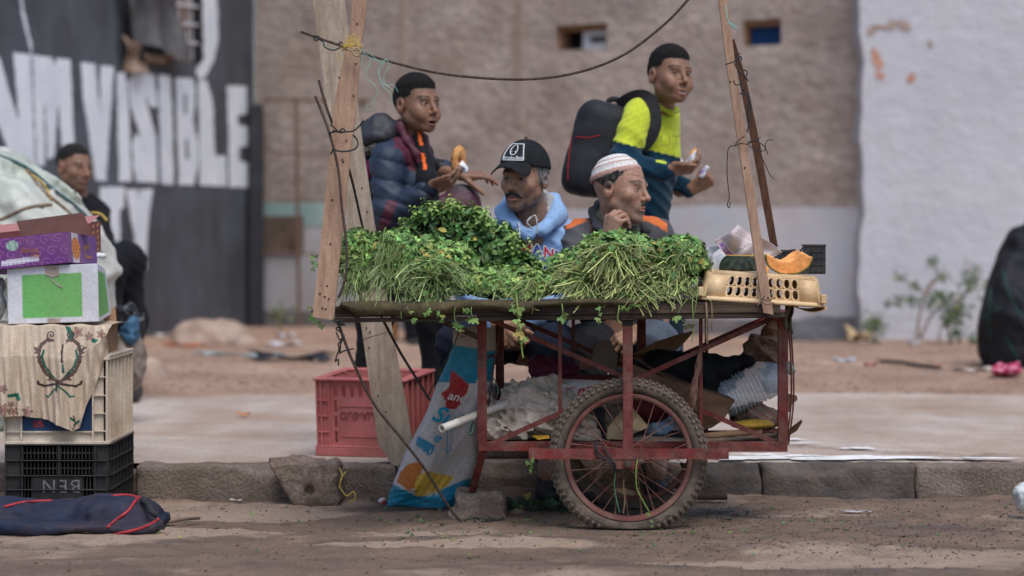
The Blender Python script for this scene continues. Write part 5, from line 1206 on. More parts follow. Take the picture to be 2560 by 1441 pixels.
def build_person(name, label, o, garments, hands=(), body=(), hair=None, extra=None, group=None, cat='person'):
    """o: head dict(c=(px,py,d), yaw, pitch, roll, s, skin, ...); returns the body object"""
    A = head_axes(o['yaw'], o.get('pitch', 0), o.get('roll', 0)); c = V3(o['c']); s = o.get('s', 1.0)
    o['A'], o['cw'] = A, c
    loc = lambda P: ((P-c)@A)/s
    inv = lambda p: c+(np.asarray(p, float)*s)@A.T
    nb = V3(o['neck']); nr = o.get('neckr', .056)*s
    skin = np.array(o['skin'])
    def hf(P):
        d = head_sdf(loc(P), o)*s; d = smin(d, rc(P, inv((0, -.022, -.05)), nb, nr, nr*1.12), .022)
        return d
    def hc(V):
        p = loc(V); ax = np.abs(p[:, 0]); n_ = nz(V, 90, 1, 3.0, 3); col = skin[None]*(1+.07*n_[:, None])
        front = smoothstep(.03, .07, p[:, 1])
        red = np.exp(-(((ax-.0)/.02)**2+((p[:, 2]+.032)/.016)**2))*front*.25+np.exp(-(((ax-.045)/.02)**2+((p[:, 2]+.03)/.02)**2))*front*.15+np.exp(-((ax-.079)/.012)**2)*.25
        col = col*(1+red[:, None]*np.array((.25, -.12, -.15)))
        mo = o.get('open', 0)
        lip = smoothstep(.0085+mo*.4, .005+mo*.4, np.sqrt(((p[:, 2]+.0695+mo/2)*1.0)**2+(np.maximum(ax-.014, 0)*.75)**2))*smoothstep(.082, .0875, p[:, 1])
        col = col*(1-lip[:, None])+np.array(o.get('lip', skin*np.array((.92, .66, .66))))*lip[:, None]
        if mo:
            ins = smoothstep(.006, .003, np.abs(p[:, 2]+.0692+mo/2)+np.maximum(ax-.012, 0)*.7)*smoothstep(.096, .090, p[:, 1])*smoothstep(.07, .078, p[:, 1])*smoothstep(.02, .016, ax)
            col = col*(1-ins[:, None])+np.array(o.get('inmouth', (.04, .012, .01)))*ins[:, None]
        bz = .0255+.004*np.sin(np.clip((ax-.012)/.04, 0, 1)*PI)-.05*np.maximum(ax-.042, 0)
        brow = smoothstep(.0062, .0035, np.abs(p[:, 2]-bz))*smoothstep(.010, .014, ax)*smoothstep(.056, .05, ax)*smoothstep(.045, .06, p[:, 1])
        hcol = np.array(o.get('browc', (.02, .015, .012))); brow = brow*np.clip(.8+.35*nz(V, 420, 1, 6.0, 2), 0, 1); col = col*(1-brow[:, None])+hcol*brow[:, None]
        lash = smoothstep(.0030, .0012, np.abs(p[:, 2]-(.0052-18*(ax-.0315)**2)))*smoothstep(.017, .014, np.abs(ax-.0315))*smoothstep(.075, .08, p[:, 1])
        col = col*(1-.75*lash[:, None])+hcol*.75*lash[:, None]
        st = o.get('stubble', 0)
        if st:
            m_ = smoothstep(-.040, -.062, p[:, 2]+.25*np.maximum(.05-p[:, 1], 0)*0)*smoothstep(-.035, 0.0, p[:, 1])*smoothstep(-.155, -.12, p[:, 2])
            m_ = np.maximum(m_, smoothstep(.035, .028, ax)*smoothstep(-.045, -.051, p[:, 2])*front)*(1-lip)*(0.75+.5*n_)
            m_ = np.clip(m_*st, 0, 1)[:, None]; col = col*(1-m_)+np.array(o.get('stubc', (.05, .042, .038)))*m_
        if hair:
            hl = hair['line'](p)+.004*n_; f_ = smoothstep(-.004, hair.get('soft', .006), hl)*hair.get('scalp', .85); col = col*(1-f_[:, None])+np.array(hair['col'])*f_[:, None]
        return col
    mb = MB(); R_ = .20*s
    sdf_add(mb, hf, np.minimum(c-R_*np.array((.62, .7, .62)), nb-.085), np.maximum(c+R_*np.array((.62, .7, .68)), nb+np.array((.085, .085, .0))), .0030, colfn=hc)
    for h in hands: hand(mb, h, skin)
    if body:
        bf = lambda P: _cham(P, body)
        pts = np.concatenate([np.array([V3(a) for a in ch['p']]) for ch in body]); rr = .14
        sdf_add(mb, bf, pts.min(0)-rr, pts.max(0)+rr, .022, colfn=lambda V: np.tile(skin, (len(V), 1)))
    m_skin = mat('skin', (1.08, 1.05, 1.04), (.84, .79, .77), 70, .46, .5, 420, vcol=True, sss=.12, spec=.42, bdist=.0016)
    ob = obj(name, mb, m_skin, smooth=True, label=label, cat=cat, group=group)
    # eyes
    gz = o.get('gaze', (0, 1, 0))
    for sx in (1, -1):
        ec = inv((sx*.031, .0718, .001)); g_ = np.array(gz, float)+np.array((0, 0, 0)); g_ = (g_/np.linalg.norm(g_))@A.T; em = MB(); x_, y_, z_ = basis(g_); vs_ = []; cs_ = []; fs_ = []; nr_, nc = 14, 18; R2 = .0131*s
        for i in range(nr_+1):
            t = PI*i/nr_
            for j in range(nc):
                a = 2*PI*j/nc; vs_.append(Vector(ec)+(x_*math.cos(a)*math.sin(t)+y_*math.sin(a)*math.sin(t)+z_*math.cos(t))*R2); cs_.append((.008, .006, .005) if t < .26 else ((.035, .018, .010) if t < .50 else (.36, .32, .30)))
        for i in range(nr_):
            for j in range(nc): fs_.append((i*nc+j, i*nc+(j+1) % nc, (i+1)*nc+(j+1) % nc, (i+1)*nc+j)[::-1])
        em.add(vs_, fs_, 0, cs_); obj('eye', em, mat('eye', (1, 1, 1), (.95, .95, .95), 50, .2, vcol=True, spec=.5), ob, smooth=True)
    if hair:
        th = hair.get('th', .006)
        def hrf(P):
            p = loc(P); hl = hair['line'](p)-hair.get('shell', 0); t_ = th*smoothstep(0, hair.get('fade', .05), hl)+.0006
            d = (ell(p, (0, -.012, .030), (.0755, .0965, .0925)))-t_+nz(P, 260, .0012, 1.0, 2)+hair.get('rough', 0)*nz(P, 120, .003, 2.0, 2)
            return smax(d, -hl, .003)*s
        hm = MB(); sdf_add(hm, hrf, c-.15*s, c+.16*s, .0035, colfn=lambda V: np.array(hair['col'])[None]*(1+.35*nz(V, 200, 1, 5.0)[:, None])*np.ones((len(V), 1))+hair.get('grey', 0)*np.clip(nz(V, 160, 1, 9.0)[:, None]+.2, 0, 1)*np.array((.30, .29, .28)))
        obj('hair', hm, mat('hair', (1.5, 1.45, 1.4), (.35, .35, .35), 240, .8, 1.0, 330, vcol=True, spec=.2, bdist=.006), ob, smooth=True)
    if extra: extra(ob, loc, inv, s)
    for g_ in garments: garment(ob, **g_)
    return ob
def _cham(P, chains):
    d = None
    for ch in chains:
        pts = [V3(a) for a in ch['p']]; e = chain(P, pts, ch['r'], ch.get('k', .03))
        if 'flat' in ch: pass
        d = e if d is None else smin(d, e, ch.get('kk', .03))
    return d
def garment(ob, name, m, parts, h=.007, fold=(.006, 14, 0), colfn=None, cut=None, thick=None, post=None):
    """parts: list of dict(p=[(px,py,d)..], r=[..], k=) chains or dict(e=(px,py,d), r=(x,y,z)) ellipsoids, blended"""
    def fn(P):
        d = None
        for g_ in parts:
            if 'e' in g_:
                a = math.radians(g_.get('rot', 0)); b = math.radians(g_.get('lean', 0)); R_ = np.array(Matrix.Rotation(b, 3, 'Y') @ Matrix.Rotation(a, 3, 'Z')); e = ell(P, V3(g_['e']), g_['r'], R_)
            elif 'ring' in g_:
                pts = [V3(a) for a in g_['ring']]; pts.append(pts[0]); e = chain(P, pts, g_['r']+[g_['r'][0]], .03)
            else: e = chain(P, [V3(a) for a in g_['p']], g_['r'], g_.get('k', .03))
            if 'sub' in g_: d = smax(d, -e, .015); continue
            d = e if d is None else smin(d, e, g_.get('kk', .035))
        a, f, sd_ = fold
        if a:
            Q = P*np.array((1.0, 1.0, 1.0)); d = d+wob(Q, f, a, sd_)+a*.9*np.abs(np.sin(P[:, 0]*f*1.9+P[:, 2]*f*2.6+P[:, 1]*f+2.2*np.sin(P[:, 2]*f*.8+P[:, 0]*f*.5+sd_)))**.8+a*.35*np.abs(np.sin(P[:, 0]*f*4.1-P[:, 2]*f*5.3+3*np.sin(P[:, 2]*f*1.3+sd_)))
        if post is not None: d = post(P, d)
        if cut is not None: d = smax(d, cut(P), .006)
        return d
    pts = []; rm = []
    for g_ in parts:
        if 'sub' in g_: continue
        if 'e' in g_: r_ = max(g_['r'])*1.05; cs = [V3(g_['e'])]
        elif 'ring' in g_: r_ = max(g_['r']); cs = [V3(a) for a in g_['ring']]
        else: r_ = max(g_['r']); cs = [V3(a) for a in g_['p']]
        for q in cs: pts += [q-r_-.03, q+r_+.03]
    pts = np.array(pts); mb = MB(); sdf_add(mb, fn, pts.min(0), pts.max(0), h, colfn=colfn)
    return obj(name, mb, m, ob, smooth=True)
def hand(mb, h, skin):
    """h: w=(px,py,d) wrist, dir, back (normal out of the back of the hand), side='R'/'L', curl per finger [(a,b,c)]*4, thumb=(spread,curl), s, arm=(px,py,d) forearm point"""
    w = V3(h['w']); x = np.array(h['dir'], float); x /= np.linalg.norm(x); z = np.array(h['back'], float); z -= x*(x@z); z /= np.linalg.norm(z)
    y = np.cross(z, x)*(1 if h['side'] == 'R' else -1); s = h.get('s', 1.0)
    L = lambda p: w+s*(p[0]*x+p[1]*y+p[2]*z)
    base = [(.088, .030, .0), (.093, .009, .003), (.089, -.012, .001), (.080, -.031, -.004)]; ln = (.074, .083, .076, .060); segs = (.46, .30, .24)
    chains = []; spread = h.get('spread', .06)
    for i in range(4):
        c_ = h['curl'][i]; p = np.array(base[i]); a = 0.0; sp = spread*(1.5-i); pts = [p.copy()]
        for k in range(3):
            a += math.radians(c_[k]); v = np.array((math.cos(a)*math.cos(sp), math.sin(sp)*math.cos(a), -math.sin(a))); p = p+v*ln[i]*segs[k]; pts.append(p.copy())
        r0 = (.0093, .0095, .0091, .0080)[i]; chains.append(([L(q) for q in pts], [r0*s, r0*.92*s, r0*.84*s, r0*.72*s]))
    t0 = np.array((.022, .028, -.010)); sp_, cu = h.get('thumb', (35, 25)); pts = [t0]; p = t0.copy(); a = math.radians(sp_); b = math.radians(h.get('tdown', 25))
    for k, l_ in enumerate((.046, .034, .027)):
        v = np.array((math.cos(a)*math.cos(b), math.sin(a)*math.cos(b), -math.sin(b))); p = p+v*l_; pts.append(p.copy()); a -= math.radians(cu)*.6; b += math.radians(cu)*.35
    tch = ([L(q) for q in pts], [.0135*s, .0112*s, .0098*s, .008*s]); arm = V3(h['arm'])
    def fn(P):
        d = None
        for b_ in base:
            e = rc(P, L((-.002, b_[1]*.55, 0)), L(b_), .0150*s, .0118*s); d = e if d is None else smin(d, e, .012*s)
        d = smin(d, rc(P, L((.02, .02, -.008)), L((.06, .026, -.006)), .013*s, .011*s), .012*s)
        d = smin(d, rc(P, L((0, 0, 0)), arm, .0215*s, h.get('armr', .034)*s), .018*s)
        f = None
        for pts_, rs in chains:
            e = chain(P, pts_, rs, .003); f = e if f is None else np.minimum(f, e)
            for q in pts_[1:3]: pass
        d = smin(d, f, .006*s); d = smin(d, chain(P, tch[0], tch[1], .004), .008*s)
        return d
    allp = np.array([q for c_ in chains for q in c_[0]]+tch[0]+[w, arm]); 
    tips = np.array([c_[0][-1] for c_ in chains]+[tch[0][-1]])
    def hc(V):
        n_ = nz(V, 120, 1, 2.0, 3)[:, None]; col = skin[None]*(1+.12*n_); dt = np.min(np.linalg.norm(V[:, None]-tips[None], axis=2), 1)
        k = smoothstep(.02, .006, dt)[:, None]; return col*(1+k*np.array((.22, .12, .12)))
    sdf_add(mb, fn, allp.min(0)-.045*s, allp.max(0)+.045*s, .0028*max(s, .8), colfn=hc)
RELAX = [(25, 25, 15), (28, 30, 18), (32, 34, 20), (36, 36, 22)]; FIST = [(70, 85, 50), (75, 90, 50), (78, 90, 50), (80, 88, 50)]; GRIP = [(45, 45, 30), (50, 50, 30), (55, 52, 32), (58, 55, 35)]
def topx(P): return 1280+P[:, 0]/P[:, 1]*F_PX, HZ-(P[:, 2]-CAM_H)/P[:, 1]*F_PX
def flatc(c, v=.1, f=40): return lambda V: np.array(c)[None]*(1+v*nz(V, f, 1, 4.0)[:, None])
m_cloth = mat('cloth', (1, 1, 1), (.86, .86, .86), 35, .9, .35, 420, vcol=True, sheen=.02, spec=.2, bdist=.002)
m_fleece = mat('fleece', (1, 1, 1), (.9, .9, .9), 50, .95, .5, 260, vcol=True, sheen=.12, spec=.15, bdist=.003)
m_puff = mat('puffer_nylon', (1, 1, 1), (.85, .85, .85), 25, .58, .35, 60, vcol=True, spec=.45, bdist=.006)
HAIRK = (.013, .011, .010)
def buzz(z0=.055, slope=.55, ear=.045, fz=.075):
    """hairline for short hair: positive inside the hair; p is head-local"""
    def f(p):
        ax = np.abs(p[:, 0]); fr = p[:, 2]-(fz-.25*np.maximum(ax-.03, 0)); side = np.minimum(p[:, 2]-(-.01-.5*p[:, 1]), .045-p[:, 1])
        temple = np.minimum(p[:, 2]+.012, .040-p[:, 1]+.35*(p[:, 2]-.03)); nape = np.minimum(-p[:, 1]-.035, p[:, 2]+.055)
        return np.maximum(np.minimum(np.maximum(fr, 0*fr-1), 9), np.maximum(temple, nape))
    return f

# ---------------------------------------------------------------- seated man in the cap and light blue hoodie
SK_A = (.33, .186, .122)
def capA(ob, loc, inv, s):
    m_cap = mat('black_cap', (.012, .012, .013), (.02, .02, .021), 60, .85, .5, 500, spec=.15)
    m_emb = mat('white_thread', (.74, .75, .76), (.64, .65, .66), 90, .85)
    c = np.array((0, -.012, .030)); pl_n = np.array((0, -.10, 1.0)); pl_n /= np.linalg.norm(pl_n)
    def crown(P):
        p = loc(P); e = ell(p, (0, -.008, .034), (.0865, .108, .108)); fr = smoothstep(.02, .09, p[:, 1])*smoothstep(.03, .09, p[:, 2])*.006
        d = e-.002-fr; d = smax(d, -((p-np.array((0, 0, .040)))@pl_n), .003); seam = .0012*np.exp(-(np.sin(np.arctan2(p[:, 0], p[:, 1]+.008)*3)/.06)**2)
        return np.maximum(d-seam, -(ell(p, (0, -.008, .030), (.082, .103, .103))))*s
    mb = MB(); cw = inv((0, 0, .06)); sdf_add(mb, crown, cw-.16*s, cw+.15*s, .0032); cap = obj('baseball_cap', mb, m_cap, ob, smooth=True)
    def brim(P):
        p = loc(P); q = p-np.array((0, .108, .050)); z = q[:, 2]+.30*q[:, 1]+9*q[:, 0]**2*(.5+.5*smoothstep(-.06, .05, q[:, 1]))-.010
        el_ = np.sqrt((q[:, 0]/.078)**2+((q[:, 1])/.056)**2)-1; inner = ell(p, (0, -.008, .034), (.082, .102, .2))
        return np.maximum(np.maximum(np.abs(z)-.0035, el_*.06), -inner)*s
    mb = MB(); cw = inv((0, .12, .04)); sdf_add(mb, brim, cw-.13*s, cw+.13*s, .0032); obj('visor', mb, m_cap, cap, smooth=True)
    mb = MB(); b_ = inv((0, -.008, .145)); mb.lathe([(0, .008), (.005, .006), (.007, .001)], b_, (0, 0, 1), 10); obj('cap_button', mb, m_cap, cap, smooth=True)
    def surf(u, v, off):   # u right across the front as seen, v up; follow the crown
        a = -u/.100; z = .060+v
        rr = math.sqrt(max(.02, 1-((z-.034)/.110)**2)); fr = .006*float(smoothstep(.03, .09, z)); x = (.0885+fr+off)*math.sin(-a)*rr; y = -.008+(.110+fr+off)*math.cos(a)*rr
        return Vector(inv((-x, y, z)))
    # patch: black field with white border, ring with three-pointed star, lettering
    mb = MB(); w_, h_ = .049, .029
    mb.grid(lambda u, v: surf(lerp(-w_, w_, u), lerp(.008, .008+2*h_, v), .0022), 20, 12); obj('patch', mb, mat('patch_black', (.02, .02, .022)), cap, smooth=True)
    mb = MB()
    for (u0, v0), (u1, v1) in (((-w_, .008), (w_, .008)), ((w_, .008), (w_-.004, .008+2*h_)), ((w_-.004, .008+2*h_), (-w_+.004, .008+2*h_)), ((-w_+.004, .008+2*h_), (-w_, .008))):
        mb.tube([surf(lerp(u0, u1, t/10), lerp(v0, v1, t/10), .003) for t in range(11)], .0021*s, 5)
    obj('patch_border', mb, m_emb, cap, smooth=True)
    mb = MB(); cv = .008+.037; rr_ = .0175
    mb.tube([surf(rr_*math.cos(2*PI*t/24), cv+rr_*math.sin(2*PI*t/24), .0035) for t in range(24)], .0018*s, 5, closed=True)
    for k in range(3):
        a = PI/2+k*2*PI/3; c_ = surf(0, cv, .0038); tip = surf(rr_*math.cos(a), cv+rr_*math.sin(a), .0035); l_ = surf(.0042*math.cos(a+1.05), cv+.0042*math.sin(a+1.05), .0042); r_ = surf(.0042*math.cos(a-1.05), cv+.0042*math.sin(a-1.05), .0042)
        mb.add([c_, l_, tip, r_], [(0, 1, 2), (0, 2, 3)])
    obj('emblem', mb, m_emb, cap)
    mb = MB(); text_on(mb, 'Mercedes-Benz', lambda x, y: surf(x, .0125+y, .0034), .0150, align='CENTER', bold=.012); obj('lettering', mb, m_emb, cap)
    # moustache
    def mu(P):
        p = loc(P); q = np.stack([np.abs(p[:, 0]), p[:, 1], p[:, 2]], 1)
        return (smin(rc(q, (.004, .0985, -.0535), (.022, .090, -.060), .0064, .0062), rc(q, (.022, .090, -.060), (.031, .080, -.069), .0062, .0035), .006)+nz(P, 220, .0016, 3.0, 2))*s
    mb = MB(); cw = inv((0, .09, -.06)); sdf_add(mb, mu, cw-.05*s, cw+.05*s, .0026); obj('moustache', mb, mat('moustache', (.030, .026, .024), (.014, .012, .011), 200, .75, .9, 500, bdist=.003), ob, smooth=True)
hairA = dict(line=lambda p: np.minimum(np.minimum(.026-p[:, 1]+.15*(p[:, 2]-.02), p[:, 2]+.022-1.1*np.minimum(p[:, 1]+.012, 0)*-.6), .075-p[:, 2]), th=.006, fade=.025, col=(.17, .165, .16), grey=.5, rough=.6)
BLUE = np.array((.27, .42, .66))
def colA(V):
    px, py = topx(V); c = BLUE[None]*(1+.05*nz(V, 30, 1, 3)[:, None]); return c
dA = 9.02
personA = build_person('person', 'seated man in black cap and light blue hoodie behind the herbs', dict(c=(1311, 447, 8.97), yaw=-28, pitch=-2, roll=2, s=1.0, skin=SK_A, neck=(1330, 560, 9.06), neckr=.058, stubble=.75, stubc=(.075, .062, .056), gaze=(.0, 1, -.02), eye=.85, nose=1.08, browc=(.030, .024, .020), age=.6),
    [dict(name='hoodie', m=m_fleece, colfn=colA, h=.0065, fold=(.007, 13, 1.0), parts=[dict(e=(1318, 665, 9.10), r=(.172, .125, .21)), dict(p=[(1235, 590, 9.07), (1322, 565, 9.10), (1406, 592, 9.07)], r=[.062, .07, .062]), dict(e=(1318, 775, 9.08), r=(.17, .14, .12)),
        dict(p=[(1232, 592, 9.06), (1172, 720, 8.94), (1240, 812, 8.84)], r=[.066, .058, .040]), dict(p=[(1406, 595, 9.06), (1440, 725, 8.96), (1300, 808, 8.84)], r=[.066, .058, .042])]),
     dict(name='hood', m=m_fleece, colfn=colA, h=.0055, fold=(.004, 20, 4.0), parts=[dict(p=[(1262, 533, 9.00), (1284, 562, 8.955), (1318, 588, 8.945), (1360, 572, 8.965), (1394, 540, 9.03)], r=[.027, .025, .020, .027, .034], k=.02), dict(p=[(1394, 540, 9.03), (1384, 500, 9.10), (1340, 500, 9.17), (1285, 508, 9.14), (1258, 530, 9.05), (1262, 533, 9.0)], r=[.034, .028, .045, .042, .030, .027], k=.02)]),
     dict(name='fleece_lining', m=mat('sherpa', (.58, .55, .52), (.42, .40, .38), 120, .95, 1.0, 260, bdist=.006), h=.005, fold=(.003, 90, 2), parts=[dict(p=[(1376, 546, 9.01), (1372, 500, 9.07), (1350, 486, 9.13), (1300, 500, 9.12)], r=[.012, .018, .022, .02]), dict(p=[(1340, 570, 8.965), (1376, 545, 9.0)], r=[.008, .013])]),
     dict(name='trousers', m=m_cloth, colfn=flatc((.011, .014, .026)), h=.010, fold=(.008, 16, 2.0), parts=[dict(p=[(1290, 850, 9.16), (1150, 862, 8.84), (1168, 1130, 8.80)], r=[.10, .082, .058], k=.05), dict(p=[(1350, 850, 9.16), (1385, 868, 8.86), (1372, 1130, 8.82)], r=[.10, .082, .058], k=.05)])],
    hands=[dict(w=(1243, 812, 8.83), dir=(.55, -.15, -.75), back=(-.55, -.75, -.2), side='R', curl=GRIP, thumb=(30, 30), arm=(1215, 775, 8.88)), dict(w=(1296, 812, 8.82), dir=(-.72, -.1, -.5), back=(.35, -.85, .15), side='L', curl=RELAX, thumb=(30, 25), arm=(1330, 790, 8.86))],
    body=[dict(p=[(1322, 570, 9.08), (1318, 700, 9.1), (1320, 840, 9.12)], r=[.09, .11, .11]), dict(p=[(1168, 1130, 8.80), (1165, 1185, 8.72)], r=[.045, .04]), dict(p=[(1372, 1130, 8.82), (1372, 1185, 8.74)], r=[.045, .04])], hair=hairA, extra=capA)
# drawstrings
m_ds = mat('drawstring', (.78, .78, .76), (.06, .06, .07), 220, .9, contrast=(.5, .56))
for pth in ([(1296, 556, 8.925), (1299, 575, 8.91), (1298, 600, 8.9), (1297, 628, 8.93)], [(1330, 572, 8.92), (1318, 557, 8.905), (1326, 545, 8.905), (1338, 540, 8.90), (1343, 556, 8.90), (1344, 578, 8.905), (1343, 585, 8.91)]):
    mb = MB(); mb.tube(wpath(pth, 30), .0032, 6); obj('drawstring', mb, m_ds, personA, smooth=True)
mb = MB(); mb.tube(wpath([(1343, 584, 8.91), (1342, 598, 8.91)], 6), .0036, 6); obj('cord_tip', mb, m_black, personA)
# chest lettering: red and blue felt letters with pale edging
def chest(x, y, off):
    px = 1296+x*688; py = 622-y*688+10*((px-1310)/60)**2
    P0 = V3((px, py, 8.9)); z = P0[2]; cxy = V3((1318, 665, 9.10)); t = (P0[0]-cxy[0])/.185; zz = (z-cxy[2])/.225
    yy = cxy[1]-.138*math.sqrt(max(.05, 1-t*t-zz*zz*.9))-.010-off
    return Vector((P0[0]*yy/8.9, yy, CAM_H+(z-CAM_H)*yy/8.9))
xx = -.066
for i, ch in enumerate('ARMANI'):
    v, f = text_geo(ch, .050, bold=.03); wd_ = max(p[0] for p in v)+.004
    mb = MB(); v2, f2 = text_geo(ch, .050, bold=.075); mb.add([chest(xx+x, y-.016, .006) for x, y in v2], f2); obj('letter_edging', mb, mat('felt_white', (.72, .72, .74)), personA)
    mb = MB(); mb.add([chest(xx+x, y-.016, .009) for x, y in v], f); obj('letter', mb, mat('felt_red', (.42, .02, .04)) if i % 2 == 0 else mat('felt_blue', (.02, .035, .20)), personA); xx += wd_

# ---------------------------------------------------------------- seated man in the striped skullcap, hand at his cheek
SK_B = (.35, .20, .132)
def kufi(ob, loc, inv, s):
    pn = np.array((0, -.30, 1.0)); pn /= np.linalg.norm(pn)
    hgt = lambda p: (p-np.array((0, 0, .050)))@pn
    def f(P):
        p = loc(P); e = ell(p, (0, -.018, .026), (.0815, .1015, .103)); d = smax(e-.003*np.sin(np.clip(hgt(p), 0, .1)*110)**2, -hgt(p), .004)
        return np.maximum(d, -ell(p, (0, -.015, .026), (.076, .098, .096)))*s+nz(P, 300, .0006)
    def cf(V):
        h_ = hgt(loc(V)); n_ = nz(V, 320, 1, 3.0, 2)[:, None]; tan_ = np.array((.50, .30, .235)); wh = np.array((.74, .70, .66))
        k = ((h_ < .022) | ((h_ > .041) & (h_ < .047)) | ((h_ > .060) & (h_ < .064)))[:, None]
        return np.where(k, tan_, wh)*(1+.12*n_)
    mb = MB(); cw = inv((0, -.01, .07)); sdf_add(mb, f, cw-.15*s, cw+.15*s, .0030, colfn=cf); obj('skullcap', mb, mat('knit', (1, 1, 1), (.9, .9, .9), 120, .95, .9, 420, vcol=True, bdist=.003), ob, smooth=True)
    def mu(P):
        p = loc(P); q = np.stack([np.abs(p[:, 0]), p[:, 1], p[:, 2]], 1); return (rc(q, (.003, .0975, -.0555), (.024, .0865, -.063), .0045, .003)+nz(P, 260, .001, 3.0, 2))*s
    mb = MB(); cw = inv((0, .09, -.06)); sdf_add(mb, mu, cw-.045*s, cw+.045*s, .0024); obj('moustache', mb, MATS['moustache'], ob, smooth=True)
hairB = dict(line=lambda p: np.minimum(np.minimum(.030-p[:, 1]+.75*(p[:, 2]-.045), p[:, 2]+.012-.66*np.minimum(p[:, 1]+.012, 0)*-1), .09-p[:, 2]), th=.005, fade=.03, col=(.035, .032, .030), grey=.22, rough=.5)
def colB(V):
    px, py = topx(V); c = np.tile(np.array((.090, .088, .094)), (len(V), 1))*(1+.10*nz(V, 26, 1, 3)[:, None])
    or_ = ((px > 1414) & (px < 1466) & (np.abs((py-553)+.42*(px-1440)) < 11)) | ((px > 1608) & (px < 1668) & (np.abs((py-553)-.50*(px-1640)-.004*(px-1640)**2) < 11))
    c[or_] = (.62, .155, .045); pipe = ((np.abs((px-1478)-.25*(py-560)) < 2.2) & (py > 530) & (py < 585)); c[pipe] = (.5, .13, .04); return c
personB = build_person('person', 'seated man in striped skullcap and grey jacket resting his hand on his cheek', dict(c=(1553, 474, 8.96), yaw=60, pitch=-2, roll=3, s=1.0, skin=SK_B, neck=(1540, 600, 9.04), neckr=.056, stubble=.45, stubc=(.10, .08, .07), jaw=1.06, nose=1.0, eye=.62, gaze=(-.15, 1, -.05), browc=(.030, .022, .018), age=.7),
    [dict(name='jacket', m=m_cloth, colfn=colB, h=.0062, fold=(.009, 12, 2.5), parts=[dict(e=(1543, 710, 9.10), r=(.195, .13, .22)), dict(p=[(1446, 590, 9.06), (1540, 562, 9.10), (1640, 585, 9.08)], r=[.062, .066, .062]),
        dict(p=[(1442, 595, 9.03), (1455, 740, 8.80), (1512, 640, 8.745)], r=[.068, .062, .043]), dict(p=[(1644, 592, 9.08), (1678, 740, 9.06), (1618, 818, 8.90)], r=[.066, .06, .042])]),
     dict(name='collar', m=m_cloth, colfn=flatc((.055, .054, .060)), h=.0055, fold=(.003, 22, 5), parts=[dict(p=[(1588, 590, 8.95), (1530, 600, 8.93), (1494, 568, 8.975), (1484, 530, 9.04), (1500, 512, 9.10), (1550, 508, 9.15), (1596, 540, 9.12), (1612, 575, 9.02)], r=[.018, .020, .021, .02, .022, .022, .022, .022], k=.015)]),
     dict(name='shirt', m=m_cloth, colfn=flatc((.105, .098, .070)), h=.0055, fold=(.004, 24, 3), parts=[dict(p=[(1505, 540, 8.99), (1528, 585, 8.955), (1562, 600, 8.95), (1590, 575, 8.98)], r=[.022, .024, .024, .022], k=.02), dict(p=[(1505, 540, 8.99), (1520, 525, 9.06), (1560, 525, 9.1)], r=[.02, .02, .02])]),
     dict(name='trousers', m=m_cloth, colfn=lambda V: np.where((topx(V)[0] > 1590)[:, None], np.array((.085, .10, .125)), np.array((.018, .018, .021)))*(1+.1*nz(V, 40, 1, 4)[:, None]), h=.010, fold=(.008, 16, 5.0), parts=[dict(p=[(1510, 860, 9.16), (1470, 862, 8.86), (1480, 1130, 8.82)], r=[.10, .08, .058], k=.05), dict(p=[(1580, 860, 9.16), (1648, 862, 8.88), (1640, 1130, 8.86)], r=[.10, .08, .058], k=.05)])],
    hands=[dict(w=(1522, 612, 8.745), dir=(.16, -.02, 1), back=(-.80, -.55, .1), side='R', curl=[(48, 42, 25), (58, 48, 28), (64, 52, 30), (68, 55, 30)], thumb=(25, 20), arm=(1500, 680, 8.76), s=1.06, spread=.03), dict(w=(1604, 826, 8.88), dir=(-.85, -.2, -.45), back=(-.3, -.75, .55), side='L', curl=RELAX, thumb=(30, 20), arm=(1650, 800, 8.95))],
    body=[dict(p=[(1542, 600, 9.08), (1543, 720, 9.1), (1543, 850, 9.12)], r=[.09, .11, .11]), dict(p=[(1480, 1130, 8.82), (1478, 1185, 8.74)], r=[.045, .04]), dict(p=[(1640, 1130, 8.86), (1640, 1185, 8.78)], r=[.045, .04])], hair=hairB, extra=kufi)
for sx, (a, b) in enumerate((((1130, 1130), 0), ((1372, 1130), 0))): pass
def shoe(par, px, d, m, z0=.02):
    c = V3((px, 600, d)); c[2] = z0
    mb = MB(); sdf_add(mb, lambda P: np.maximum(smin(ell(P, c+np.array((0, -.06, .035)), (.048, .10, .042)), ell(P, c+np.array((0, .05, .05)), (.043, .07, .055)), .03), -(P[:, 2]-z0)), c-np.array((.08, .2, .03)), c+np.array((.08, .16, .14)), .010); obj('shoe', mb, m, par, smooth=True)
m_shoe = mat('dark_shoe', (.02, .019, .018), (.035, .03, .028), 20, .6)
for px, d in ((1165, 8.74), (1372, 8.76)): shoe(personA, px, d, m_shoe, .015)
for px, d in ((1478, 8.76), (1640, 8.80)): shoe(personB, px, d, m_shoe, .015)
# low blocks they sit on
for px, lab in ((1318, 'low concrete block under the man in the blue hoodie'), (1545, 'low concrete block under the man in the grey jacket')):
    c = V3((px, 600, 9.26)); c[2] = Z_WALK+.135; mb = MB(); sdf_add(mb, lambda P: rbox(P, c, (.2, .14, .135), .02)+nz(P, 30, .005), c-.25, c+.25, .016); obj('seat_block', mb, m_kerb, smooth=True, label=lab, cat='block')

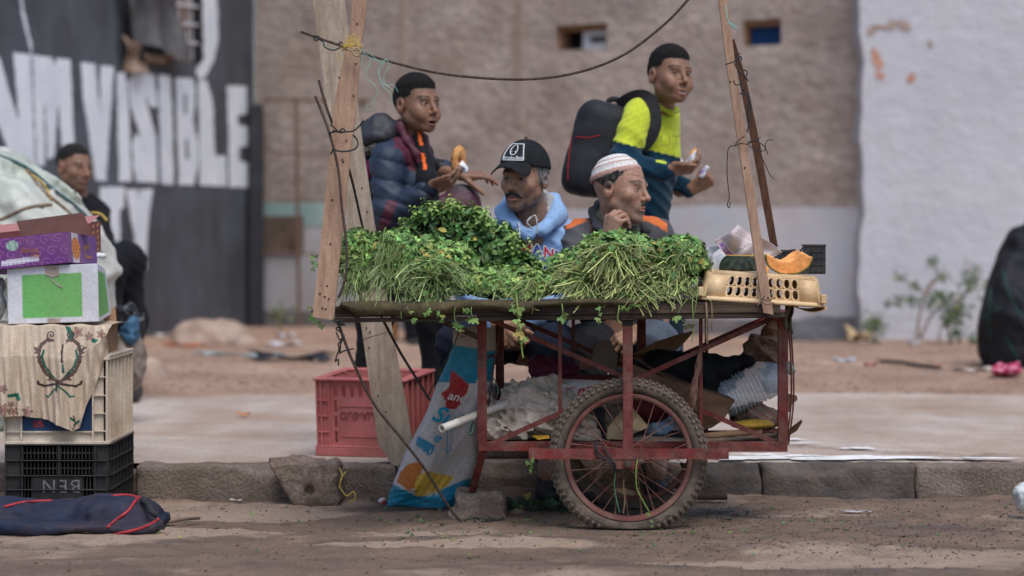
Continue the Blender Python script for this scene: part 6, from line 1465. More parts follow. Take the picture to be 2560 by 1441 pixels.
# ---------------------------------------------------------------- boys walking past with bread
SK_K = (.235, .122, .072)
def fadecut(fz=.054, sz=.005, bz=-.045):
    def f(p):
        ax = np.abs(p[:, 0]); top = np.minimum((p[:, 2]-(fz-.25*np.maximum(ax-.045, 0)))*2.6, 1)
        side = np.minimum(p[:, 2]-sz-.55*np.maximum(p[:, 1]-.01, 0), .052-p[:, 1]+.3*(p[:, 2]-.04)); back = np.minimum(-p[:, 1]-.03, p[:, 2]-bz)
        return np.maximum(np.maximum(top, side), back)
    return f
hairK = dict(line=fadecut(), th=.0085, fade=.085, col=HAIRK, scalp=.86, rough=.2, soft=.034, shell=.016)
m_bk = mat('backpack_fabric', (.013, .013, .015), (.022, .022, .025), 30, .7, .4, 200)
def quilt(period, amp, zref=0):
    def post(P, d): return d-amp*np.abs(np.sin((P[:, 2]-zref+.25*(P[:, 0]))*PI/period))**.45+amp*.6
    return post
NAVY, MAR = np.array((.018, .030, .055)), np.array((.085, .016, .030))
def colK1(V):
    px, py = topx(V); c = np.tile(NAVY, (len(V), 1))
    m1 = ((px-1000)-.42*(py-330) > -18) & ((px-1000)-.42*(py-330) < 42) & (py < 430) & (V[:, 1] < 9.75)
    m2 = (py > 500) & (px-975+.35*(py-520) > -14) & (px-975+.35*(py-520) < 14); m3 = (py < 372) & (px > 985) & (px < 1040) & (py > 335)
    c[m1 | m2 | m3] = MAR; blk = (px > 1066) & (py > 345) & (px-1066 > .0*(py)) & (px < 1110); c[blk] = (.010, .010, .012); return c*(1+.15*nz(V, 30, 1, 5)[:, None])
dB = 9.64
boy1 = build_person('person', 'boy in navy and maroon puffer jacket holding a sesame ring', dict(c=(1043, 263, 9.62), yaw=43, pitch=0, roll=0, s=.99, skin=SK_K, neck=(1022, 365, 9.66), neckr=.043, cheek=True, fat=.001, jaw=.92, nose=.86, open=.007, eye=1.2, browc=(.035, .022, .015), gaze=(-.2, 1, .03), lip=(.22, .085, .075)),
    [dict(name='puffer_jacket', m=m_puff, colfn=colK1, h=.0068, fold=(.004, 18, 1.0), post=quilt(.075, .012), parts=[dict(p=[(1008, 400, 9.66), (1008, 490, 9.66), (1005, 590, 9.66)], r=[.105, .128, .135], k=.05), dict(p=[(975, 395, 9.56), (1045, 395, 9.76)], r=[.07, .065]),
        dict(p=[(965, 410, 9.53), (972, 530, 9.48), (1058, 488, 9.43)], r=[.066, .060, .046], k=.03), dict(p=[(1045, 405, 9.76), (1072, 425, 9.86), (1110, 418, 9.84)], r=[.055, .05, .04], k=.03)]),
     dict(name='jacket_collar', m=m_puff, colfn=lambda V: np.tile(MAR, (len(V), 1))*(1+.15*nz(V, 30, 1, 5)[:, None]), h=.0055, fold=(.003, 30, 2), parts=[dict(p=[(1000, 318, 9.60), (1018, 350, 9.575), (1040, 385, 9.56), (1055, 425, 9.56)], r=[.018, .020, .017, .012], k=.02), dict(p=[(1000, 318, 9.6), (998, 312, 9.68), (1030, 318, 9.74), (1062, 345, 9.70), (1076, 390, 9.64)], r=[.018, .020, .018, .016, .013], k=.02)]),
     dict(name='cuff', m=m_cloth, colfn=flatc((.012, .016, .026)), h=.005, fold=(.002, 40, 2), parts=[dict(p=[(1052, 491, 9.432), (1074, 478, 9.42)], r=[.043, .037])]),
     dict(name='shirt', m=m_cloth, colfn=lambda V: np.where(((np.abs(topx(V)[0]-1050-.17*(topx(V)[1]-345)) < 4.5) & (np.abs(topx(V)[1]-374) > 10) & (topx(V)[1] < 425))[:, None], np.array((.9, .16, .03)), np.array((.015, .015, .018))), h=.005, fold=(.002, 30, 2), parts=[dict(p=[(1046, 345, 9.60), (1058, 390, 9.58), (1068, 450, 9.56), (1066, 560, 9.57)], r=[.026, .028, .045, .06], k=.02)]),
     dict(name='jacket_flap', m=m_puff, colfn=lambda V: lerp(np.array((.075, .02, .035)), np.array((.055, .045, .055)), smoothstep(490, 465, topx(V)[1])[:, None]), h=.008, fold=(.004, 24, 3), parts=[dict(e=(1152, 520, 9.78), r=(.085, .05, .10), lean=18), dict(p=[(1070, 520, 9.72), (1150, 530, 9.78)], r=[.05, .07])]),
     dict(name='trousers', m=m_cloth, colfn=flatc((.012, .012, .014)), h=.010, fold=(.006, 18, 5.0), parts=[dict(p=[(1000, 620, 9.64), (938, 790, 9.58), (900, 1060, 9.62)], r=[.10, .07, .05], k=.05), dict(p=[(1010, 620, 9.72), (1085, 790, 9.74), (1100, 1080, 9.76)], r=[.10, .072, .052], k=.05)])],
    hands=[dict(w=(1075, 476, 9.42), dir=(.93, -.15, .36), back=(.15, -.6, -.75), side='R', curl=[(20, 20, 12), (28, 26, 16), (36, 32, 20), (42, 36, 22)], thumb=(35, 10), tdown=-25, arm=(1040, 498, 9.44), s=.92), dict(w=(1152, 438, 9.78), dir=(1, 0, .0), back=(.1, -.35, 1), side='L', curl=[(8, 18, 12), (16, 24, 15), (26, 26, 16), (30, 28, 18)], thumb=(40, 15), arm=(1085, 425, 9.84), armr=.036, s=.9)],
    body=[dict(p=[(1015, 380, 9.66), (1006, 500, 9.66), (1003, 620, 9.67)], r=[.06, .08, .08]), dict(p=[(1000, 620, 9.64), (938, 790, 9.58), (900, 1060, 9.62), (905, 1105, 9.55)], r=[.06, .05, .035, .03]), dict(p=[(1010, 620, 9.72), (1085, 790, 9.74), (1100, 1080, 9.76), (1106, 1105, 9.7)], r=[.06, .05, .035, .03])], hair=hairK)
for px, d in ((905, 9.56), (1108, 9.7)): shoe(boy1, px, d, m_shoe, Z_WALK+.002)
# his hooded backpack
bpk = thing('backpack', W(925, 600, 9.72), 'black backpack with a dark hood over it behind the puffer jacket', 'backpack'); bpk.location.z = .9
mb = MB(); c = V3((935, 470, 9.70)); sdf_add(mb, lambda P: rbox(P, c, (.075, .12, .16), .06)+wob(P, 30, .004), c-.2, c+.22, .010); obj('pack_body', mb, m_bk, bpk, smooth=True)
def hoodf(P):
    d = chain(P, [V3((912, 335, 9.68)), V3((950, 322, 9.66)), V3((992, 322, 9.62))], [.048, .055, .035], .03); d = smin(d, ell(P, V3((945, 345, 9.64)), (.075, .08, .045)), .03); return d+wob(P, 34, .005, 2)+.003*np.abs(np.sin(P[:, 0]*70))
c = V3((945, 335, 9.66)); mb = MB(); sdf_add(mb, hoodf, c-.16, c+.16, .007, colfn=flatc((.030, .030, .034))); obj('hood', mb, m_puff, bpk, smooth=True)
c = V3((938, 375, 9.57)); mb = MB(); sdf_add(mb, lambda P: chain(P, [V3((915, 380, 9.57)), V3((935, 374, 9.56)), V3((962, 364, 9.56))], [.014, .018, .012], .01)+nz(P, 220, .006, 1, 3), c-.08, c+.08, .004); obj('fur_trim', mb, mat('fur', (.16, .13, .105), (.07, .055, .045), 150, .95, 1.0, 300, bdist=.01), bpk, smooth=True)
mb = MB(); mb.box(V3((920, 425, 9.58)), (.012, .01, .075), bev=.003); obj('piping', mb, mat('magenta', (.28, .012, .10)), bpk)
# sesame ring and paper
def torus_bread(c, R_, r_, axis, label, colr):
    x_, y_, z_ = basis(axis); mb = MB(); c = Vector(c)
    mb.grid(lambda u, v: c+(x_*math.cos(2*PI*u)*.85+y_*math.sin(2*PI*u)*1.55)*(R_+r_*math.cos(2*PI*v)*(1+.08*math.sin(9*u+3*v)))+z_*r_*math.sin(2*PI*v), 36, 14, closeu=True)
    return obj('bread_ring', mb, colr, smooth=True, label=label, cat='bread')
m_bread = mat('bread_crust', lin(206, 138, 74), lin(168, 98, 48), 30, .55, .5, 160, dirt=(lin(232, 196, 130), .8, 70))
torus_bread(W(1146, 402, 9.50), .021, .0165, (.55, -.8, -.1), 'golden sesame bread ring in the hand of the puffer jacket boy', m_bread).rotation_euler
mb = MB(); mb.grid(lambda u, v: W(1140+28*u+4*math.sin(v*5), lerp(432, 408+8*math.sin(u*6), v), 9.49+.02*math.sin(u*5+v*3)), 10, 10); o = obj('paper_napkin', mb, mat('white_paper', (.72, .71, .70), (.62, .61, .61), 20, .8), smooth=True, label='white paper napkin round the sesame ring', cat='napkin'); solid(o, .001)

LIME, TEAL = np.array((.52, .58, .045)), np.array((.006, .032, .056))
def colK2(V):
    px, py = topx(V); k = (py < 352+.25*(px-1530))[:, None]; c = np.where(k, LIME, TEAL)*(1+.09*nz(V, 30, 1, 3)[:, None]); c[(np.abs(py-(380+.2*(px-1530))) < 3) & (px > 1640) & (px < 1665)] = LIME; return c
boy2 = build_person('person', 'smiling boy in lime and teal sweatshirt carrying a bun', dict(c=(1676, 191, 9.58), yaw=30, pitch=2, roll=5, s=.99, skin=SK_K, neck=(1652, 290, 9.66), neckr=.043, cheek=True, fat=.004, jaw=.92, nose=.88, browc=(.035, .022, .015), open=.0055, inmouth=(.50, .46, .42), eye=.95, smile=1, gaze=(.35, 1, .02), lip=(.24, .09, .08)),
    [dict(name='sweatshirt', m=m_fleece, colfn=colK2, h=.0065, fold=(.007, 15, 1.0), parts=[dict(p=[(1646, 315, 9.67), (1628, 400, 9.68), (1600, 520, 9.70)], r=[.085, .115, .125], k=.05), dict(p=[(1600, 276, 9.58), (1668, 290, 9.76)], r=[.060, .056]),
        dict(p=[(1590, 305, 9.55), (1552, 412, 9.50), (1668, 428, 9.43)], r=[.066, .060, .040], k=.03), dict(p=[(1668, 320, 9.76), (1672, 440, 9.82), (1722, 472, 9.74)], r=[.058, .052, .036], k=.03)]),
     dict(name='neckband', m=m_fleece, colfn=flatc(LIME*.9), h=.005, fold=(.001, 30, 1), parts=[dict(ring=[(1626, 250, 9.62), (1648, 268, 9.59), (1678, 284, 9.60), (1690, 276, 9.68), (1662, 254, 9.74), (1632, 244, 9.70)], r=[.008, .008, .008, .008, .008, .008])]),
     dict(name='trousers', m=m_cloth, colfn=flatc((.010, .022, .034)), h=.011, fold=(.006, 18, 5.0), parts=[dict(p=[(1600, 540, 9.70), (1570, 800, 9.66), (1545, 1070, 9.72)], r=[.11, .072, .052], k=.05), dict(p=[(1605, 540, 9.76), (1660, 790, 9.76), (1690, 1080, 9.72)], r=[.11, .072, .052], k=.05)])],
    hands=[dict(w=(1676, 427, 9.42), dir=(1, -.1, .12), back=(.05, -.55, -.8), side='R', curl=[(30, 30, 18), (38, 36, 20), (44, 40, 24), (48, 44, 26)], thumb=(30, 15), tdown=-30, arm=(1640, 428, 9.44), s=.9), dict(w=(1728, 474, 9.73), dir=(.75, -.1, .45), back=(.3, -.75, -.4), side='L', curl=FIST, thumb=(35, 30), arm=(1700, 475, 9.77), s=.9)],
    body=[dict(p=[(1640, 300, 9.68), (1620, 420, 9.7), (1602, 540, 9.72)], r=[.06, .08, .09]), dict(p=[(1600, 540, 9.70), (1570, 800, 9.66), (1545, 1070, 9.72), (1550, 1105, 9.66)], r=[.06, .05, .035, .03]), dict(p=[(1605, 540, 9.76), (1660, 790, 9.76), (1690, 1080, 9.72), (1696, 1108, 9.66)], r=[.06, .05, .035, .03])], hair=hairK)
for px, d in ((1550, 9.68), (1696, 9.68)): shoe(boy2, px, d, m_shoe, Z_WALK+.002)
def shirt_pt(x, y, px0=1648, py0=366): 
    p = W(px0+x*PXM(9.55), py0-y*PXM(9.55), 9.55); t = (px0+x*PXM(9.55)-1625)/85; return Vector((p.x, 9.68-.128*math.sqrt(max(.03, 1-t*t*.8))-.012, p.z))
mb = MB(); text_on(mb, 'LIT', shirt_pt, .062, space=1.05); obj('lettering', mb, mat('navy_print', (.36, .41, .045)), boy2)
bk2 = thing('backpack', W(1480, 600, 9.66), 'large black school backpack with thin red trim on the lime sweatshirt boy', 'backpack'); bk2.location.z = 1.1
Rb = np.array(Matrix.Rotation(math.radians(14), 3, 'Y'))
c = V3((1490, 372, 9.66))
def bkf(P):
    d = rbox(P, c, (.105, .14, .185), .075, Rb); d = smin(d, rbox(P, V3((1455, 425, 9.64)), (.065, .115, .10), .05, Rb), .02); return d+wob(P, 26, .004)
mb = MB(); sdf_add(mb, bkf, c-.26, c+.26, .009); obj('pack_body', mb, m_bk, bk2, smooth=True)
mb = MB(); mb.tube(onsurf(bkf, [(1432, 330), (1424, 380), (1420, 420), (1420, 452)], 9.4, 9.75, .001), .0026, 5); obj('red_piping', mb, mat('red_trim', (.35, .012, .02)), bk2, smooth=True)
mb = MB(); mb.tube(onsurf(bkf, [(1438, 342), (1470, 345), (1500, 338)], 9.4, 9.75, .001, 12), .0022, 5); obj('red_zip', mb, MATS['red_trim'], bk2, smooth=True)
def strap(pts, w_):
    p = wpath(pts, 24); mb = MB()
    for i in range(len(p)-1): mb.bar(p[i], p[i+1]+(p[i+1]-p[i])*.15, w_, .009, (0, 1, .2))
    return mb
obj('shoulder_strap', strap([(1545, 262, 9.62), (1585, 240, 9.575), (1618, 242, 9.545), (1636, 270, 9.53), (1640, 310, 9.525), (1628, 345, 9.53), (1606, 372, 9.54)], .042), m_bk, bk2)
mb = MB(); mb.tube(wpath([(1515, 268, 9.66), (1525, 250, 9.66), (1545, 250, 9.66), (1556, 262, 9.66)], 12), .012, 6); obj('grab_handle', mb, m_bk, bk2, smooth=True)
c = V3((1730, 390, 9.43)); Rn = np.array(Matrix.Rotation(math.radians(28), 3, 'Y'))
mb = MB(); sdf_add(mb, lambda P: ell(P, c, (.013, .014, .034), Rn)+nz(P, 150, .0012), c-.05, c+.05, .004); obj('bread_bun', mb, m_bread, smooth=True, label='small golden bun in the hand of the lime sweatshirt boy', cat='bread')
mb = MB(); mb.grid(lambda u, v: W(1702+38*u, lerp(412, 388+14*math.sin(u*4+.5), v)+3*math.sin(u*9), 9.415+.02*math.sin(u*6)), 10, 8); o = obj('paper_napkin', mb, MATS['white_paper'], smooth=True, label='torn white paper under the small bun', cat='napkin'); solid(o, .001)
mb = MB(); c = V3((1760, 430, 9.68)); sdf_add(mb, lambda P: rbox(P, c, (.010, .007, .028), .005, Rn)+nz(P, 160, .003), c-.05, c+.05, .004, colfn=lambda V: np.where((nz(V, 110, 1, 2) > 0)[:, None], np.array((.28, .18, .42)), np.array((.62, .6, .62)))); obj('sweet_wrapper', mb, mat('foil', (1, 1, 1), (.9, .9, .9), 40, .35, vcol=True), smooth=True, label='purple and silver sweet wrapper in the boy\'s far fist', cat='wrapper')

# ---------------------------------------------------------------- man sitting by the lettered wall, and a far sitter
hairM = dict(line=fadecut(.068, .03, -.01), th=.006, fade=.06, col=(.022, .019, .017), scalp=.75, rough=.3, soft=.02, shell=.008)
man3 = build_person('person', 'man in black sitting by the lettered wall behind the plastic covered heap', dict(c=(186, 420, 12.8), yaw=48, pitch=-4, s=1.0, skin=(.25, .135, .085), neck=(196, 505, 12.86), stubble=.5, nose=1.1, eye=.8),
    [dict(name='sweater', m=m_cloth, colfn=flatc((.012, .012, .014)), h=.011, fold=(.008, 12, 2), parts=[dict(p=[(205, 535, 12.88), (215, 620, 12.9), (222, 700, 12.92)], r=[.12, .15, .15], k=.06), dict(p=[(165, 530, 12.8), (243, 535, 12.95)], r=[.075, .07]), dict(p=[(240, 540, 12.9), (262, 620, 12.8), (310, 650, 12.55)], r=[.07, .06, .05])]),
     dict(name='trousers', m=m_cloth, colfn=flatc((.010, .010, .012)), h=.011, fold=(.007, 14, 4), parts=[dict(p=[(235, 740, 12.9), (318, 650, 12.4), (334, 800, 12.45), (332, 930, 12.4)], r=[.12, .09, .07, .05], k=.06), dict(p=[(225, 740, 12.9), (270, 670, 12.3), (270, 940, 12.3)], r=[.12, .09, .06], k=.06)])],
    body=[dict(p=[(200, 530, 12.88), (220, 720, 12.9)], r=[.09, .1])], hair=hairM)
for px, d in ((332, 12.35), (270, 12.3)): shoe(man3, px, d, m_shoe, Z_WALK+.002)
c = V3((228, 600, 13.05)); c[2] = Z_DIRT+.2; mb = MB(); sdf_add(mb, lambda P: rbox(P, c, (.2, .2, .22), .03)+nz(P, 20, .01), c-.28, c+.28, .02); obj('seat_block', mb, m_kerb, smooth=True, label='rough block under the man in black by the wall', cat='block')
gd = on_dirt(1040, 872); fy = gd.y; fz = gd.z
ob = build_person('person', 'person in black trousers and sandals sitting far behind the cart', dict(c=(1065, 475, fy+.5), yaw=10, s=1.0, skin=(.33, .19, .13), neck=(1066, 530, fy+.53)),
    [dict(name='coat', m=m_cloth, colfn=flatc((.012, .012, .016)), h=.02, fold=(.01, 12, 2), parts=[dict(p=[(1066, 560, fy+.55), (1066, 690, fy+.55)], r=[.15, .17]), dict(p=[(1020, 560, fy+.5), (1000, 640, fy+.45), (1030, 690, fy+.25)], r=[.07, .06, .05]), dict(p=[(1112, 560, fy+.5), (1120, 640, fy+.45), (1090, 690, fy+.25)], r=[.07, .06, .05])]),
     dict(name='trousers', m=m_cloth, colfn=flatc((.008, .008, .010)), h=.014, fold=(.008, 12, 2), parts=[dict(p=[(1050, 715, fy+.5), (1036, 716, fy+.1), (1036, 800, fy+.06), (1038, 838, fy+.05)], r=[.11, .085, .075, .085], k=.05), dict(p=[(1080, 715, fy+.5), (1092, 716, fy+.1), (1094, 838, fy+.05)], r=[.11, .085, .075], k=.05)])],
    body=[dict(p=[(1066, 545, fy+.55), (1066, 700, fy+.55)], r=[.1, .1]), dict(p=[(1034, 850, fy+.07), (1030, 866, fy-.02), (1052, 868, fy-.14)], r=[.04, .038, .03]), dict(p=[(1094, 850, fy+.07), (1094, 868, fy-.1)], r=[.04, .03])], hair=hairM)
mb = MB(); p = W(1042, 876, fy-.06); mb.box((p.x, fy-.04, fz+.015), (.12, .27, .03), bev=.01); obj('sandal', mb, m_shoe, ob); p = W(1094, 876, fy-.06); mb = MB(); mb.box((p.x, fy-.04, fz+.015), (.11, .27, .03), bev=.01); obj('sandal', mb, m_shoe, ob)
st = thing('wooden_stool', (gd.x+.1, fy+.55, fz), 'orange wooden stool under the far sitter', 'stool'); m_or = mat('orange_wood', lin(176, 122, 70), lin(150, 98, 54), 10, .7, stretch=(1, 1, 4))
zs = W(0, 790, fy).z; mb = MB(); mb.box((W(1048, 0, fy+.45).x, fy+.5, zs), (.46, .4, .05), bev=.01); obj('seat', mb, m_or, st)
for sx in (-1, 1):
    for sy in (-1, 1):
        mb = MB(); mb.box((W(1048, 0, fy+.45).x+sx*.19, fy+.5+sy*.16, (zs-.026+fz)/2), (.045, .045, zs-.026-fz), bev=.006); obj('leg', mb, m_or, st)
# ================================================================== LEFT STACK: CRATES, CLOTH, BOXES
def inpoly(x, y, poly):
    c = False; n_ = len(poly); j = n_-1
    for i in range(n_):
        xi, yi = poly[i]; xj, yj = poly[j]
        if (yi > y) != (yj > y) and x < (xj-xi)*(y-yi)/(yj-yi)+xi: c = not c
        j = i
    return c
m_beige = mat('beige_plastic', lin(206, 192, 172), lin(190, 172, 150), 9, .55, .25, 70, dirt=(lin(138, 110, 86), .55, 7))
m_blk2 = mat('dusty_black_plastic', lin(38, 36, 35), lin(26, 25, 25), 12, .6, .3, 70, dirt=(lin(84, 74, 66), .4, 8))
CX0, CX1, CY0, CY1 = -1.716, -1.368, 8.35, 8.88
def pbox(par, name, m, x0, x1, y0, y1, z0, z1, bev=.0015):
    mb = MB(); mb.box(((x0+x1)/2, (y0+y1)/2, (z0+z1)/2), (x1-x0, y1-y0, z1-z0), bev=bev); return obj(name, mb, m, par)
# black crate
zb0, zb1 = .012, W(0, 1111, 8.35).z
kb_ = thing('plastic_crate', ((CX0+CX1)/2, 8.6, zb0), 'black plastic crate with chalk writing at the bottom of the left stack', 'crate')
pbox(kb_, 'back_wall', m_blk2, CX0, CX1, CY1-.006, CY1, zb0, zb1); pbox(kb_, 'side_wall', m_blk2, CX0, CX0+.006, CY0+.03, CY1-.007, zb0, zb1); pbox(kb_, 'side_wall', m_blk2, CX1-.010, CX1-.006, CY0+.03, CY1-.007, zb0, zb1); pbox(kb_, 'floor', m_blk2, CX0+.007, CX1-.007, CY0+.01, CY1-.007, zb0, zb0+.006)
P_ = lambda px: W(px, 0, 8.35).x
Zp = lambda py, d=8.35: W(0, py, d).z
for px in (12, 52, 145, 235): pbox(kb_, 'upright', m_blk2, P_(px), P_(px)+.008, CY0-.004, CY0+.012, zb0, zb1)
for py in (1113, 1152, 1190, 1225): pbox(kb_, 'ledge', m_blk2, P_(14), P_(268), CY0-.008, CY0+.01, Zp(py)-.002, Zp(py)+.002)
pbox(kb_, 'panel', m_blk2, P_(14), P_(50), CY0+.004, CY0+.007, zb0, zb1); pbox(kb_, 'panel', m_blk2, P_(240), CX1, CY0+.004, CY0+.007, zb0, zb1); pan = pbox(kb_, 'name_panel', m_blk2, P_(80), P_(206), CY0-.002, CY0+.006, Zp(1262), Zp(1192))
for x0, x1 in ((58, 142), (152, 232)):
    for y0, y1 in ((1118, 1148), (1156, 1187)):
        for k in range(10):
            px = lerp(x0, x1, k/9); pbox(kb_, 'lattice_bar', m_blk2, P_(px)-.0018, P_(px)+.0018, CY0+.003, CY0+.007, Zp(y1), Zp(y0), 0)
        pbox(kb_, 'lattice_bar', m_blk2, P_(x0), P_(x1), CY0+.0022, CY0+.0065, Zp((y0+y1)/2)-.002, Zp((y0+y1)/2)+.002, 0)
for x0, x1 in ((54, 78), (208, 234)):
    for k in range(4): px = lerp(x0, x1, k/3); pbox(kb_, 'lattice_bar', m_blk2, P_(px)-.0018, P_(px)+.0018, CY0+.003, CY0+.007, zb0, Zp(1192), 0)
for k in range(8): y = lerp(CY0+.03, CY1, k/7); pbox(kb_, 'side_rib', m_blk2, CX1-.006, CX1+.004, y-.003, y+.003, zb0, zb1, 0)
for py in (1113, 1152, 1190, 1225): pbox(kb_, 'side_ledge', m_blk2, CX1-.0055, CX1+.007, CY0+.02, CY1, Zp(py)-.002, Zp(py)+.002, 0)
mb = MB(); text_on(mb, 'BEN', lambda x, y: Vector((P_(203)-x, CY0-.0035, Zp(1200)-y)), .064, space=1.25); obj('chalk_writing', mb, mat('chalk', lin(120, 118, 116), lin(86, 84, 82), 90, .9), kb_)
# beige crate
zc0, zc1 = zb1+.001, W(0, 893, 8.35).z
bg_ = thing('plastic_crate', ((CX0+CX1)/2, 8.6, zc0), 'dirty cream plastic crate on top of the black one', 'crate')
pbox(bg_, 'back_wall', m_beige, CX0, CX1, CY1-.006, CY1, zc0, zc1); pbox(bg_, 'side_wall', m_beige, CX0, CX0+.006, CY0+.03, CY1-.007, zc0, zc1); pbox(bg_, 'side_wall', m_beige, CX1-.016, CX1-.010, CY0+.03, CY1-.007, zc0, zc1-.001); pbox(bg_, 'floor', m_beige, CX0+.007, CX1-.017, CY0+.012, CY1-.007, zc0, zc0+.006)
pbox(bg_, 'front_wall', m_beige, P_(14), CX1-.017, CY0+.006, CY0+.011, zc0, zc1)
for z_ in (zc0+.004, zc1-.006): pbox(bg_, 'rim_band', m_beige, P_(12), CX1+.004, CY0-.008, CY0+.005, z_-.005, z_+.006); pbox(bg_, 'rim_band', m_beige, CX1-.0095, CX1+.005, CY0+.006, CY1, z_-.005, z_+.006)
pbox(bg_, 'top_flange', m_beige, CX1-.03, CX1+.006, CY0+.0, CY1, zc1+.0005, zc1+.007)
for px in (12, 54, 233, 268): pbox(bg_, 'upright_rib', m_beige, P_(px)-.003, P_(px)+.003, CY0-.006, CY0+.0055, zc0+.011, zc1-.012, 0)
for py in (943, 989, 1034, 1078): pbox(bg_, 'ledge_rib', m_beige, P_(236), P_(266), CY0-.005, CY0+.0055, Zp(py)-.0016, Zp(py)+.0016, 0)
pbox(bg_, 'ledge_rib', m_beige, P_(14), P_(231), CY0-.005, CY0+.0055, Zp(1080)-.002, Zp(1080)+.002, 0)
for k in range(7): y = lerp(CY0+.04, CY1-.01, k/6); pbox(bg_, 'side_rib', m_beige, CX1-.0095, CX1+.003, y-.003, y+.003, zc0+.011, zc1-.012, 0)
pbox(bg_, 'label_panel', mat('blue_label', lin(28, 56, 92), lin(22, 44, 76), 8, .6), P_(57), P_(231), CY0+.001, CY0+.0055, Zp(1077), Zp(960), 0)
mb = MB(); text_on(mb, 'ES', lambda x, y: Vector((P_(82)+x*1.3, CY0-.0, Zp(1068)+y)), .03, bold=.03); obj('label_print', mb, mat('red_print', lin(150, 44, 40)), bg_)
# floral cloth: fine grid, printed scrolls
m_flo = mat('gold_oilcloth', (1, 1, 1), (.9, .89, .87), 30, .38, .35, 50, vcol=True, spec=.5, bdist=.004)
GOLD = np.array(lin(192, 170, 146))
def spiral(cx, cy, r, turns, a0, sg): return [(cx+sg*r*(1-t)*math.cos(a0+turns*6.28*t), cy+r*(1-t)*math.sin(a0+turns*6.28*t)) for t in np.linspace(0, .92, 26)]
STK = []    # strokes: (points, width, colour)
BR, GR, DK = np.array(lin(92, 68, 58)), np.array(lin(24, 92, 72)), np.array(lin(58, 46, 42))
for sg in (1, -1):
    mx = 150; X = lambda x: mx+sg*(x-mx)
    STK.append(([(X(x), y) for x, y in ((148, 955), (130, 945), (112, 930), (100, 905), (98, 880), (104, 862), (118, 850), (132, 852))], 7, BR)); STK.append(([(X(x), y) for x, y in ((146, 955), (128, 935), (112, 915), (106, 892), (110, 876))], 5, GR))
    STK.append((spiral(X(126), 838, 11, 1.6, 1.5, sg), 2.6, DK)); STK.append((spiral(X(203), 870, 10, 1.4, 0, -sg) if sg > 0 else spiral(X(203), 870, 10, 1.4, 0, sg), 2, DK))
    STK.append(([(X(x), y) for x, y in ((148, 958), (130, 962), (110, 966), (98, 960), (96, 953))], 5, DK)); STK.append(([(X(x), y) for x, y in ((140, 960), (122, 963))], 5, GR)); STK.append(([(X(x), y) for x, y in ((152, 965), (166, 978), (178, 992), (186, 990))], 4, GR))
    for k in range(8):
        t = k/7; bx, by = lerp(96, 128, t**1.2), lerp(875, 948, t); STK.append(([(X(bx), by), (X(bx-11+4*t), by-6+8*t)], 4.2, BR))
STK += [([(145, 960), (143, 978)], 5, DK), ([(158, 905), (156, 880), (158, 862)], 4, DK), ([(162, 930), (160, 912)], 5, GR), ([(186, 1040), (190, 1060), (184, 1074)], 2, DK), ([(180, 1046), (187, 1052)], 5, GR), ([(196, 1054), (188, 1062)], 5, GR)]
FLW = [(192, 832, 15), (222, 842, 12), (252, 836, 12), (268, 842, 9), (12, 972, 12), (12, 1024, 17), (36, 1030, 13), (70, 1030, 15), (30, 1012, 9)]
LVS = [([(160, 815), (172, 838), (165, 862), (178, 850), (186, 838), (174, 818)], GR), ([(232, 845), (248, 850), (240, 858), (228, 856)], GR), ([(22, 986), (48, 982), (54, 1000), (46, 1004), (40, 992), (24, 994)], GR)]
def flo_col(px, py):
    px, py = np.asarray(px, float), np.asarray(py, float); c = np.tile(GOLD, (len(px), 1))*(1+.05*np.sin(px*.7)*np.sin(py*.5))[:, None]
    for poly, cc in LVS:
        k = np.array([inpoly(a, b, poly) for a, b in zip(px, py)]); c[k] = cc
    for fx, fy, r_ in FLW:
        dx, dy = px-fx, py-fy; d = np.hypot(dx, dy); pe = (.78+.22*np.cos(5*np.arctan2(dy, dx)+fx))*r_; k = d/pe
        m_ = k < 1; cc = np.array(lin(118, 84, 76))[None]*(1-k[:, None]*.9)+np.array(lin(176, 136, 118))[None]*k[:, None]*.9; cc[k > .86] = DK; c[m_] = cc[m_]
    done = np.zeros(len(px), bool)
    for pts, w_, cc in STK:
        for i in range(len(pts)-1):
            (ax_, ay), (bx, by) = pts[i], pts[i+1]; ux, uy = bx-ax_, by-ay; t = np.clip(((px-ax_)*ux+(py-ay)*uy)/(ux*ux+uy*uy+1e-9), 0, 1); q = np.hypot(px-ax_-t*ux, py-ay-t*uy)
            m_ = (q < w_*.68*(1-.3*t)) & ~done; c[m_] = np.where((q < w_*.45)[:, None], cc, lerp(cc, DK, .6))[m_]; done |= m_
    return c
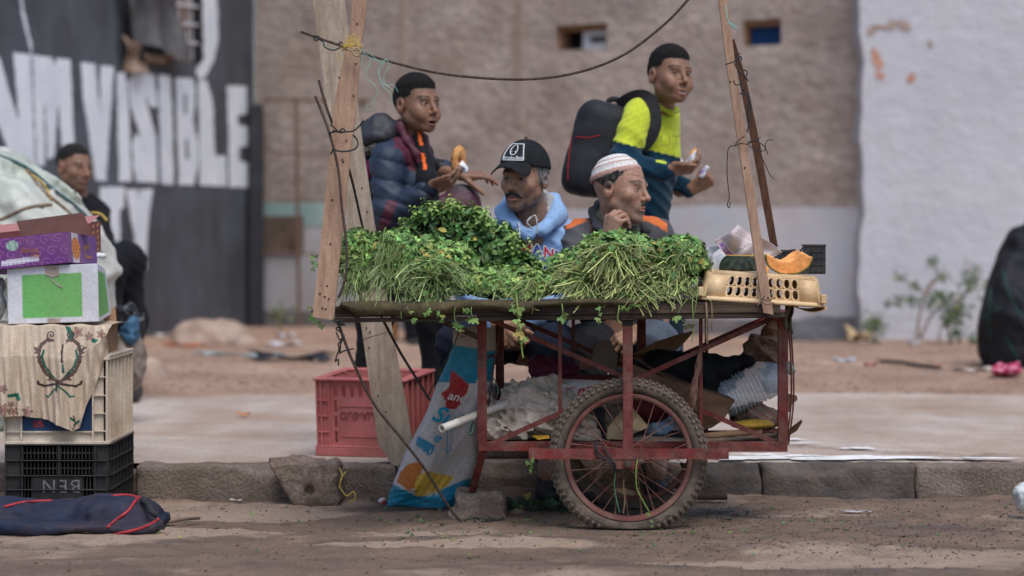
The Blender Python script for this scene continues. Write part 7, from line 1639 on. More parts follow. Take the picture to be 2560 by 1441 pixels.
def flo_geo():
    mb = MB(); nu, nv = 210, 190; vs_ = []; cs_ = []
    for j in range(nv+1):
        for i in range(nu+1):
            u, v = i/nu, j/nv; xl_, xr_ = -60, lerp(281, 268, min(1, v*2.5)); px = lerp(xl_, xr_, u)
            bot = np.interp(px, [-60, 0, 60, 120, 150, 182, 200, 215, 240, 258, 275], [1040, 1042, 1040, 1050, 1062, 1078, 1070, 1020, 960, 905, 862]); 
            zt = Zp(813, 8.36)
            if v < .12: t = v/.12; vs_.append((W(px, 600, 8.36).x, lerp(8.75, 8.365, t), zt+.003*math.sin(px*.09+t*3))); py = lerp(806, 815, t)
            else:
                t = (v-.12)/.88; py = lerp(815, bot, t); p = W(px, py, 8.33)
                fold = .014*math.sin(px*.045+.6)+.011*math.sin(px*.085+1.5*t)+.006*math.sin(px*.19+t*5)+.004*math.sin(px*.33-t*9)
                if px > 195: fold -= .02*(px-195)/80*t
                vs_.append((p.x, 8.345-.028*min(1, t*3)-fold*(.2+.8*t), p.z))
            cs_.append((px, py))
    fs_ = [(j*(nu+1)+i, j*(nu+1)+i+1, (j+1)*(nu+1)+i+1, (j+1)*(nu+1)+i) for j in range(nv) for i in range(nu)]
    mb.add(vs_, fs_, 0, flo_col(*np.array(cs_).T)); return mb
# the cloth hangs from a box standing in the crate
o = obj('oilcloth', flo_geo(), m_flo, smooth=True, label='gold oilcloth printed with brown and green scrolls over the cream crate', cat='cloth')
pbox(None, 'cardboard_box', mat('kraft', lin(160, 124, 94), lin(138, 104, 78), 12, .85, .1, 60), -1.70, -1.395, 8.385, 8.72, zc0+.1, Zp(815, 8.36), .004)
tag(bpy.data.objects['cardboard_box'], 'brown cardboard box in the cream crate under the oilcloth', 'box')
# green and white carton
def quadbox(name, label, fr, side_pts, d0, d1, th_cols, m, cat='box', nu=60, nv=40, colf=None, cols=None, par=None):
    """carton: fr = front corners TL, TR, BR, BL in px; side_pts = far TR and BR; colours by (u, v)"""
    b = par or thing(name, W((fr[2][0]+fr[3][0])/2, fr[2][1], (d0+d1)/2), label, cat); TL, TR, BR_, BL = [W(*p, d0) for p in fr]; fTR, fBR = [W(*p, d1) for p in side_pts]; back = (fTR-TR+fBR-BR_)/2
    fTL, fBL = TL+back, BL+back
    for nm, (a, c_, e, g_), cf in (('front', (TL, TR, BR_, BL), colf[0]), ('side', (TR, fTR, fBR, BR_), colf[1]), ('back', (fTR, fTL, fBL, fBR), colf[2]), ('side', (fTL, TL, BL, fBL), colf[2]), ('bottom', (BL, BR_, fBR, fBL), colf[2])):
        mb = MB(); fine = nm in ('front', 'side') and cf is not colf[2]; n1, n2 = (nu, nv) if fine else (2, 2)
        mb.grid(lambda u, v: a.lerp(c_, u).lerp(g_.lerp(e, u), v), n1, n2, colfn=cf); o = obj(nm, mb, m, b); solid(o, .004)
    return b, (TL, TR, BR_, BL, fTL, fTR, fBR, fBL)
m_card = mat('printed_carton', (1, 1, 1), (.93, .92, .92), 16, .7, .12, 120, vcol=True, dirt=(lin(150, 126, 106), .25, 6))
WHT, GRN = (.62, .62, .65), (.145, .42, .115)
def gf(u, v):
    n_ = .02*math.sin(u*40)*math.sin(v*31)
    if .155 < u < .818 and .13+.01*u < v < .91: return tuple(c*(1+n_) for c in GRN)
    return WHT
def gs(u, v): return GRN if (.0 < u < .85 and .12 < v < .93) else WHT
zt_g = 8.40
gb, gc = quadbox('carton', 'white carton with a big plain green rectangle on the front', [(19, 670), (243, 661), (246, 803), (22, 810)], [(262, 674), (277, 785)], zt_g, 8.74, None, m_card, colf=(gf, gs, lambda u, v: WHT))
mb = MB(); mb.grid(lambda u, v: gc[0].lerp(gc[1], u).lerp(gc[4].lerp(gc[5], u), v)+Vector((0, 0, .001)), 8, 8, colfn=lambda u, v: WHT); o = obj('top_flap', mb, m_card, gb); solid(o, .003)
m_tape = mat('tape', lin(176, 160, 146), lin(140, 122, 108), 40, .35, .3, 60, spec=.5)
for poly in ([(112, 665), (146, 664), (148, 690), (130, 694), (113, 688)], [(118, 797), (152, 795), (150, 806), (120, 808)], [(124, 690), (140, 708), (154, 716), (157, 722), (146, 716), (128, 700)]):
    mb = MB(); mb.poly([W(x, y, zt_g-.0035) for x, y in poly], .0012, (0, -1, 0)); obj('tape', mb, m_tape, gb)
# purple date box: printed swirls, window band, lettering
PUR = np.array(lin(104, 48, 118)); PU2 = np.array(lin(118, 76, 134)); SWL = np.array(lin(146, 96, 156))
def pfc(u, v):
    c = PUR
    gx, gy = u*7.2, v*2.6; k = int(gy); gx += .5*(k % 2); fx, fy = gx % 1-.5, gy % 1-.5; r_ = math.hypot(fx, fy); a = math.atan2(fy, fx)
    if r_ < .46 and abs(((r_*3.1-a/6.283) % 1)-.5) < .09: c = SWL
    if .36 < u < .49 and ((u-.425)/.065)**2+((v-.28)/.17)**2 < 1: c = np.array(lin(190, 200, 196)) if (math.sin(u*260+v*90) < .2) else np.array(lin(40, 130, 90))
    if .28 < u < .72 and .74-.16*(u-.28) < v < .99-.16*(u-.28)-.06 and .30 < u < .70: c = np.array(lin(214, 206, 216)) if not (int(v*60) % 3 == 0 and int(u*90) % 4) else np.array(lin(140, 136, 176))
    return tuple(c)
def psc(u, v):
    c = PU2
    if .13 < u < .36: c = np.array(lin(196, 186, 190))
    if ((u-.26)/.15)**2+((v-.52)/.38)**2 < 1: c = np.array(lin(216, 132, 60)) if math.sin(u*60)*math.sin(v*26) > -.3 else np.array(lin(150, 78, 30))
    return tuple(c)
pb_, pcn = quadbox('carton', 'purple date carton with swirl print and a raised brown flap', [(-70, 604), (166, 580), (173, 656), (-70, 680)], [(238, 593), (242, 660)], 8.38, 8.72, None, m_card, nu=110, nv=44, colf=(pfc, psc, lambda u, v: tuple(PUR)))
mb = MB(); mb.poly([W(41, 554, 8.60), W(206, 532, 8.66), W(231, 585, 8.56), W(55, 593, 8.42)], .004, (0, 1, .2)); obj('flap', mb, mat('brown_board', lin(92, 58, 50), lin(80, 50, 43), 14, .85), pb_)
m_gold = mat('gold_print', lin(206, 146, 62), lin(186, 124, 50), 30, .6)
mb = MB(); sd = (W(238, 593, 8.72)-W(166, 580, 8.38)); sdn = sd.normalized(); up_ = (W(166, 580, 8.38)-W(173, 656, 8.38)).normalized()
def sidept(x, y): return W(166, 580, 8.38)+sd*.52+sdn*x-up_*.05+up_*y+Vector((.003, -.003, 0))
text_on(mb, '\ufeae\ufeee\ufee4\ufe97', lambda x, y: sidept(x*1.2, y+.004), .036, bold=.01); text_on(mb, '\ufe94\ufee4\ufeb4\ufedf', lambda x, y: sidept(x*1.15, y-.030), .036, bold=.01); obj('side_lettering', mb, m_gold, pb_)
def frontpt(x, y): p = W(52, 632, 8.375)+Vector((x, -.003, y+.10*x*.0)); return p
mb = MB(); text_on(mb, 'Sanna', lambda x, y: frontpt(x, y), .026, shear=.2, bold=.012); text_on(mb, 'dates', lambda x, y: frontpt(x+.03, y-.014), .017, shear=.2, bold=.01); obj('front_lettering', mb, mat('bronze_print', lin(156, 96, 50)), pb_)
# maroon box behind
MRN = np.array(lin(122, 62, 62)); PNK = np.array(lin(176, 116, 112))
rb_, rbc = quadbox('carton', 'maroon carton behind the purple one with tiny printed fruit', [(-80, 592), (226, 560), (229, 640), (-80, 660)], [(250, 553), (251, 628)], 8.78, 9.02, None, m_card, colf=(lambda u, v: tuple(MRN*.8), lambda u, v: tuple(np.array(lin(206, 132, 80)) if math.hypot((u*2.2 % 1)-.5, ((v*5) % 1)-.5) < .26 else MRN), lambda u, v: tuple(MRN)))
mb = MB(); mb.grid(lambda u, v: rbc[0].lerp(rbc[1], u).lerp(rbc[4].lerp(rbc[5], u), v)+Vector((0, 0, .002+.02*v)), 6, 4, colfn=lambda u, v: tuple(PNK)); obj('top', mb, m_card, rb_)
# crate stack under the maroon/purple boxes' back half: brown cardboard sheet behind
mb = MB(); mb.poly([W(258, 800, 8.72), W(288, 765, 8.74), W(296, 862, 8.74), W(262, 870, 8.72)], .005, (0, 1, 0)); obj('cardboard_piece', mb, mat('kraft', lin(160, 124, 94), lin(138, 104, 78), 12, .85, .1, 60), label='small brown cardboard piece standing behind the green carton', cat='cardboard')
m_film = mat('clear_film', lin(206, 208, 206), lin(170, 174, 172), 12, .3, .5, 30, spec=.5, dirt=(lin(150, 140, 128), .4, 6))
def crumple(name, label, cat, c, r, m, h=.008, amp=.012, f=34, sd_=0, zmin=None, colfn=None, R_=None, kind=None, par=None):
    c = np.array(c, float); r = np.array(r, float)
    def fn(P):
        d = ell(P, c, r, R_); d = d+nz(P, f, amp*.6, sd_, 2)+ridged(P, f*1.1, amp*.9, sd_)-amp*.4
        if zmin is not None: d = np.maximum(d, -(P[:, 2]-zmin))
        return d
    m_ = max(r)+.04 if R_ is not None else r+.04
    mb = MB(); sdf_add(mb, fn, c-m_, c+m_, h, colfn=colfn); return obj(name, mb, m, par, smooth=True, label=label, cat=cat, kind=kind)
crumple('plastic_bag', 'crumpled clear plastic bag left of the green carton', 'bag', W(-6, 745, 8.5), (.035, .06, .075), m_film, sd_=3)
crumple('paper_scrap', 'white crumpled paper at the right of the purple carton', 'paper', W(252, 640, 8.74), (.020, .02, .010), mat('white_paper', (.72, .71, .70)), h=.003, amp=.008, f=70)
# plastic covered heap
hp = thing('covered_heap', W(120, 1070, 10.7), 'tall heap wrapped in whitish green plastic sheeting with ropes', 'heap'); hp.location.z = Z_WALK
HP = [(V3((-70, 630, 10.7)), (.41, .42, .49)), (V3((70, 570, 10.65)), (.26, .32, .25)), (V3((125, 665, 10.55)), (.27, .30, .29)), (V3((208, 728, 10.6)), (.15, .24, .17)), (V3((20, 900, 10.7)), (.40, .35, .45))]
def hpf(P):
    d = None
    for c, r in HP: e = ell(P, c, r); d = e if d is None else smin(d, e, .09)
    d = d+nz(P, 6, .02, 3, 3)+ridged(P, 7, .045, 2.0)+.03*np.abs(np.sin(P[:, 0]*8+P[:, 2]*11+2.6*np.sin(P[:, 2]*7+P[:, 0]*5)))**.7-.035
    return np.maximum(d, -(P[:, 2]-Z_WALK))
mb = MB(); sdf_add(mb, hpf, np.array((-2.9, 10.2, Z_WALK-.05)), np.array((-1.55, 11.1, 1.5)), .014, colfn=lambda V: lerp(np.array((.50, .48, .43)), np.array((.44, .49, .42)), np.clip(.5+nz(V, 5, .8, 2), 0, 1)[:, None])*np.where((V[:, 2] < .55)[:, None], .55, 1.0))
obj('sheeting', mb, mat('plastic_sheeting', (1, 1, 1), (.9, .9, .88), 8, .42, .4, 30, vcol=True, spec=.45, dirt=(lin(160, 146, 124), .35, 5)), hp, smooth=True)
for pts, r_, mm in (([(-30, 380, 10.2), (60, 415, 10.25), (130, 470, 10.22), (200, 525, 10.25), (235, 570, 10.3)], .008, mat('teal_rope', lin(86, 112, 112), lin(60, 84, 86), 40, .8)), ([(66, 420, 10.25), (100, 470, 10.22), (160, 520, 10.22), (200, 560, 10.25)], .007, mat('brown_rope', lin(132, 112, 92), lin(104, 84, 70), 40, .8)), ([(0, 550, 10.22), (70, 520, 10.2), (130, 512, 10.2)], .008, MATS['brown_rope']), ([(64, 426, 10.22), (110, 462, 10.2), (128, 500, 10.2)], .005, m_yel), ([(228, 532, 10.3), (250, 535, 10.35), (268, 552, 10.38)], .006, m_yel)):
    mb = MB(); mb.tube(onsurf(hpf, pts, 10.1, 10.9, .006, 20), r_, 6); obj('rope', mb, mm, hp, smooth=True)
crumple('plastic_bag', 'black plastic bag at the foot of the covered heap', 'bag', W(310, 808, 10.9), (.085, .1, .095), mat('black_bag', (.012, .012, .014), (.03, .03, .033), 12, .35, .5, 30), h=.010, amp=.022, f=22, sd_=2)
crumple('plastic_bag', 'light blue plastic bag beside the black one by the heap', 'bag', W(332, 828, 10.8), (.045, .06, .07), mat('blue_bag', lin(72, 110, 138), lin(50, 84, 112), 12, .5, .5, 30), h=.008, amp=.022, f=26, sd_=5)
crumple('cloth_bundle', 'grey cloth bundle under the plastic bags behind the crates', 'bundle', W(310, 900, 10.9), (.10, .14, .16), mat('grey_bundle', lin(150, 138, 126), lin(110, 98, 90), 12, .9), h=.014, sd_=5, zmin=Z_WALK)

# ---------------------------------------------------------------- navy fabric case on the road
m_navy = mat('navy_fabric', lin(30, 39, 62), lin(20, 27, 46), 16, .75, .5, 160, dirt=(lin(96, 76, 64), .4, 5))
nb_ = thing('fabric_case', W(180, 1340, 7.95), 'flattened navy fabric case with red piping lying on the road', 'bag'); nb_.location.z = 0
def nvf(P):
    d = rbox(P, V3((90, 1308, 8.0)), (.42, .19, .020), .018); d = smin(d, ell(P, V3((295, 1282, 8.05)), (.15, .15, .062)), .03); d = smin(d, ell(P, V3((90, 1288, 8.1)), (.36, .11, .056)), .03)
    d = smin(d, rc(P, V3((-60, 1296, 7.98)), V3((330, 1262, 8.12)), .022, .034), .02)
    return np.maximum(d+wob(P, 11, .010, 2)+ridged(P*np.array((.7, 1.3, 1)), 13, .012, 4)-.008, -(P[:, 2]-.004))
mb = MB(); sdf_add(mb, nvf, np.array((-2.0, 7.72, -.01)), np.array((-1.05, 8.34, .2)), .0075); obj('shell', mb, m_navy, nb_, smooth=True)
m_rp = mat('red_piping', lin(176, 52, 58), lin(140, 40, 46), 20, .6)
for pts in ([(270, 1318, 7.86), (290, 1300, 7.9), (318, 1280, 7.93), (335, 1258, 7.96), (344, 1246, 8.0)], [(200, 1337, 7.845), (290, 1334, 7.84), (350, 1322, 7.85), (385, 1306, 7.87), (396, 1298, 7.88)], [(10, 1268, 7.93), (60, 1256, 7.96), (130, 1252, 7.98)], [(280, 1240, 8.1), (320, 1238, 8.08), (350, 1246, 8.04), (360, 1252, 8.0)]):
    mb = MB(); mb.tube(onsurf(nvf, pts, 7.6, 8.4, .003), .0050, 6); obj('piping', mb, m_rp, nb_, smooth=True)
mb = MB(); mb.tube(wpath([(356, 1250, 7.98), (370, 1262, 7.94), (378, 1278, 7.9), (392, 1290, 7.9)], 12), [.006]*3+[.012]*3+[.016]*20 if False else .010, 6); obj('strap_end', mb, m_black, nb_, smooth=True)
mb = MB(); mb.bar(W(385, 1318, 7.85), W(412, 1320, 7.85), .012, .008, (0, 1, 0)); obj('zip_end', mb, m_black, nb_)
# ================================================================== UNDER AND BESIDE THE CART
m_kraft = mat('kraft', lin(160, 124, 94), lin(138, 104, 78), 12, .85, .1, 60)
m_kraft_d = mat('kraft_dirty', lin(132, 98, 72), lin(98, 72, 54), 10, .85, .2, 60, dirt=(lin(70, 54, 44), .5, 6))
zfl = W(0, 1104, 8.1).z
# pale plastic sheet bundle at the left of the shelf
def foldy(name, label, cat, ells_, m, h, lo, hi, amp=.012, f=20, sd_=0, zmin=zfl, colfn=None, ridge=1.0):
    def fn(P):
        d = None
        for c, r in ells_: e = ell(P, V3(c), r); d = e if d is None else smin(d, e, .045)
        w1_ = P[:, 0]*f+P[:, 2]*f*1.7+2.4*np.sin(P[:, 2]*f*.6+P[:, 1]*f*.5+sd_)+1.5*np.sin(P[:, 0]*f*.45+sd_)
        d = d+nz(P, f*.8, amp*.6, sd_, 2)+ridged(P, f*.9, ridge*amp*1.1, sd_)+ridge*amp*.8*np.abs(np.sin(w1_))**.7-amp*ridge
        return np.maximum(d, -(P[:, 2]-zmin))
    mb = MB(); sdf_add(mb, fn, np.array(lo), np.array(hi), h, colfn=colfn); return obj(name, mb, m, smooth=True, label=label, cat=cat)
m_sheet = mat('pale_plastic_sheet', lin(196, 180, 164), lin(170, 152, 136), 14, .5, .35, 40, spec=.4, dirt=(lin(140, 120, 104), .35, 8))
lo_, hi_ = tuple(W(1196, 1120, 8.1)-Vector((0, .02, 0))), tuple(W(1480, 930, 8.5)+Vector((0, .05, .05)))
foldy('plastic_sheet', 'crumpled pale plastic sheeting filling the left of the lower shelf', 'plastic sheet', [((1290, 1060, 8.26), (.16, .14, .095)), ((1345, 1010, 8.30), (.13, .13, .095)), ((1410, 1060, 8.28), (.11, .13, .09)), ((1245, 1085, 8.2), (.07, .08, .05))], m_sheet, .0050, lo_, hi_, amp=.012, f=26, sd_=1, ridge=2.2)
WSK = (.62, .56, .51)
def skc(V):
    px, py = topx(V); c = np.tile(np.array(WSK), (len(V), 1)); c[(py < 948+.03*(px-1400)) & (px > 1375) & (px < 1560)] = (.22, .025, .02); return c*(1+.07*nz(V, 30, 1, 3)[:, None])
foldy('printed_sack', 'white sack with red print lying above the wheel on the shelf', 'sack', [((1455, 975, 8.38), (.13, .12, .055)), ((1520, 985, 8.38), (.10, .1, .045))], mat('woven_sack', (1, 1, 1), (.9, .9, .9), 60, .75, .3, 120, vcol=True), .006, tuple(W(1370, 1040, 8.2)), tuple(W(1600, 920, 8.6)), amp=.004, f=16, sd_=4, zmin=W(0, 1020, 8.3).z, colfn=skc, ridge=.7)
mb = MB(); text_on(mb, 'nno', lambda x, y: W(1443+x*760+y*100, 987-x*180-y*560, 8.25), .05, bold=.04); obj('sack_lettering', mb, mat('red_print2', lin(168, 44, 40)), bpy.data.objects['printed_sack'])
mb = MB(); text_on(mb, 'mm', lambda x, y: W(1411+x*760, 978-x*160-y*620, 8.255), .024, bold=.01); obj('sack_lettering', mb, MATS['red_print2'], bpy.data.objects['printed_sack'])
foldy('maroon_bag', 'dark maroon cloth bag behind the white sack', 'bag', [((1355, 930, 8.45), (.055, .07, .06)), ((1410, 925, 8.46), (.06, .07, .045))], mat('maroon_cloth', lin(96, 30, 52), lin(74, 22, 40), 14, .7, .3, 60), .007, tuple(W(1290, 1000, 8.34)), tuple(W(1470, 860, 8.6)), amp=.007, f=24, sd_=2, zmin=W(0, 970, 8.4).z, ridge=2.2)
# cardboard
def card(name, label, pts, th=.005, m=m_kraft_d, nrm=(0, 1, .2)):
    mb = MB(); mb.poly([W(*p) for p in pts], th, nrm); return obj(name, mb, m, label=label, cat='cardboard')
bx_ = thing('cardboard_box', W(1700, 1085, 8.3), 'squashed brown cardboard box slanting across the right of the shelf', 'box'); bx_.location.z = zfl
for nm, pts in (('front', [(1566, 905, 8.22), (1658, 945, 8.2), (1836, 1002, 8.16), (1775, 1030, 8.17), (1700, 1005, 8.18), (1568, 1000, 8.2)]), ('top', [(1578, 893, 8.3), (1660, 944, 8.205), (1836, 1001, 8.165), (1800, 975, 8.4), (1640, 905, 8.45)]), ('flap', [(1700, 1010, 8.185), (1836, 1003, 8.165), (1810, 1050, 8.14), (1780, 1070, 8.16), (1720, 1085, 8.2), (1690, 1060, 8.22)]), ('side', [(1745, 1080, 8.21), (1834, 1005, 8.17), (1838, 1004, 8.3), (1770, 1070, 8.4)])):
    mb = MB(); mb.poly([W(*p) for p in pts], .005, (0, 1, .3)); obj(nm, mb, m_kraft_d, bx_)
card('cardboard_sheet', 'bent cardboard sheet sticking up under the man\'s hand', [(1580, 888, 8.45), (1640, 855, 8.45), (1700, 836, 8.47), (1736, 828, 8.48), (1712, 856, 8.46), (1690, 876, 8.45), (1610, 885, 8.43)])
card('cardboard_sheet', 'grey cardboard offcut leaning in the middle of the shelf', [(1478, 905, 8.42), (1484, 870, 8.42), (1500, 852, 8.42), (1528, 856, 8.42), (1545, 890, 8.42), (1540, 925, 8.42), (1500, 935, 8.42)], m=mat('grey_board', lin(120, 106, 96), lin(96, 84, 76), 10, .85))
card('cardboard_sheet', 'narrow brown cardboard strip left of the grey offcut', [(1428, 925, 8.44), (1475, 890, 8.44), (1500, 900, 8.44), (1470, 925, 8.44)])
card('cardboard_scrap', 'torn cardboard tongue sticking out of the right end', [(1962, 1085, 8.25), (1980, 1068, 8.22), (2004, 1050, 8.2), (2006, 1056, 8.2), (1992, 1078, 8.22), (1968, 1092, 8.25)])
card('cardboard_scrap', 'ragged cardboard corner at the right post', [(1960, 1010, 8.4), (1972, 985, 8.4), (1992, 990, 8.4), (1994, 1000, 8.4), (1980, 1012, 8.4), (1974, 1030, 8.4), (1962, 1032, 8.4)])
mb = MB(); mb.poly([W(1330, 1090, 8.11), W(1372, 1089, 8.11), W(1374, 1096, 8.10), W(1345, 1100, 8.10)], .004, (0, 1, .3)); obj('yellow_card', mb, mat('yellow_card', lin(206, 160, 48), lin(180, 132, 36), 12, .7), label='small yellow card poking out under the plastic sheeting', cat='card')
# black coat, trousers piled on the right
m_coat = mat('black_coat', (.010, .010, .011), (.018, .018, .019), 24, .85, .5, 120, spec=.15)
foldy('black_coat', 'black coat bundled over the cardboard box', 'coat', [((1660, 925, 8.38), (.11, .11, .07)), ((1740, 925, 8.36), (.09, .10, .06)), ((1800, 925, 8.34), (.08, .09, .05)), ((1850, 905, 8.33), (.05, .06, .03)), ((1770, 965, 8.34), (.08, .08, .05))], m_coat, .007, tuple(W(1570, 1000, 8.2)), tuple(W(1910, 840, 8.55)), amp=.006, f=20, sd_=6, zmin=W(0, 1010, 8.3).z, ridge=2.0)
# big clear water bottle lying tilted
A_b, B_b = W(1800, 1005, 8.30), W(1966, 925, 8.30); axb = (B_b-A_b).normalized(); Lb = (B_b-A_b).length
prof = [(.0, 0), (.045, .002), (.062, .012), (.066, .03)]
for k in range(9): z_ = .035+k*.0135; prof += [(.0665, z_), (.0605, z_+.004), (.0605, z_+.006), (.0665, z_+.010)]
prof += [(.066, .165), (.064, .18), (.055, .20), (.040, .222), (.024, .236), (.020, .24), (.020, .262), (.0, .262)]
m_pet = mat('clear_plastic', (.50, .54, .58), (.62, .65, .68), 10, .14, .15, 60, alpha=.38, spec=.9)
bot = thing('water_bottle', A_b, 'large clear ribbed water bottle lying at the right of the shelf', 'bottle')
mb = MB(); mb.lathe(prof, A_b, axb, 40); o = obj('bottle_body', mb, m_pet, bot, smooth=True); solid(o, .0012, -1)
mb = MB(); mb.lathe([(.0, .274), (.021, .273), (.022, .268), (.022, .250)], A_b, axb, 24); obj('cap', mb, mat('grey_cap', lin(150, 148, 142)), bot, smooth=True)
# striped woven bag
def strc(V):
    t = (V[:, 0]*26+V[:, 2]*34+1.2*np.sin(V[:, 2]*22)) % 1; c = np.tile(np.array(lin(122, 106, 92)), (len(V), 1)); c[t < .18] = lin(146, 72, 62); c[(t > .3) & (t < .38)] = lin(84, 92, 100); c[(t > .52) & (t < .6)] = lin(160, 132, 88); c[(t > .7) & (t < .78)] = lin(134, 80, 72); return c
foldy('striped_bag', 'striped woven plastic bag hanging inside the right end of the cart', 'bag', [((1930, 825, 8.42), (.04, .04, .09)), ((1895, 880, 8.44), (.06, .045, .055)), ((1930, 930, 8.46), (.045, .05, .10))], mat('striped_weave', (1, 1, 1), (.85, .85, .85), 70, .8, .4, 160, vcol=True), .0052, tuple(W(1840, 990, 8.3)), tuple(W(1975, 770, 8.58)), amp=.008, f=24, sd_=3, colfn=strc, ridge=2.2)
foldy('striped_bag', 'second striped woven bag squashed under the bottle', 'bag', [((1890, 1045, 8.34), (.09, .09, .05))], MATS['striped_weave'], .006, tuple(W(1800, 1090, 8.2)), tuple(W(1970, 990, 8.5)), amp=.007, f=26, sd_=8, colfn=strc, ridge=1.8)
foldy('yellow_sack', 'flat yellow sack under the striped bag on the shelf', 'sack', [((1880, 1062, 8.2), (.075, .06, .018))], mat('yellow_sack', lin(190, 150, 54), lin(160, 122, 40), 12, .6, .2, 60), .006, tuple(W(1790, 1095, 8.1)), tuple(W(1960, 1035, 8.35)), amp=.003, f=20, sd_=1, zmin=W(0, 1075, 8.2).z)
mb = MB(); mb.tube(wpath([(1752, 1104, 8.12), (1830, 1098, 8.12), (1900, 1092, 8.12), (1948, 1086, 8.12)], 20), [.008*(1+.2*math.sin(i*1.9)) for i in range(22)], 7); obj('stick', mb, mat('grey_stick', lin(128, 108, 92), lin(92, 76, 64), 30, .9, .6, 60, stretch=(.3, 1, 1)), smooth=True, label='grey weathered stick lying along the shelf front', cat='stick')
mb = MB(); mb.tube(wpath([(1760, 1092, 8.17), (1840, 1084, 8.17), (1905, 1080, 8.17)], 12), .012, 8); obj('cardboard_tube', mb, m_kraft, smooth=True, label='brown cardboard tube behind the grey stick', cat='tube')
# crumpled things seen through the wheel
def paper_ball(name, label, cat, pts, m):
    """crumpled sheet: facetted fan of a few creased planes"""
    P = [W(*p) for p in pts]; c = sum(P, Vector())/len(P)-Vector((0, .035, 0)); mb = MB(); mb.add(P+[c], [(i, (i+1) % len(P), len(P)) for i in range(len(P))]); mb.add([p+Vector((0, .03, 0)) for p in P]+[c+Vector((0, .07, 0))], [((i+1) % len(P), i, len(P)) for i in range(len(P))]); return obj(name, mb, m, label=label, cat=cat)
paper_ball('paper_bag', 'creased tan paper bag behind the wheel spokes', 'paper bag', [(1516, 1098, 8.16), (1520, 1070, 8.17), (1545, 1040, 8.2), (1575, 1012, 8.2), (1622, 1068, 8.17), (1600, 1078, 8.15), (1578, 1088, 8.15), (1560, 1100, 8.14)], mat('tan_paper', lin(190, 164, 128), lin(164, 138, 104), 12, .8))
foldy('pink_cloth', 'faded red cloth behind the upper right spokes', 'cloth', [((1630, 1020, 8.34), (.07, .06, .05))], mat('faded_red_cloth', lin(142, 62, 66), lin(108, 44, 50), 12, .85), .007, tuple(W(1570, 1075, 8.22)), tuple(W(1710, 970, 8.46)), amp=.007, f=22, sd_=1)
foldy('plastic_bag', 'pale blue plastic bag behind the right spokes', 'bag', [((1650, 1075, 8.24), (.05, .05, .026))], mat('pale_blue_bag', lin(130, 152, 172), lin(100, 122, 146), 14, .4, .3, 40), .006, tuple(W(1590, 1100, 8.14)), tuple(W(1710, 1040, 8.34)), amp=.006, f=30, sd_=3)
foldy('plastic_bag', 'milky plastic bag sagging below the shelf behind the spokes', 'bag', [((1475, 1130, 8.25), (.045, .05, .06)), ((1450, 1085, 8.25), (.07, .06, .035))], m_sheet, .006, tuple(W(1400, 1190, 8.15)), tuple(W(1540, 1050, 8.36)), amp=.006, f=26, sd_=7, zmin=-1)
foldy('plastic_sheet', 'greyish sheet drooping under the shelf at the right spokes', 'plastic sheet', [((1640, 1102, 8.2), (.11, .06, .018))], mat('grey_sheet', lin(150, 134, 122), lin(120, 104, 94), 14, .6, .3, 40), .006, tuple(W(1530, 1140, 8.1)), tuple(W(1750, 1080, 8.32)), amp=.004, f=22, sd_=2, zmin=-1)
# white plastic pipe
pa_, pb2 = W(1104, 1072, 7.96), W(1330, 985, 8.32); dirp = (pb2-pa_).normalized(); pp = thing('plastic_pipe', pa_, 'white plastic pipe poking out of the left end of the cart', 'pipe')
mb = MB(); mb.lathe([(.0095, .0), (.0135, 0), (.0138, .004), (.0132, .007), (.0132, .07), (.0142, .072), (.0142, .08), (.0132, .082), (.0132, (pb2-pa_).length), (.0095, (pb2-pa_).length), (.0095, 0)], pa_, dirp, 20); obj('tube', mb, mat('white_pvc', lin(206, 200, 190), lin(184, 176, 164), 9, .5, dirt=(lin(150, 130, 112), .5, 10)), pp, smooth=True, auto=40)
# beige string tassel and green cord
pth = []; R_ = random.Random(3)
for k in range(16):
    x = 1750+R_.uniform(-3, 6); pth.append([(x, 872, 8.06), (x-6+R_.uniform(-6, 4), 920, 8.05), (x-16+R_.uniform(-8, 8), 970+R_.uniform(-10, 10), 8.05), (x-20+R_.uniform(-12, 8), 1000+R_.uniform(-25, 25), 8.05)])
cord(pth+[[(1744, 868, 8.06), (1752, 862, 8.05), (1760, 870, 8.06), (1752, 882, 8.05)]], .0011, mat('beige_string', lin(150, 112, 96), lin(120, 86, 74), 40, .9), 'tassel of beige strings tied to the thin right upright', 'string_tassel', 'string', 10)
cord([[(1222, 935, 8.1), (1236, 950, 8.08), (1245, 975, 8.08), (1240, 995, 8.1)], [(1180, 1050, 8.0), (1172, 1070, 7.99), (1172, 1085, 7.99), (1180, 1082, 7.99), (1184, 1066, 8.0)]], .0022, mat('green_cord', lin(74, 108, 92), lin(52, 82, 70), 40, .8), 'thin green cord tangled at the left end of the shelf')
cord([[(1215, 900, 8.1), (1205, 940, 8.05)] if False else [(1068, 995, 8.36), (1090, 950, 8.36), (1115, 900, 8.34), (1140, 850, 8.32), (1152, 812, 8.3)]], .0022, mat('dark_green_cord', lin(66, 76, 60), lin(48, 56, 44), 40, .8), 'dark green cord running down the front of the flour sack')
cord([[(1490, 1105, 7.92), (1495, 1130, 7.915), (1520, 1150, 7.91), (1535, 1170, 7.92), (1545, 1185, 7.95)], [(1498, 1108, 7.92), (1515, 1128, 7.915), (1528, 1150, 7.91), (1548, 1180, 7.94)], [(1488, 1110, 7.92), (1490, 1135, 7.915), (1510, 1148, 7.91), (1526, 1146, 7.91)]], .003, m_black, 'black cord knotted round the red wheel carrier')
cord([[(1540, 1178, 7.94), (1536, 1210, 7.95), (1540, 1245, 7.96), (1549, 1282, 7.97)]], .0016, mat('green_straw', lin(92, 150, 110), lin(70, 120, 88), 40, .8), 'thin green string hanging in the spokes')
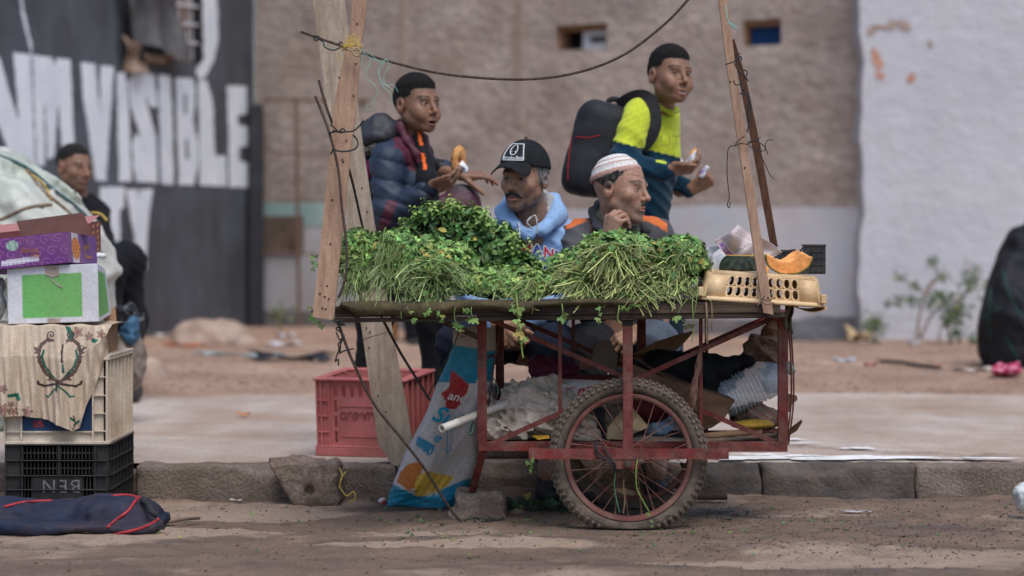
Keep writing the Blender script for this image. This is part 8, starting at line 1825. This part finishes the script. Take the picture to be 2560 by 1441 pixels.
cord([[(1560, 1200, 7.95), (1558, 1225, 7.95), (1562, 1250, 7.95), (1558, 1285, 7.95)], [(1556, 1222, 7.95), (1564, 1226, 7.95), (1560, 1234, 7.95)]], .0026, mat('dry_leaf', lin(128, 100, 74), lin(100, 76, 56), 40, .9), 'shrivelled brown stalk hanging in the spokes', 'dry_stalk', 'stalk')

# ---------------------------------------------------------------- flour sack leaning by the cart
SK_L = [(818, 1134), (860, 1132), (900, 1120), (960, 1092), (1000, 1078), (1040, 1062), (1080, 1040), (1120, 1018), (1160, 1002), (1200, 985), (1240, 973), (1268, 968)]
SK_R = [(818, 1238), (860, 1240), (900, 1238), (960, 1232), (1000, 1222), (1040, 1212), (1080, 1204), (1120, 1200), (1160, 1196), (1200, 1180), (1240, 1158), (1268, 1140)]
TEALP, SWH, FRED = np.array(lin(20, 128, 158)), np.array(lin(196, 188, 184)), np.array(lin(172, 32, 40))
FLAG = [(1128, 925), (1174, 963), (1166, 984), (1143, 1022), (1113, 1023), (1114, 1003), (1102, 984), (1120, 972), (1124, 958)]
TB = [(1045, 1090), (1088, 1113), (1076, 1142), (1038, 1112)]; OB = [(992, 1205), (1000, 1182), (1022, 1160), (1045, 1155), (1058, 1160), (1052, 1190), (1040, 1220), (1018, 1226)]; YB = [(1042, 1190), (1070, 1178), (1098, 1184), (1136, 1192), (1120, 1214), (1080, 1236), (1040, 1244), (1035, 1225)]
def sackc(px, py, fr):
    n_ = .04*math.sin(px*.31+py*.17)+.03*math.sin(py*.43-px*.2)
    if py < 862+.16*(px-1130): c = np.array(lin(172, 156, 146))
    elif py < 958+.02*(px-1130)-(8 if px > 1190 else 0): c = TEALP
    else: c = SWH
    if fr:
        if inpoly(px, py, FLAG): c = FRED
        if inpoly(px, py, TB): c = TEALP
        if inpoly(px, py, OB): c = np.array(lin(190, 108, 44))*(1+.5*math.sin(px*.5)*math.sin(py*.4)*.4)
        if inpoly(px, py, YB): c = np.array(lin(214, 172, 70))*(1+.2*math.sin(px*.3+py*.2))
        for gx in (1090, 1115, 1190, 1215):
            for k in range(5):
                yy = 1120+k*9
                if abs(px-gx-3*math.sin(k)) < 4 and abs(py-yy-abs(px-gx)*.6) < 1.6 and px > 1080: c = np.array(lin(120, 168, 186))
    if py > np.interp(px, [968, 985, 1040, 1075, 1110, 1155, 1200], [1205, 1212, 1240, 1243, 1222, 1202, 1190]): c = TEALP*(1 if not (fr and int(px*.35) % 3 and 1228 < py < 1262 and int(py*.22+px*.05) % 3 == 0) else 1.9)
    return tuple(c*(1+n_))
sk = thing('flour_sack', W(1060, 1280, 8.15), 'blue and white printed flour sack leaning against the cart end', 'sack'); sk.location.z = 0
nu, nv = 150, 150; vs_ = []; cs_ = []
yl = [p[0] for p in SK_L]; lx_ = [p[1] for p in SK_L]; rx_ = [p[1] for p in SK_R]
for j in range(nv+1):
    v = j/nv; py = lerp(818, 1274, v); a_, b_ = np.interp(py, yl, lx_), np.interp(py, yl, rx_); d0 = lerp(8.42, 8.60, v); dep_ = (.035+.06*math.sin(PI*min(1, v*1.05))**.8)*(1 if v < .93 else lerp(1, .45, (v-.93)/.07))
    for i in range(nu):
        an = 2*PI*i/nu; cx_ = math.cos(an); sy = math.sin(an); px = (a_+b_)/2-(b_-a_)/2*(abs(cx_)**.85)*(1 if cx_ > 0 else -1); fr = sy > 0
        cr = .006*math.sin(px*.05+py*.025+2*math.sin(py*.015))+.012*abs(math.sin((px+py*.45)*.03+math.sin(py*.02)))+.006*abs(math.sin((px*.6-py*.5)*.045+2*math.sin(px*.03)))
        d = d0-dep_*sy*(abs(sy)**-.25 if abs(sy) > .01 else 1)+cr*(1 if fr else .3)
        pyy = py+(10*math.sin(px*.03) if v > .9 else 0)+(4*math.sin(px*.11) if v < .05 else 0); p = W(px, pyy, d); p.z = max(p.z, .008); vs_.append(p); cs_.append(sackc(px, pyy, fr))
mb = MB(); mb.add(vs_, [(j*nu+i, j*nu+(i+1) % nu, (j+1)*nu+(i+1) % nu, (j+1)*nu+i)[::-1] for j in range(nv) for i in range(nu)]+[tuple(range(nv*nu, (nv+1)*nu))[::-1]], 0, cs_)
obj('sack_body', mb, mat('printed_poly', (1, 1, 1), (.93, .92, .91), 40, .55, .35, 110, vcol=True, spec=.4, dirt=(lin(140, 120, 106), .3, 6)), sk, smooth=True)
def sack_d(px, py):
    v = (py-818)/456; a_, b_ = np.interp(py, yl, lx_), np.interp(py, yl, rx_); t = min(.98, abs((px-(a_+b_)/2)/((b_-a_)/2))); dep_ = (.035+.06*math.sin(PI*min(1, v*1.05))**.8); return lerp(8.42, 8.60, v)-dep_*math.sqrt(1-t*t)**.75-.020
def sktext(body, x0, y0, ang, size, m, **kw):
    ca, sa = math.cos(math.radians(ang)), math.sin(math.radians(ang)); mb = MB()
    def fn(x, y): px = x0+(x*ca-y*sa)*750; py = y0-(x*sa+y*ca)*750; return W(px, py, sack_d(px, py))
    text_on(mb, body, fn, size, **kw); return obj('lettering', mb, m, sk)
m_wp = mat('white_print', lin(220, 210, 206)); m_tp = mat('teal_print', lin(22, 136, 166))
sktext('ane', 1117, 998, -12, .042, m_wp, shear=.3, bold=.01); sktext('Sul', 1076, 1048, -22, .078, m_tp, shear=.3, bold=.02); sktext('e', 1080, 1100, -25, .05, m_tp, shear=.3, bold=.015); sktext('1', 1070, 1132, -25, .02, m_wp, bold=.02)
sktext('SEMOULE FINE', 1128, 1132, 84, .014, m_tp, space=1.05); sktext('SEMOULE', 1180, 1090, 86, .018, m_tp, space=1.05)
mb = MB(); mb.tube([W(1118, 1066+70*t, sack_d(1118, 1066+70*t)+.002) for t in np.linspace(0, 1, 12)], .0018, 5); obj('print_rule', mb, m_tp, sk)
crumple('plastic_scrap', 'small white and red plastic corner at the foot of the flour sack', 'plastic', W(955, 1252, 8.66), (.018, .02, .012), mat('white_red_scrap', lin(206, 196, 190), lin(186, 80, 80), 30, .5, contrast=(.5, .56)), h=.004, amp=.004, f=80)

# ---------------------------------------------------------------- faded red bottle crate
m_pk = mat('faded_red_plastic', lin(190, 110, 106), lin(166, 86, 82), 7, .6, .25, 60, dirt=(lin(150, 112, 96), .5, 5))
rcx = thing('bottle_crate', on_walk(900, 1140), 'faded red bottle crate standing upside down on the pavement', 'crate')
CO = on_walk(793, 1139); CYW = math.radians(-19); cX = Vector((math.cos(CYW), math.sin(CYW), 0)); cY0 = Vector((-math.sin(CYW), math.cos(CYW), 0)); tl = math.radians(4.5)
cZ = (Vector((0, 0, 1))*math.cos(tl)-cY0*math.sin(tl)); cY = (cY0*math.cos(tl)+Vector((0, 0, 1))*math.sin(tl)); CM = Matrix((cX, cY, cZ)).transposed()
CW, CD, CH = .365, .30, .296
def cb(name, x0, x1, y0, y1, z0, z1, bev=.0015, m=m_pk):
    mb = MB(); mb.box(CO+cX*((x0+x1)/2)+cY*((y0+y1)/2)+cZ*((z0+z1)/2), (x1-x0, y1-y0, z1-z0), CM, bev=bev); return obj(name, mb, m, rcx)
def wallh(name, P2, L_, holes):
    """wall of a crate with slots: P2(u, z) gives the point, slots (u0, u1, z0, z1) left open"""
    us = sorted({0, L_}|{h[0] for h in holes}|{h[1] for h in holes}); zs = sorted({0, CH-.012}|{h[2] for h in holes}|{h[3] for h in holes}); mb = MB()
    for i in range(len(us)-1):
        for j in range(len(zs)-1):
            if any(h[0] < (us[i]+us[i+1])/2 < h[1] and h[2] < (zs[j]+zs[j+1])/2 < h[3] for h in holes): continue
            mb.add([P2(us[i], zs[j]), P2(us[i+1], zs[j]), P2(us[i+1], zs[j+1]), P2(us[i], zs[j+1])], [(0, 1, 2, 3)])
    o = obj(name, mb, m_pk, rcx); solid(o, .004, 0)
slots = [(.072+k*.034, .086+k*.034, .225, .268) for k in range(8)]+[(.072, .084, .05+k*.058, .05+k*.058+.044) for k in range(3)]+[(.285, .297, .05+k*.058, .05+k*.058+.044) for k in range(3)]
wallh('front_wall', lambda u, z: CO+cX*u+cY*.010+cZ*z, CW, slots); wallh('back_wall', lambda u, z: CO+cX*u+cY*(CD-.01)+cZ*z, CW, slots)
wallh('side_wall', lambda u, z: CO+cX*(CW-.012)+cY*(u+.012)+cZ*z, CD-.024, []); wallh('side_wall', lambda u, z: CO+cX*.012+cY*(u+.012)+cZ*z, CD-.024, [])
for x in (.004, .022, .054, .334, .350): cb('upright_rib', x-.003, x+.003, -.002, .0075, .034, CH-.014)
for z in (.09, .15, .21): cb('ledge_rib', .007, .053, -.001, .0075, z-.002, z+.002)
for z in (.045,): cb('base_band', -.004, CW+.004, -.006, .0075, z-.044, z-.012)
cb('base_lip', -.003, CW+.003, -.0055, .0075, .034, .0395); cb('base_lip', CW-.0095, CW+.006, .009, CD+.003, .001, .040)
for k in range(6): y = lerp(.02, CD-.01, k/5); cb('side_rib', CW-.0095, CW+.003, y-.004, y+.004, .041, CH-.014)
for x0, x1, y0, y1 in ((-.006, CW+.006, -.008, .026), (-.006, CW+.006, CD-.024, CD+.008), (-.006, .026, .0265, CD-.0245), (CW-.034, CW+.006, .0265, CD-.0245)): cb('top_rim', x0, x1, y0, y1, CH-.012, CH, .004)
for i in range(1, 4): y = lerp(.02, CD-.02, i/4); cb('lattice_rib', .027, CW-.035, y-.002, y+.002, CH-.028, CH-.006, 0)
for k in range(4):
    xa, xb = lerp(.03, CW-.04, k/4), lerp(.03, CW-.04, (k+1)/4)
    for r_ in range(4):
        ya, yb = lerp(.02, CD-.02, r_/4), lerp(.02, CD-.02, (r_+1)/4); fl = (k+r_) % 2
        mb = MB(); mb.bar(CO+cX*xa+cY*(ya if fl else yb)+cZ*(CH-.018), CO+cX*xb+cY*(yb if fl else ya)+cZ*(CH-.018), .0035, .020, cZ); obj('lattice_rib', mb, m_pk, rcx)
mb = MB()
for a, b in (((.095, .075), (.28, .075)), ((.28, .075), (.28, .19)), ((.28, .19), (.095, .19)), ((.095, .19), (.095, .075))): mb.bar(CO+cX*a[0]+cY*.0065+cZ*a[1], CO+cX*b[0]+cY*.0065+cZ*b[1], .003, .004, cY)
obj('panel_frame', mb, m_pk, rcx)
mb = MB(); text_on(mb, 'OLIA-SUD', lambda x, y: CO+cX*(.272-x)+cY*.0058+cZ*(.168-y), .040, bold=.012); o = obj('raised_lettering', mb, mat('crate_lettering', lin(150, 84, 78), lin(128, 66, 62), 20, .7), rcx); solid(o, .003)

# ---------------------------------------------------------------- stones
m_stone = mat('rough_concrete', lin(164, 144, 128), lin(132, 112, 98), 14, .95, 1.0, 60, dirt=(lin(104, 86, 74), .6, 9), bdist=.02, grain=80, gamt=.35)
c = V3((762, 1212, 8.79)); c[2] = .075
def blk(P):
    d = rbox(P, c+np.array((0, .0, .0)), (.128, .10, .082), .016)+nz(P, 24, .012, 3, 4); d = smax(d, -((P-c)@np.array((.72, 0, .69))+.115), .02) if False else d
    d = smax(d, -(P[:, 0]-(c[0]-.128)+(.0+(c[2]+.08-P[:, 2])*-.62)+.0), .02); return smax(d, -sph(P, c+np.array((.025, -.10, -.018)), .018), .006)
mb = MB(); sdf_add(mb, blk, c-np.array((.2, .16, .12)), c+np.array((.2, .16, .12)), .007); obj('concrete_chunk', mb, m_stone, smooth=True, label='broken concrete chunk with a small hole against the kerb', cat='concrete chunk')
c2 = V3((1203, 1262, 8.33)); c2[2] = .045
mb = MB(); sdf_add(mb, lambda P: np.maximum(smax(smin(rbox(P, c2, (.082, .07, .052), .018), ell(P, c2+np.array((-.05, 0, -.025)), (.06, .07, .035)), .02), P[:, 2]-(.096+.05*(P[:, 0]-c2[0])), .01)+nz(P, 30, .012, 5, 4), -(P[:, 2]+.005)), c2-.13, c2+.13, .006); obj('stone', mb, m_stone, smooth=True, label='rough stone propping the slanted red leg of the cart', cat='stone')
mb = MB(); sdf_add(mb, lambda P: ell(P, V3((1290, 1284, 8.36)), (.024, .02, .016))+nz(P, 60, .006, 2, 3), V3((1290, 1284, 8.36))-.05, V3((1290, 1284, 8.36))+.05, .005); obj('stone', mb, m_stone, smooth=True, label='small stone right of the propping stone', cat='stone')
for px, py, rx, rz, lab in ((525, 862, .30, .20, 'large pale boulder before the lettered wall'), (372, 950, .11, .12, 'grey earth lump behind the cream crate'), (615, 868, .10, .08, 'small stone right of the large boulder'), (2085, 850, .36, .19, 'dark grey rounded mound at the foot of the white building')):
    q = on_dirt(px, py); c3 = np.array((q.x, q.y+rx*.4, q.z)); mb = MB(); sdf_add(mb, lambda P: ell(P, c3, (rx, rx*.8, rz))+nz(P, 9, .03*min(1, rx*4), px, 3), c3-rx-.08, c3+rx+.08, .018)
    obj('boulder', mb, mat('dark_mound', lin(104, 102, 104), lin(84, 82, 84), 6, .9) if px > 2000 else mat('pale_boulder', lin(178, 156, 140), lin(146, 122, 106), 6, .95, .8, 20, bdist=.02), smooth=True, label=lab, cat='boulder')
# ================================================================== RIGHT EDGE, PLANTS, LITTER
m_net = mat('black_shade_net', (.012, .012, .014), (.024, .024, .027), 9, .65, .5, 90, spec=.2)
tp = thing('covered_load', W(2540, 940, 14.7), 'load draped in black shade cloth with green threads at the right edge', 'covered load'); tp.location.z = Z_DIRT
TP = [((2572, 705, 14.9), (.12, .3, .36)), ((2635, 640, 15.0), (.17, .3, .42)), ((2510, 800, 14.8), (.145, .3, .40)), ((2580, 850, 14.8), (.2, .3, .45))]
def tpf(P):
    d = None
    for c, r in TP: e = ell(P, V3(c), r); d = e if d is None else smin(d, e, .20)
    d = d+.02*np.abs(np.sin(P[:, 0]*20+3*np.sin(P[:, 2]*3+1)+P[:, 2]*2))+ridged(P, 5, .03, 3)-.03+wob(P, 7, .02); e = ell(P, V3((2497, 950, 14.6)), (.05, .3, .09))
    return smax(np.maximum(d, -(P[:, 2]-Z_DIRT-.01)), -e, .02)
mb = MB(); sdf_add(mb, tpf, np.array((2.65, 14.4, .1)), np.array((3.6, 15.4, 1.75)), .018); obj('shade_cloth', mb, m_net, tp, smooth=True)
for pts in ([(2505, 670, 14.55), (2525, 740, 14.5), (2545, 780, 14.5), (2570, 800, 14.5)], [(2448, 795, 14.55), (2480, 780, 14.5), (2505, 768, 14.5)], [(2476, 720, 14.52), (2472, 800, 14.5), (2476, 850, 14.5)], [(2510, 840, 14.5), (2530, 870, 14.5), (2545, 900, 14.5)]):
    mb = MB(); mb.tube(onsurf(tpf, pts, 14.2, 15.1, .004, 14), .0024, 5); obj('green_thread', mb, mat('green_thread', lin(40, 104, 88)), tp, smooth=True)
q = on_dirt(2505, 938); crumple('net_bag', 'small crimson net bag at the foot of the black covered load', 'bag', (q.x, q.y-.1, q.z+.03), (.095, .08, .045), mat('crimson_net', lin(150, 36, 66), lin(210, 140, 160), 40, .7, contrast=(.5, .62)), h=.010, amp=.02, f=24, zmin=q.z)
crumple('plastic_bag', 'crumpled clear plastic bag on the road at the right edge', 'bag', W(2558, 1252, 8.35)+Vector((0, 0, .01)), (.038, .05, .062), m_film, h=.006, amp=.010, f=40, sd_=6, zmin=.012)
# scrub by the white wall
m_twig = mat('twig', lin(160, 138, 122), lin(120, 98, 84), 20, .9); m_bl = mat('scrub_leaf', (1, 1, 1), (.8, .85, .75), 20, .6, vcol=True)
def shrub(label, stems_, seed, name='scrub_plant', lcol=(.085, .13, .055)):
    q = on_dirt(*stems_[0][0][0][:2]); b = thing(name, q, label, 'plant', 'scrub plants by the white wall'); mb = MB(); ml = MB(); dd = q.y
    for pts, r_, clumps in stems_:
        mb.tube(bez([W(x, y, dd+o_) for x, y, o_ in pts], 18), [lerp(r_, r_*.35, i/18) for i in range(40)][:len(bez([W(x, y, dd+o_) for x, y, o_ in pts], 18))], 5)
        for x, y, o_, rr, n_ in clumps:
            c = np.array(W(x, y, dd+o_)); n_ = int(n_*1.7); P = c+rng.normal(0, rr/PXM(dd)*.55, (n_, 3)); scat(ml, *OVA, P, rng.normal(0, 1, (n_, 3))+np.array((0, -.5, .5)), rng.uniform(.02, .045, n_), jcol(lcol, n_, .35))
    obj('stem', mb, m_twig, b, smooth=True, kind='stuff'); obj('leaves', ml, m_bl, b, kind='stuff')
shrub('tall straggly scrub plant with bare twigs against the white wall', [([(2290, 862, 0), (2300, 780, 0), (2318, 720, 0), (2330, 700, 0)], .013, [(2335, 755, 0, 30, 45), (2350, 745, 0, 24, 35)]), ([(2295, 858, 0), (2335, 780, 0), (2380, 755, 0), (2412, 740, 0), (2425, 700, 0), (2418, 660, 0), (2413, 640, 0)], .012, [(2430, 705, 0, 34, 70), (2385, 765, 0, 26, 50)]), ([(2318, 725, 0), (2345, 695, 0), (2352, 690, 0), (2335, 665, 0), (2325, 640, 0)], .010, [(2330, 655, 0, 14, 22), (2353, 692, 0, 12, 18)]), ([(2320, 735, 0), (2290, 720, 0), (2262, 700, 0), (2250, 696, 0)], .010, [(2252, 696, 0, 12, 14), (2285, 715, 0, 10, 10), (2280, 753, 0, 16, 22), (2250, 755, 0, 14, 18)]), ([(2262, 755, 0), (2225, 765, 0), (2200, 790, 0)], .006, [(2220, 760, 0, 8, 8)])], 1)
shrub('leafy scrub clump right of the straggly plant', [([(2375, 862, -.1), (2372, 800, -.1), (2392, 765, -.1)], .014, [(2385, 800, -.1, 32, 60), (2400, 775, -.1, 24, 40), (2390, 840, -.1, 22, 35)]), ([(2345, 862, -.1), (2352, 820, -.1), (2368, 790, -.1)], .010, [(2365, 795, -.1, 20, 25), (2430, 850, -.1, 14, 22)])], 2)
shrub('small pale green weed at the corner of the white building', [([(2185, 860, -.1), (2186, 820, -.1), (2180, 790, -.1)], .008, [(2182, 808, -.1, 26, 45), (2200, 818, -.1, 18, 24), (2176, 815, -.1, 20, 20), (2190, 850, -.1, 14, 14)])], 3, lcol=(.12, .16, .07))
q = on_dirt(700, 835)
shrub('yellowish weed growing at the wire gate', [([(700, 838, .4), (702, 790, .4), (708, 765, .4)], .008, [(705, 782, .4, 22, 30), (690, 790, .4, 16, 18)])], 4, lcol=(.13, .15, .06))
# litter: flat scraps lying on the ground, one by one
def scrap(name, label, cat, px, py, w, h_, col, ground, curl=.012, col2=None, n=10, ang=0.0):
    q = on_dirt(px, py) if ground == 'd' else (on_walk(px, py) if ground == 'w' else W(px, py, F_PX*CAM_H/(py-HZ))); r_ = random.Random(px); ca, sa = math.cos(ang), math.sin(ang)
    def fn(u, v):
        x, y = (u-.5)*w, (v-.5)*h_; x, y = x*ca-y*sa, x*sa+y*ca; X_, Y_ = q.x+x*(1+.2*math.sin(v*5+px)), q.y+y*(1+.2*math.sin(u*6+px))
        base = dirt_h(X_, Y_) if ground == 'd' else (Z_WALK+.003 if ground == 'w' else road_h(X_, Y_)); return (X_, Y_, base+.006+curl*abs(math.sin(u*4.3+v*2.1+px))*(.4+abs(u-.5)*1.6))
    mb = MB(); mb.grid(fn, n, max(4, n//2)); o = obj(name, mb, mat('litter_%s' % name+str(px), col, col2 or tuple(c*.7 for c in col), 40, .6, contrast=(.48, .56)), smooth=True, label=label, cat=cat); solid(o, .002); return o
W_ = lin(206, 202, 204)
for a in (('paper_scrap', 'white paper scrap lying on the earth right of the boulder', 'paper', 712, 866, .22, .12, W_, 'd', .03), ('paper_scrap', 'pale paper scrap just behind the white one', 'paper', 715, 845, .12, .1, lin(190, 190, 198), 'd', .03), ('orange_wrapper', 'flat orange wrapper on the earth below the boulder', 'wrapper', 462, 868, .3, .08, lin(196, 92, 44), 'd', .02), ('plastic_strip', 'long pale blue plastic strip on the earth', 'plastic', 600, 892, .55, .05, lin(160, 186, 190), 'd', .02), ('plastic_scrap', 'torn black plastic lying at the end of the blue strip', 'plastic', 725, 902, .5, .2, (.02, .02, .024), 'd', .05),
          ('paper_scrap', 'white scrap on the earth beside the boulder left', 'paper', 410, 842, .14, .1, W_, 'd', .02), ('orange_peel', 'curl of orange peel on the pavement between the crates', 'peel', 610, 1043, .05, .05, lin(220, 124, 40), 'w', .012), ('paper_cup', 'small white paper cup lying below the straggly plant', 'cup', 2285, 868, .07, .05, lin(216, 214, 216), 'd', .05), ('paper_scrap', 'pale crumpled scrap on the earth left of the covered load', 'paper', 2430, 930, .2, .1, lin(200, 184, 170), 'd', .02), ('red_scrap', 'small red scrap on the earth left of the dark twig', 'scrap', 2175, 918, .07, .06, lin(176, 50, 56), 'd', .02), ('orange_scrap', 'orange peel scrap on the earth right of the dark twig', 'scrap', 2315, 922, .16, .06, lin(190, 120, 76), 'd', .02), ('paper_scrap', 'bluish white scrap on the earth behind the cart end', 'paper', 2110, 906, .12, .08, lin(192, 196, 206), 'd', .02), ('coloured_wrapper', 'red and blue wrappers at the foot of the tan wall', 'wrapper', 2075, 856, .4, .1, lin(196, 70, 80), 'd', .06, lin(200, 200, 220)), ('cardboard_scrap', 'yellow cardboard piece at the foot of the white building', 'cardboard', 2145, 858, .18, .1, lin(206, 176, 130), 'd', .12),
          ('snack_packet', 'torn blue and white snack packet behind the navy case', 'packet', 375, 1240, .10, .06, lin(190, 186, 192), 'r', .02, lin(60, 66, 130)), ('plastic_scrap', 'small pale plastic scrap by the kerb left of the concrete chunk', 'plastic', 590, 1255, .04, .03, lin(190, 176, 166), 'r', .006), ('plastic_scrap', 'white strip of film lying on the wet road at right', 'plastic', 2140, 1283, .09, .02, lin(190, 184, 190), 'r', .004)):
    scrap(*a[:10], col2=a[10] if len(a) > 10 else None)
mb = MB(); mb.tube(bez([on_dirt(x, y)+Vector((0, 0, .02)) for x, y in ((2200, 912), (2250, 914), (2290, 922), (2350, 928))], 14), .012, 5); obj('dark_twig', mb, mat('dark_twig', lin(70, 58, 54)), smooth=True, label='dark twig on the bare earth right of the cart', cat='twig')
mb = MB(); q1, q2 = W(412, 1316, F_PX*CAM_H/716), W(498, 1305, F_PX*CAM_H/705); mb.tube([q1+Vector((0, 0, .012)), (q1+q2)/2+Vector((0, 0, .016)), q2+Vector((0, 0, .012))], .0055, 6); obj('stick', mb, MATS['grey_stick'], smooth=True, label='short dry stick on the road right of the navy case', cat='stick')
mb = MB(); mb.tube([W(1740, 1250, 8.78)+Vector((0, 0, .01)), W(1818, 1250, 8.78)+Vector((0, 0, .01))], .011, 8); obj('iron_pipe', mb, mat('brown_pipe', lin(92, 68, 56), lin(70, 50, 42), 20, .8), label='short brown pipe lying along the kerb behind the wheel', cat='pipe')
cord([[(848, 1170, 8.7), (856, 1190, 8.66), (850, 1215, 8.66), (866, 1240, 8.66), (884, 1230, 8.66), (888, 1248, 8.65), (874, 1256, 8.65)], [(866, 1178, 8.66), (852, 1200, 8.66), (848, 1222, 8.66)]], .0028, m_yel, 'yellow string curled at the right of the concrete chunk', 'string', 'string')
mbk = []
R_ = random.Random(2)
for k in range(14): x, y = 1215+R_.uniform(-28, 28), 1308+R_.uniform(-8, 8); mbk.append([(x, y, 8.16+R_.uniform(-.03, .03)), (x+R_.uniform(-20, 20), y-R_.uniform(0, 12), 8.15), (x+R_.uniform(-35, 35), y+R_.uniform(-4, 6), 8.14)])
cord(mbk, .002, m_black, 'tangle of black wire on the road by the propping stone', 'wire_tangle', 'wire', 8)
# fallen leaf bits under the cart: uncountable crumbs
ml = MB(); n_ = 300; P = []
for k in range(n_):
    if k < 220: x, y = random.gauss(.30, .55), random.gauss(8.15, .28)
    else: x, y = random.uniform(-1.2, 1.6), random.uniform(7.3, 8.7)
    y = min(max(y, 7.2), 8.8); P.append((x, y, road_h(x, y)+.004))
P = np.array(P); scat(ml, *PAR, P, np.tile((0, -.2, 1.0), (n_, 1))+rng.normal(0, .3, (n_, 3)), rng.uniform(.006, .018, n_), jcol((.07, .12, .035), n_, .4))
obj('fallen_leaves', ml, m_leaf, kind='stuff', label='green leaf crumbs fallen on the road round the cart wheel', cat='leaves')
ml = MB(); n_ = 150; xx = rng.normal(W(1330, 0, 8.6).x, .1, n_); yy = rng.normal(8.6, .07, n_); P = np.stack([xx, yy, [road_h(a, b)+.01+.02*random.random() for a, b in zip(xx, yy)]], 1); scat(ml, *PAR, P, rng.normal(0, .6, (n_, 3))+np.array((0, -.3, 1)), rng.uniform(.015, .03, n_), jcol((.06, .09, .035), n_, .3)); obj('herb_heap', ml, m_leaf, kind='stuff', label='small heap of discarded herb leaves under the cart', cat='leaves')
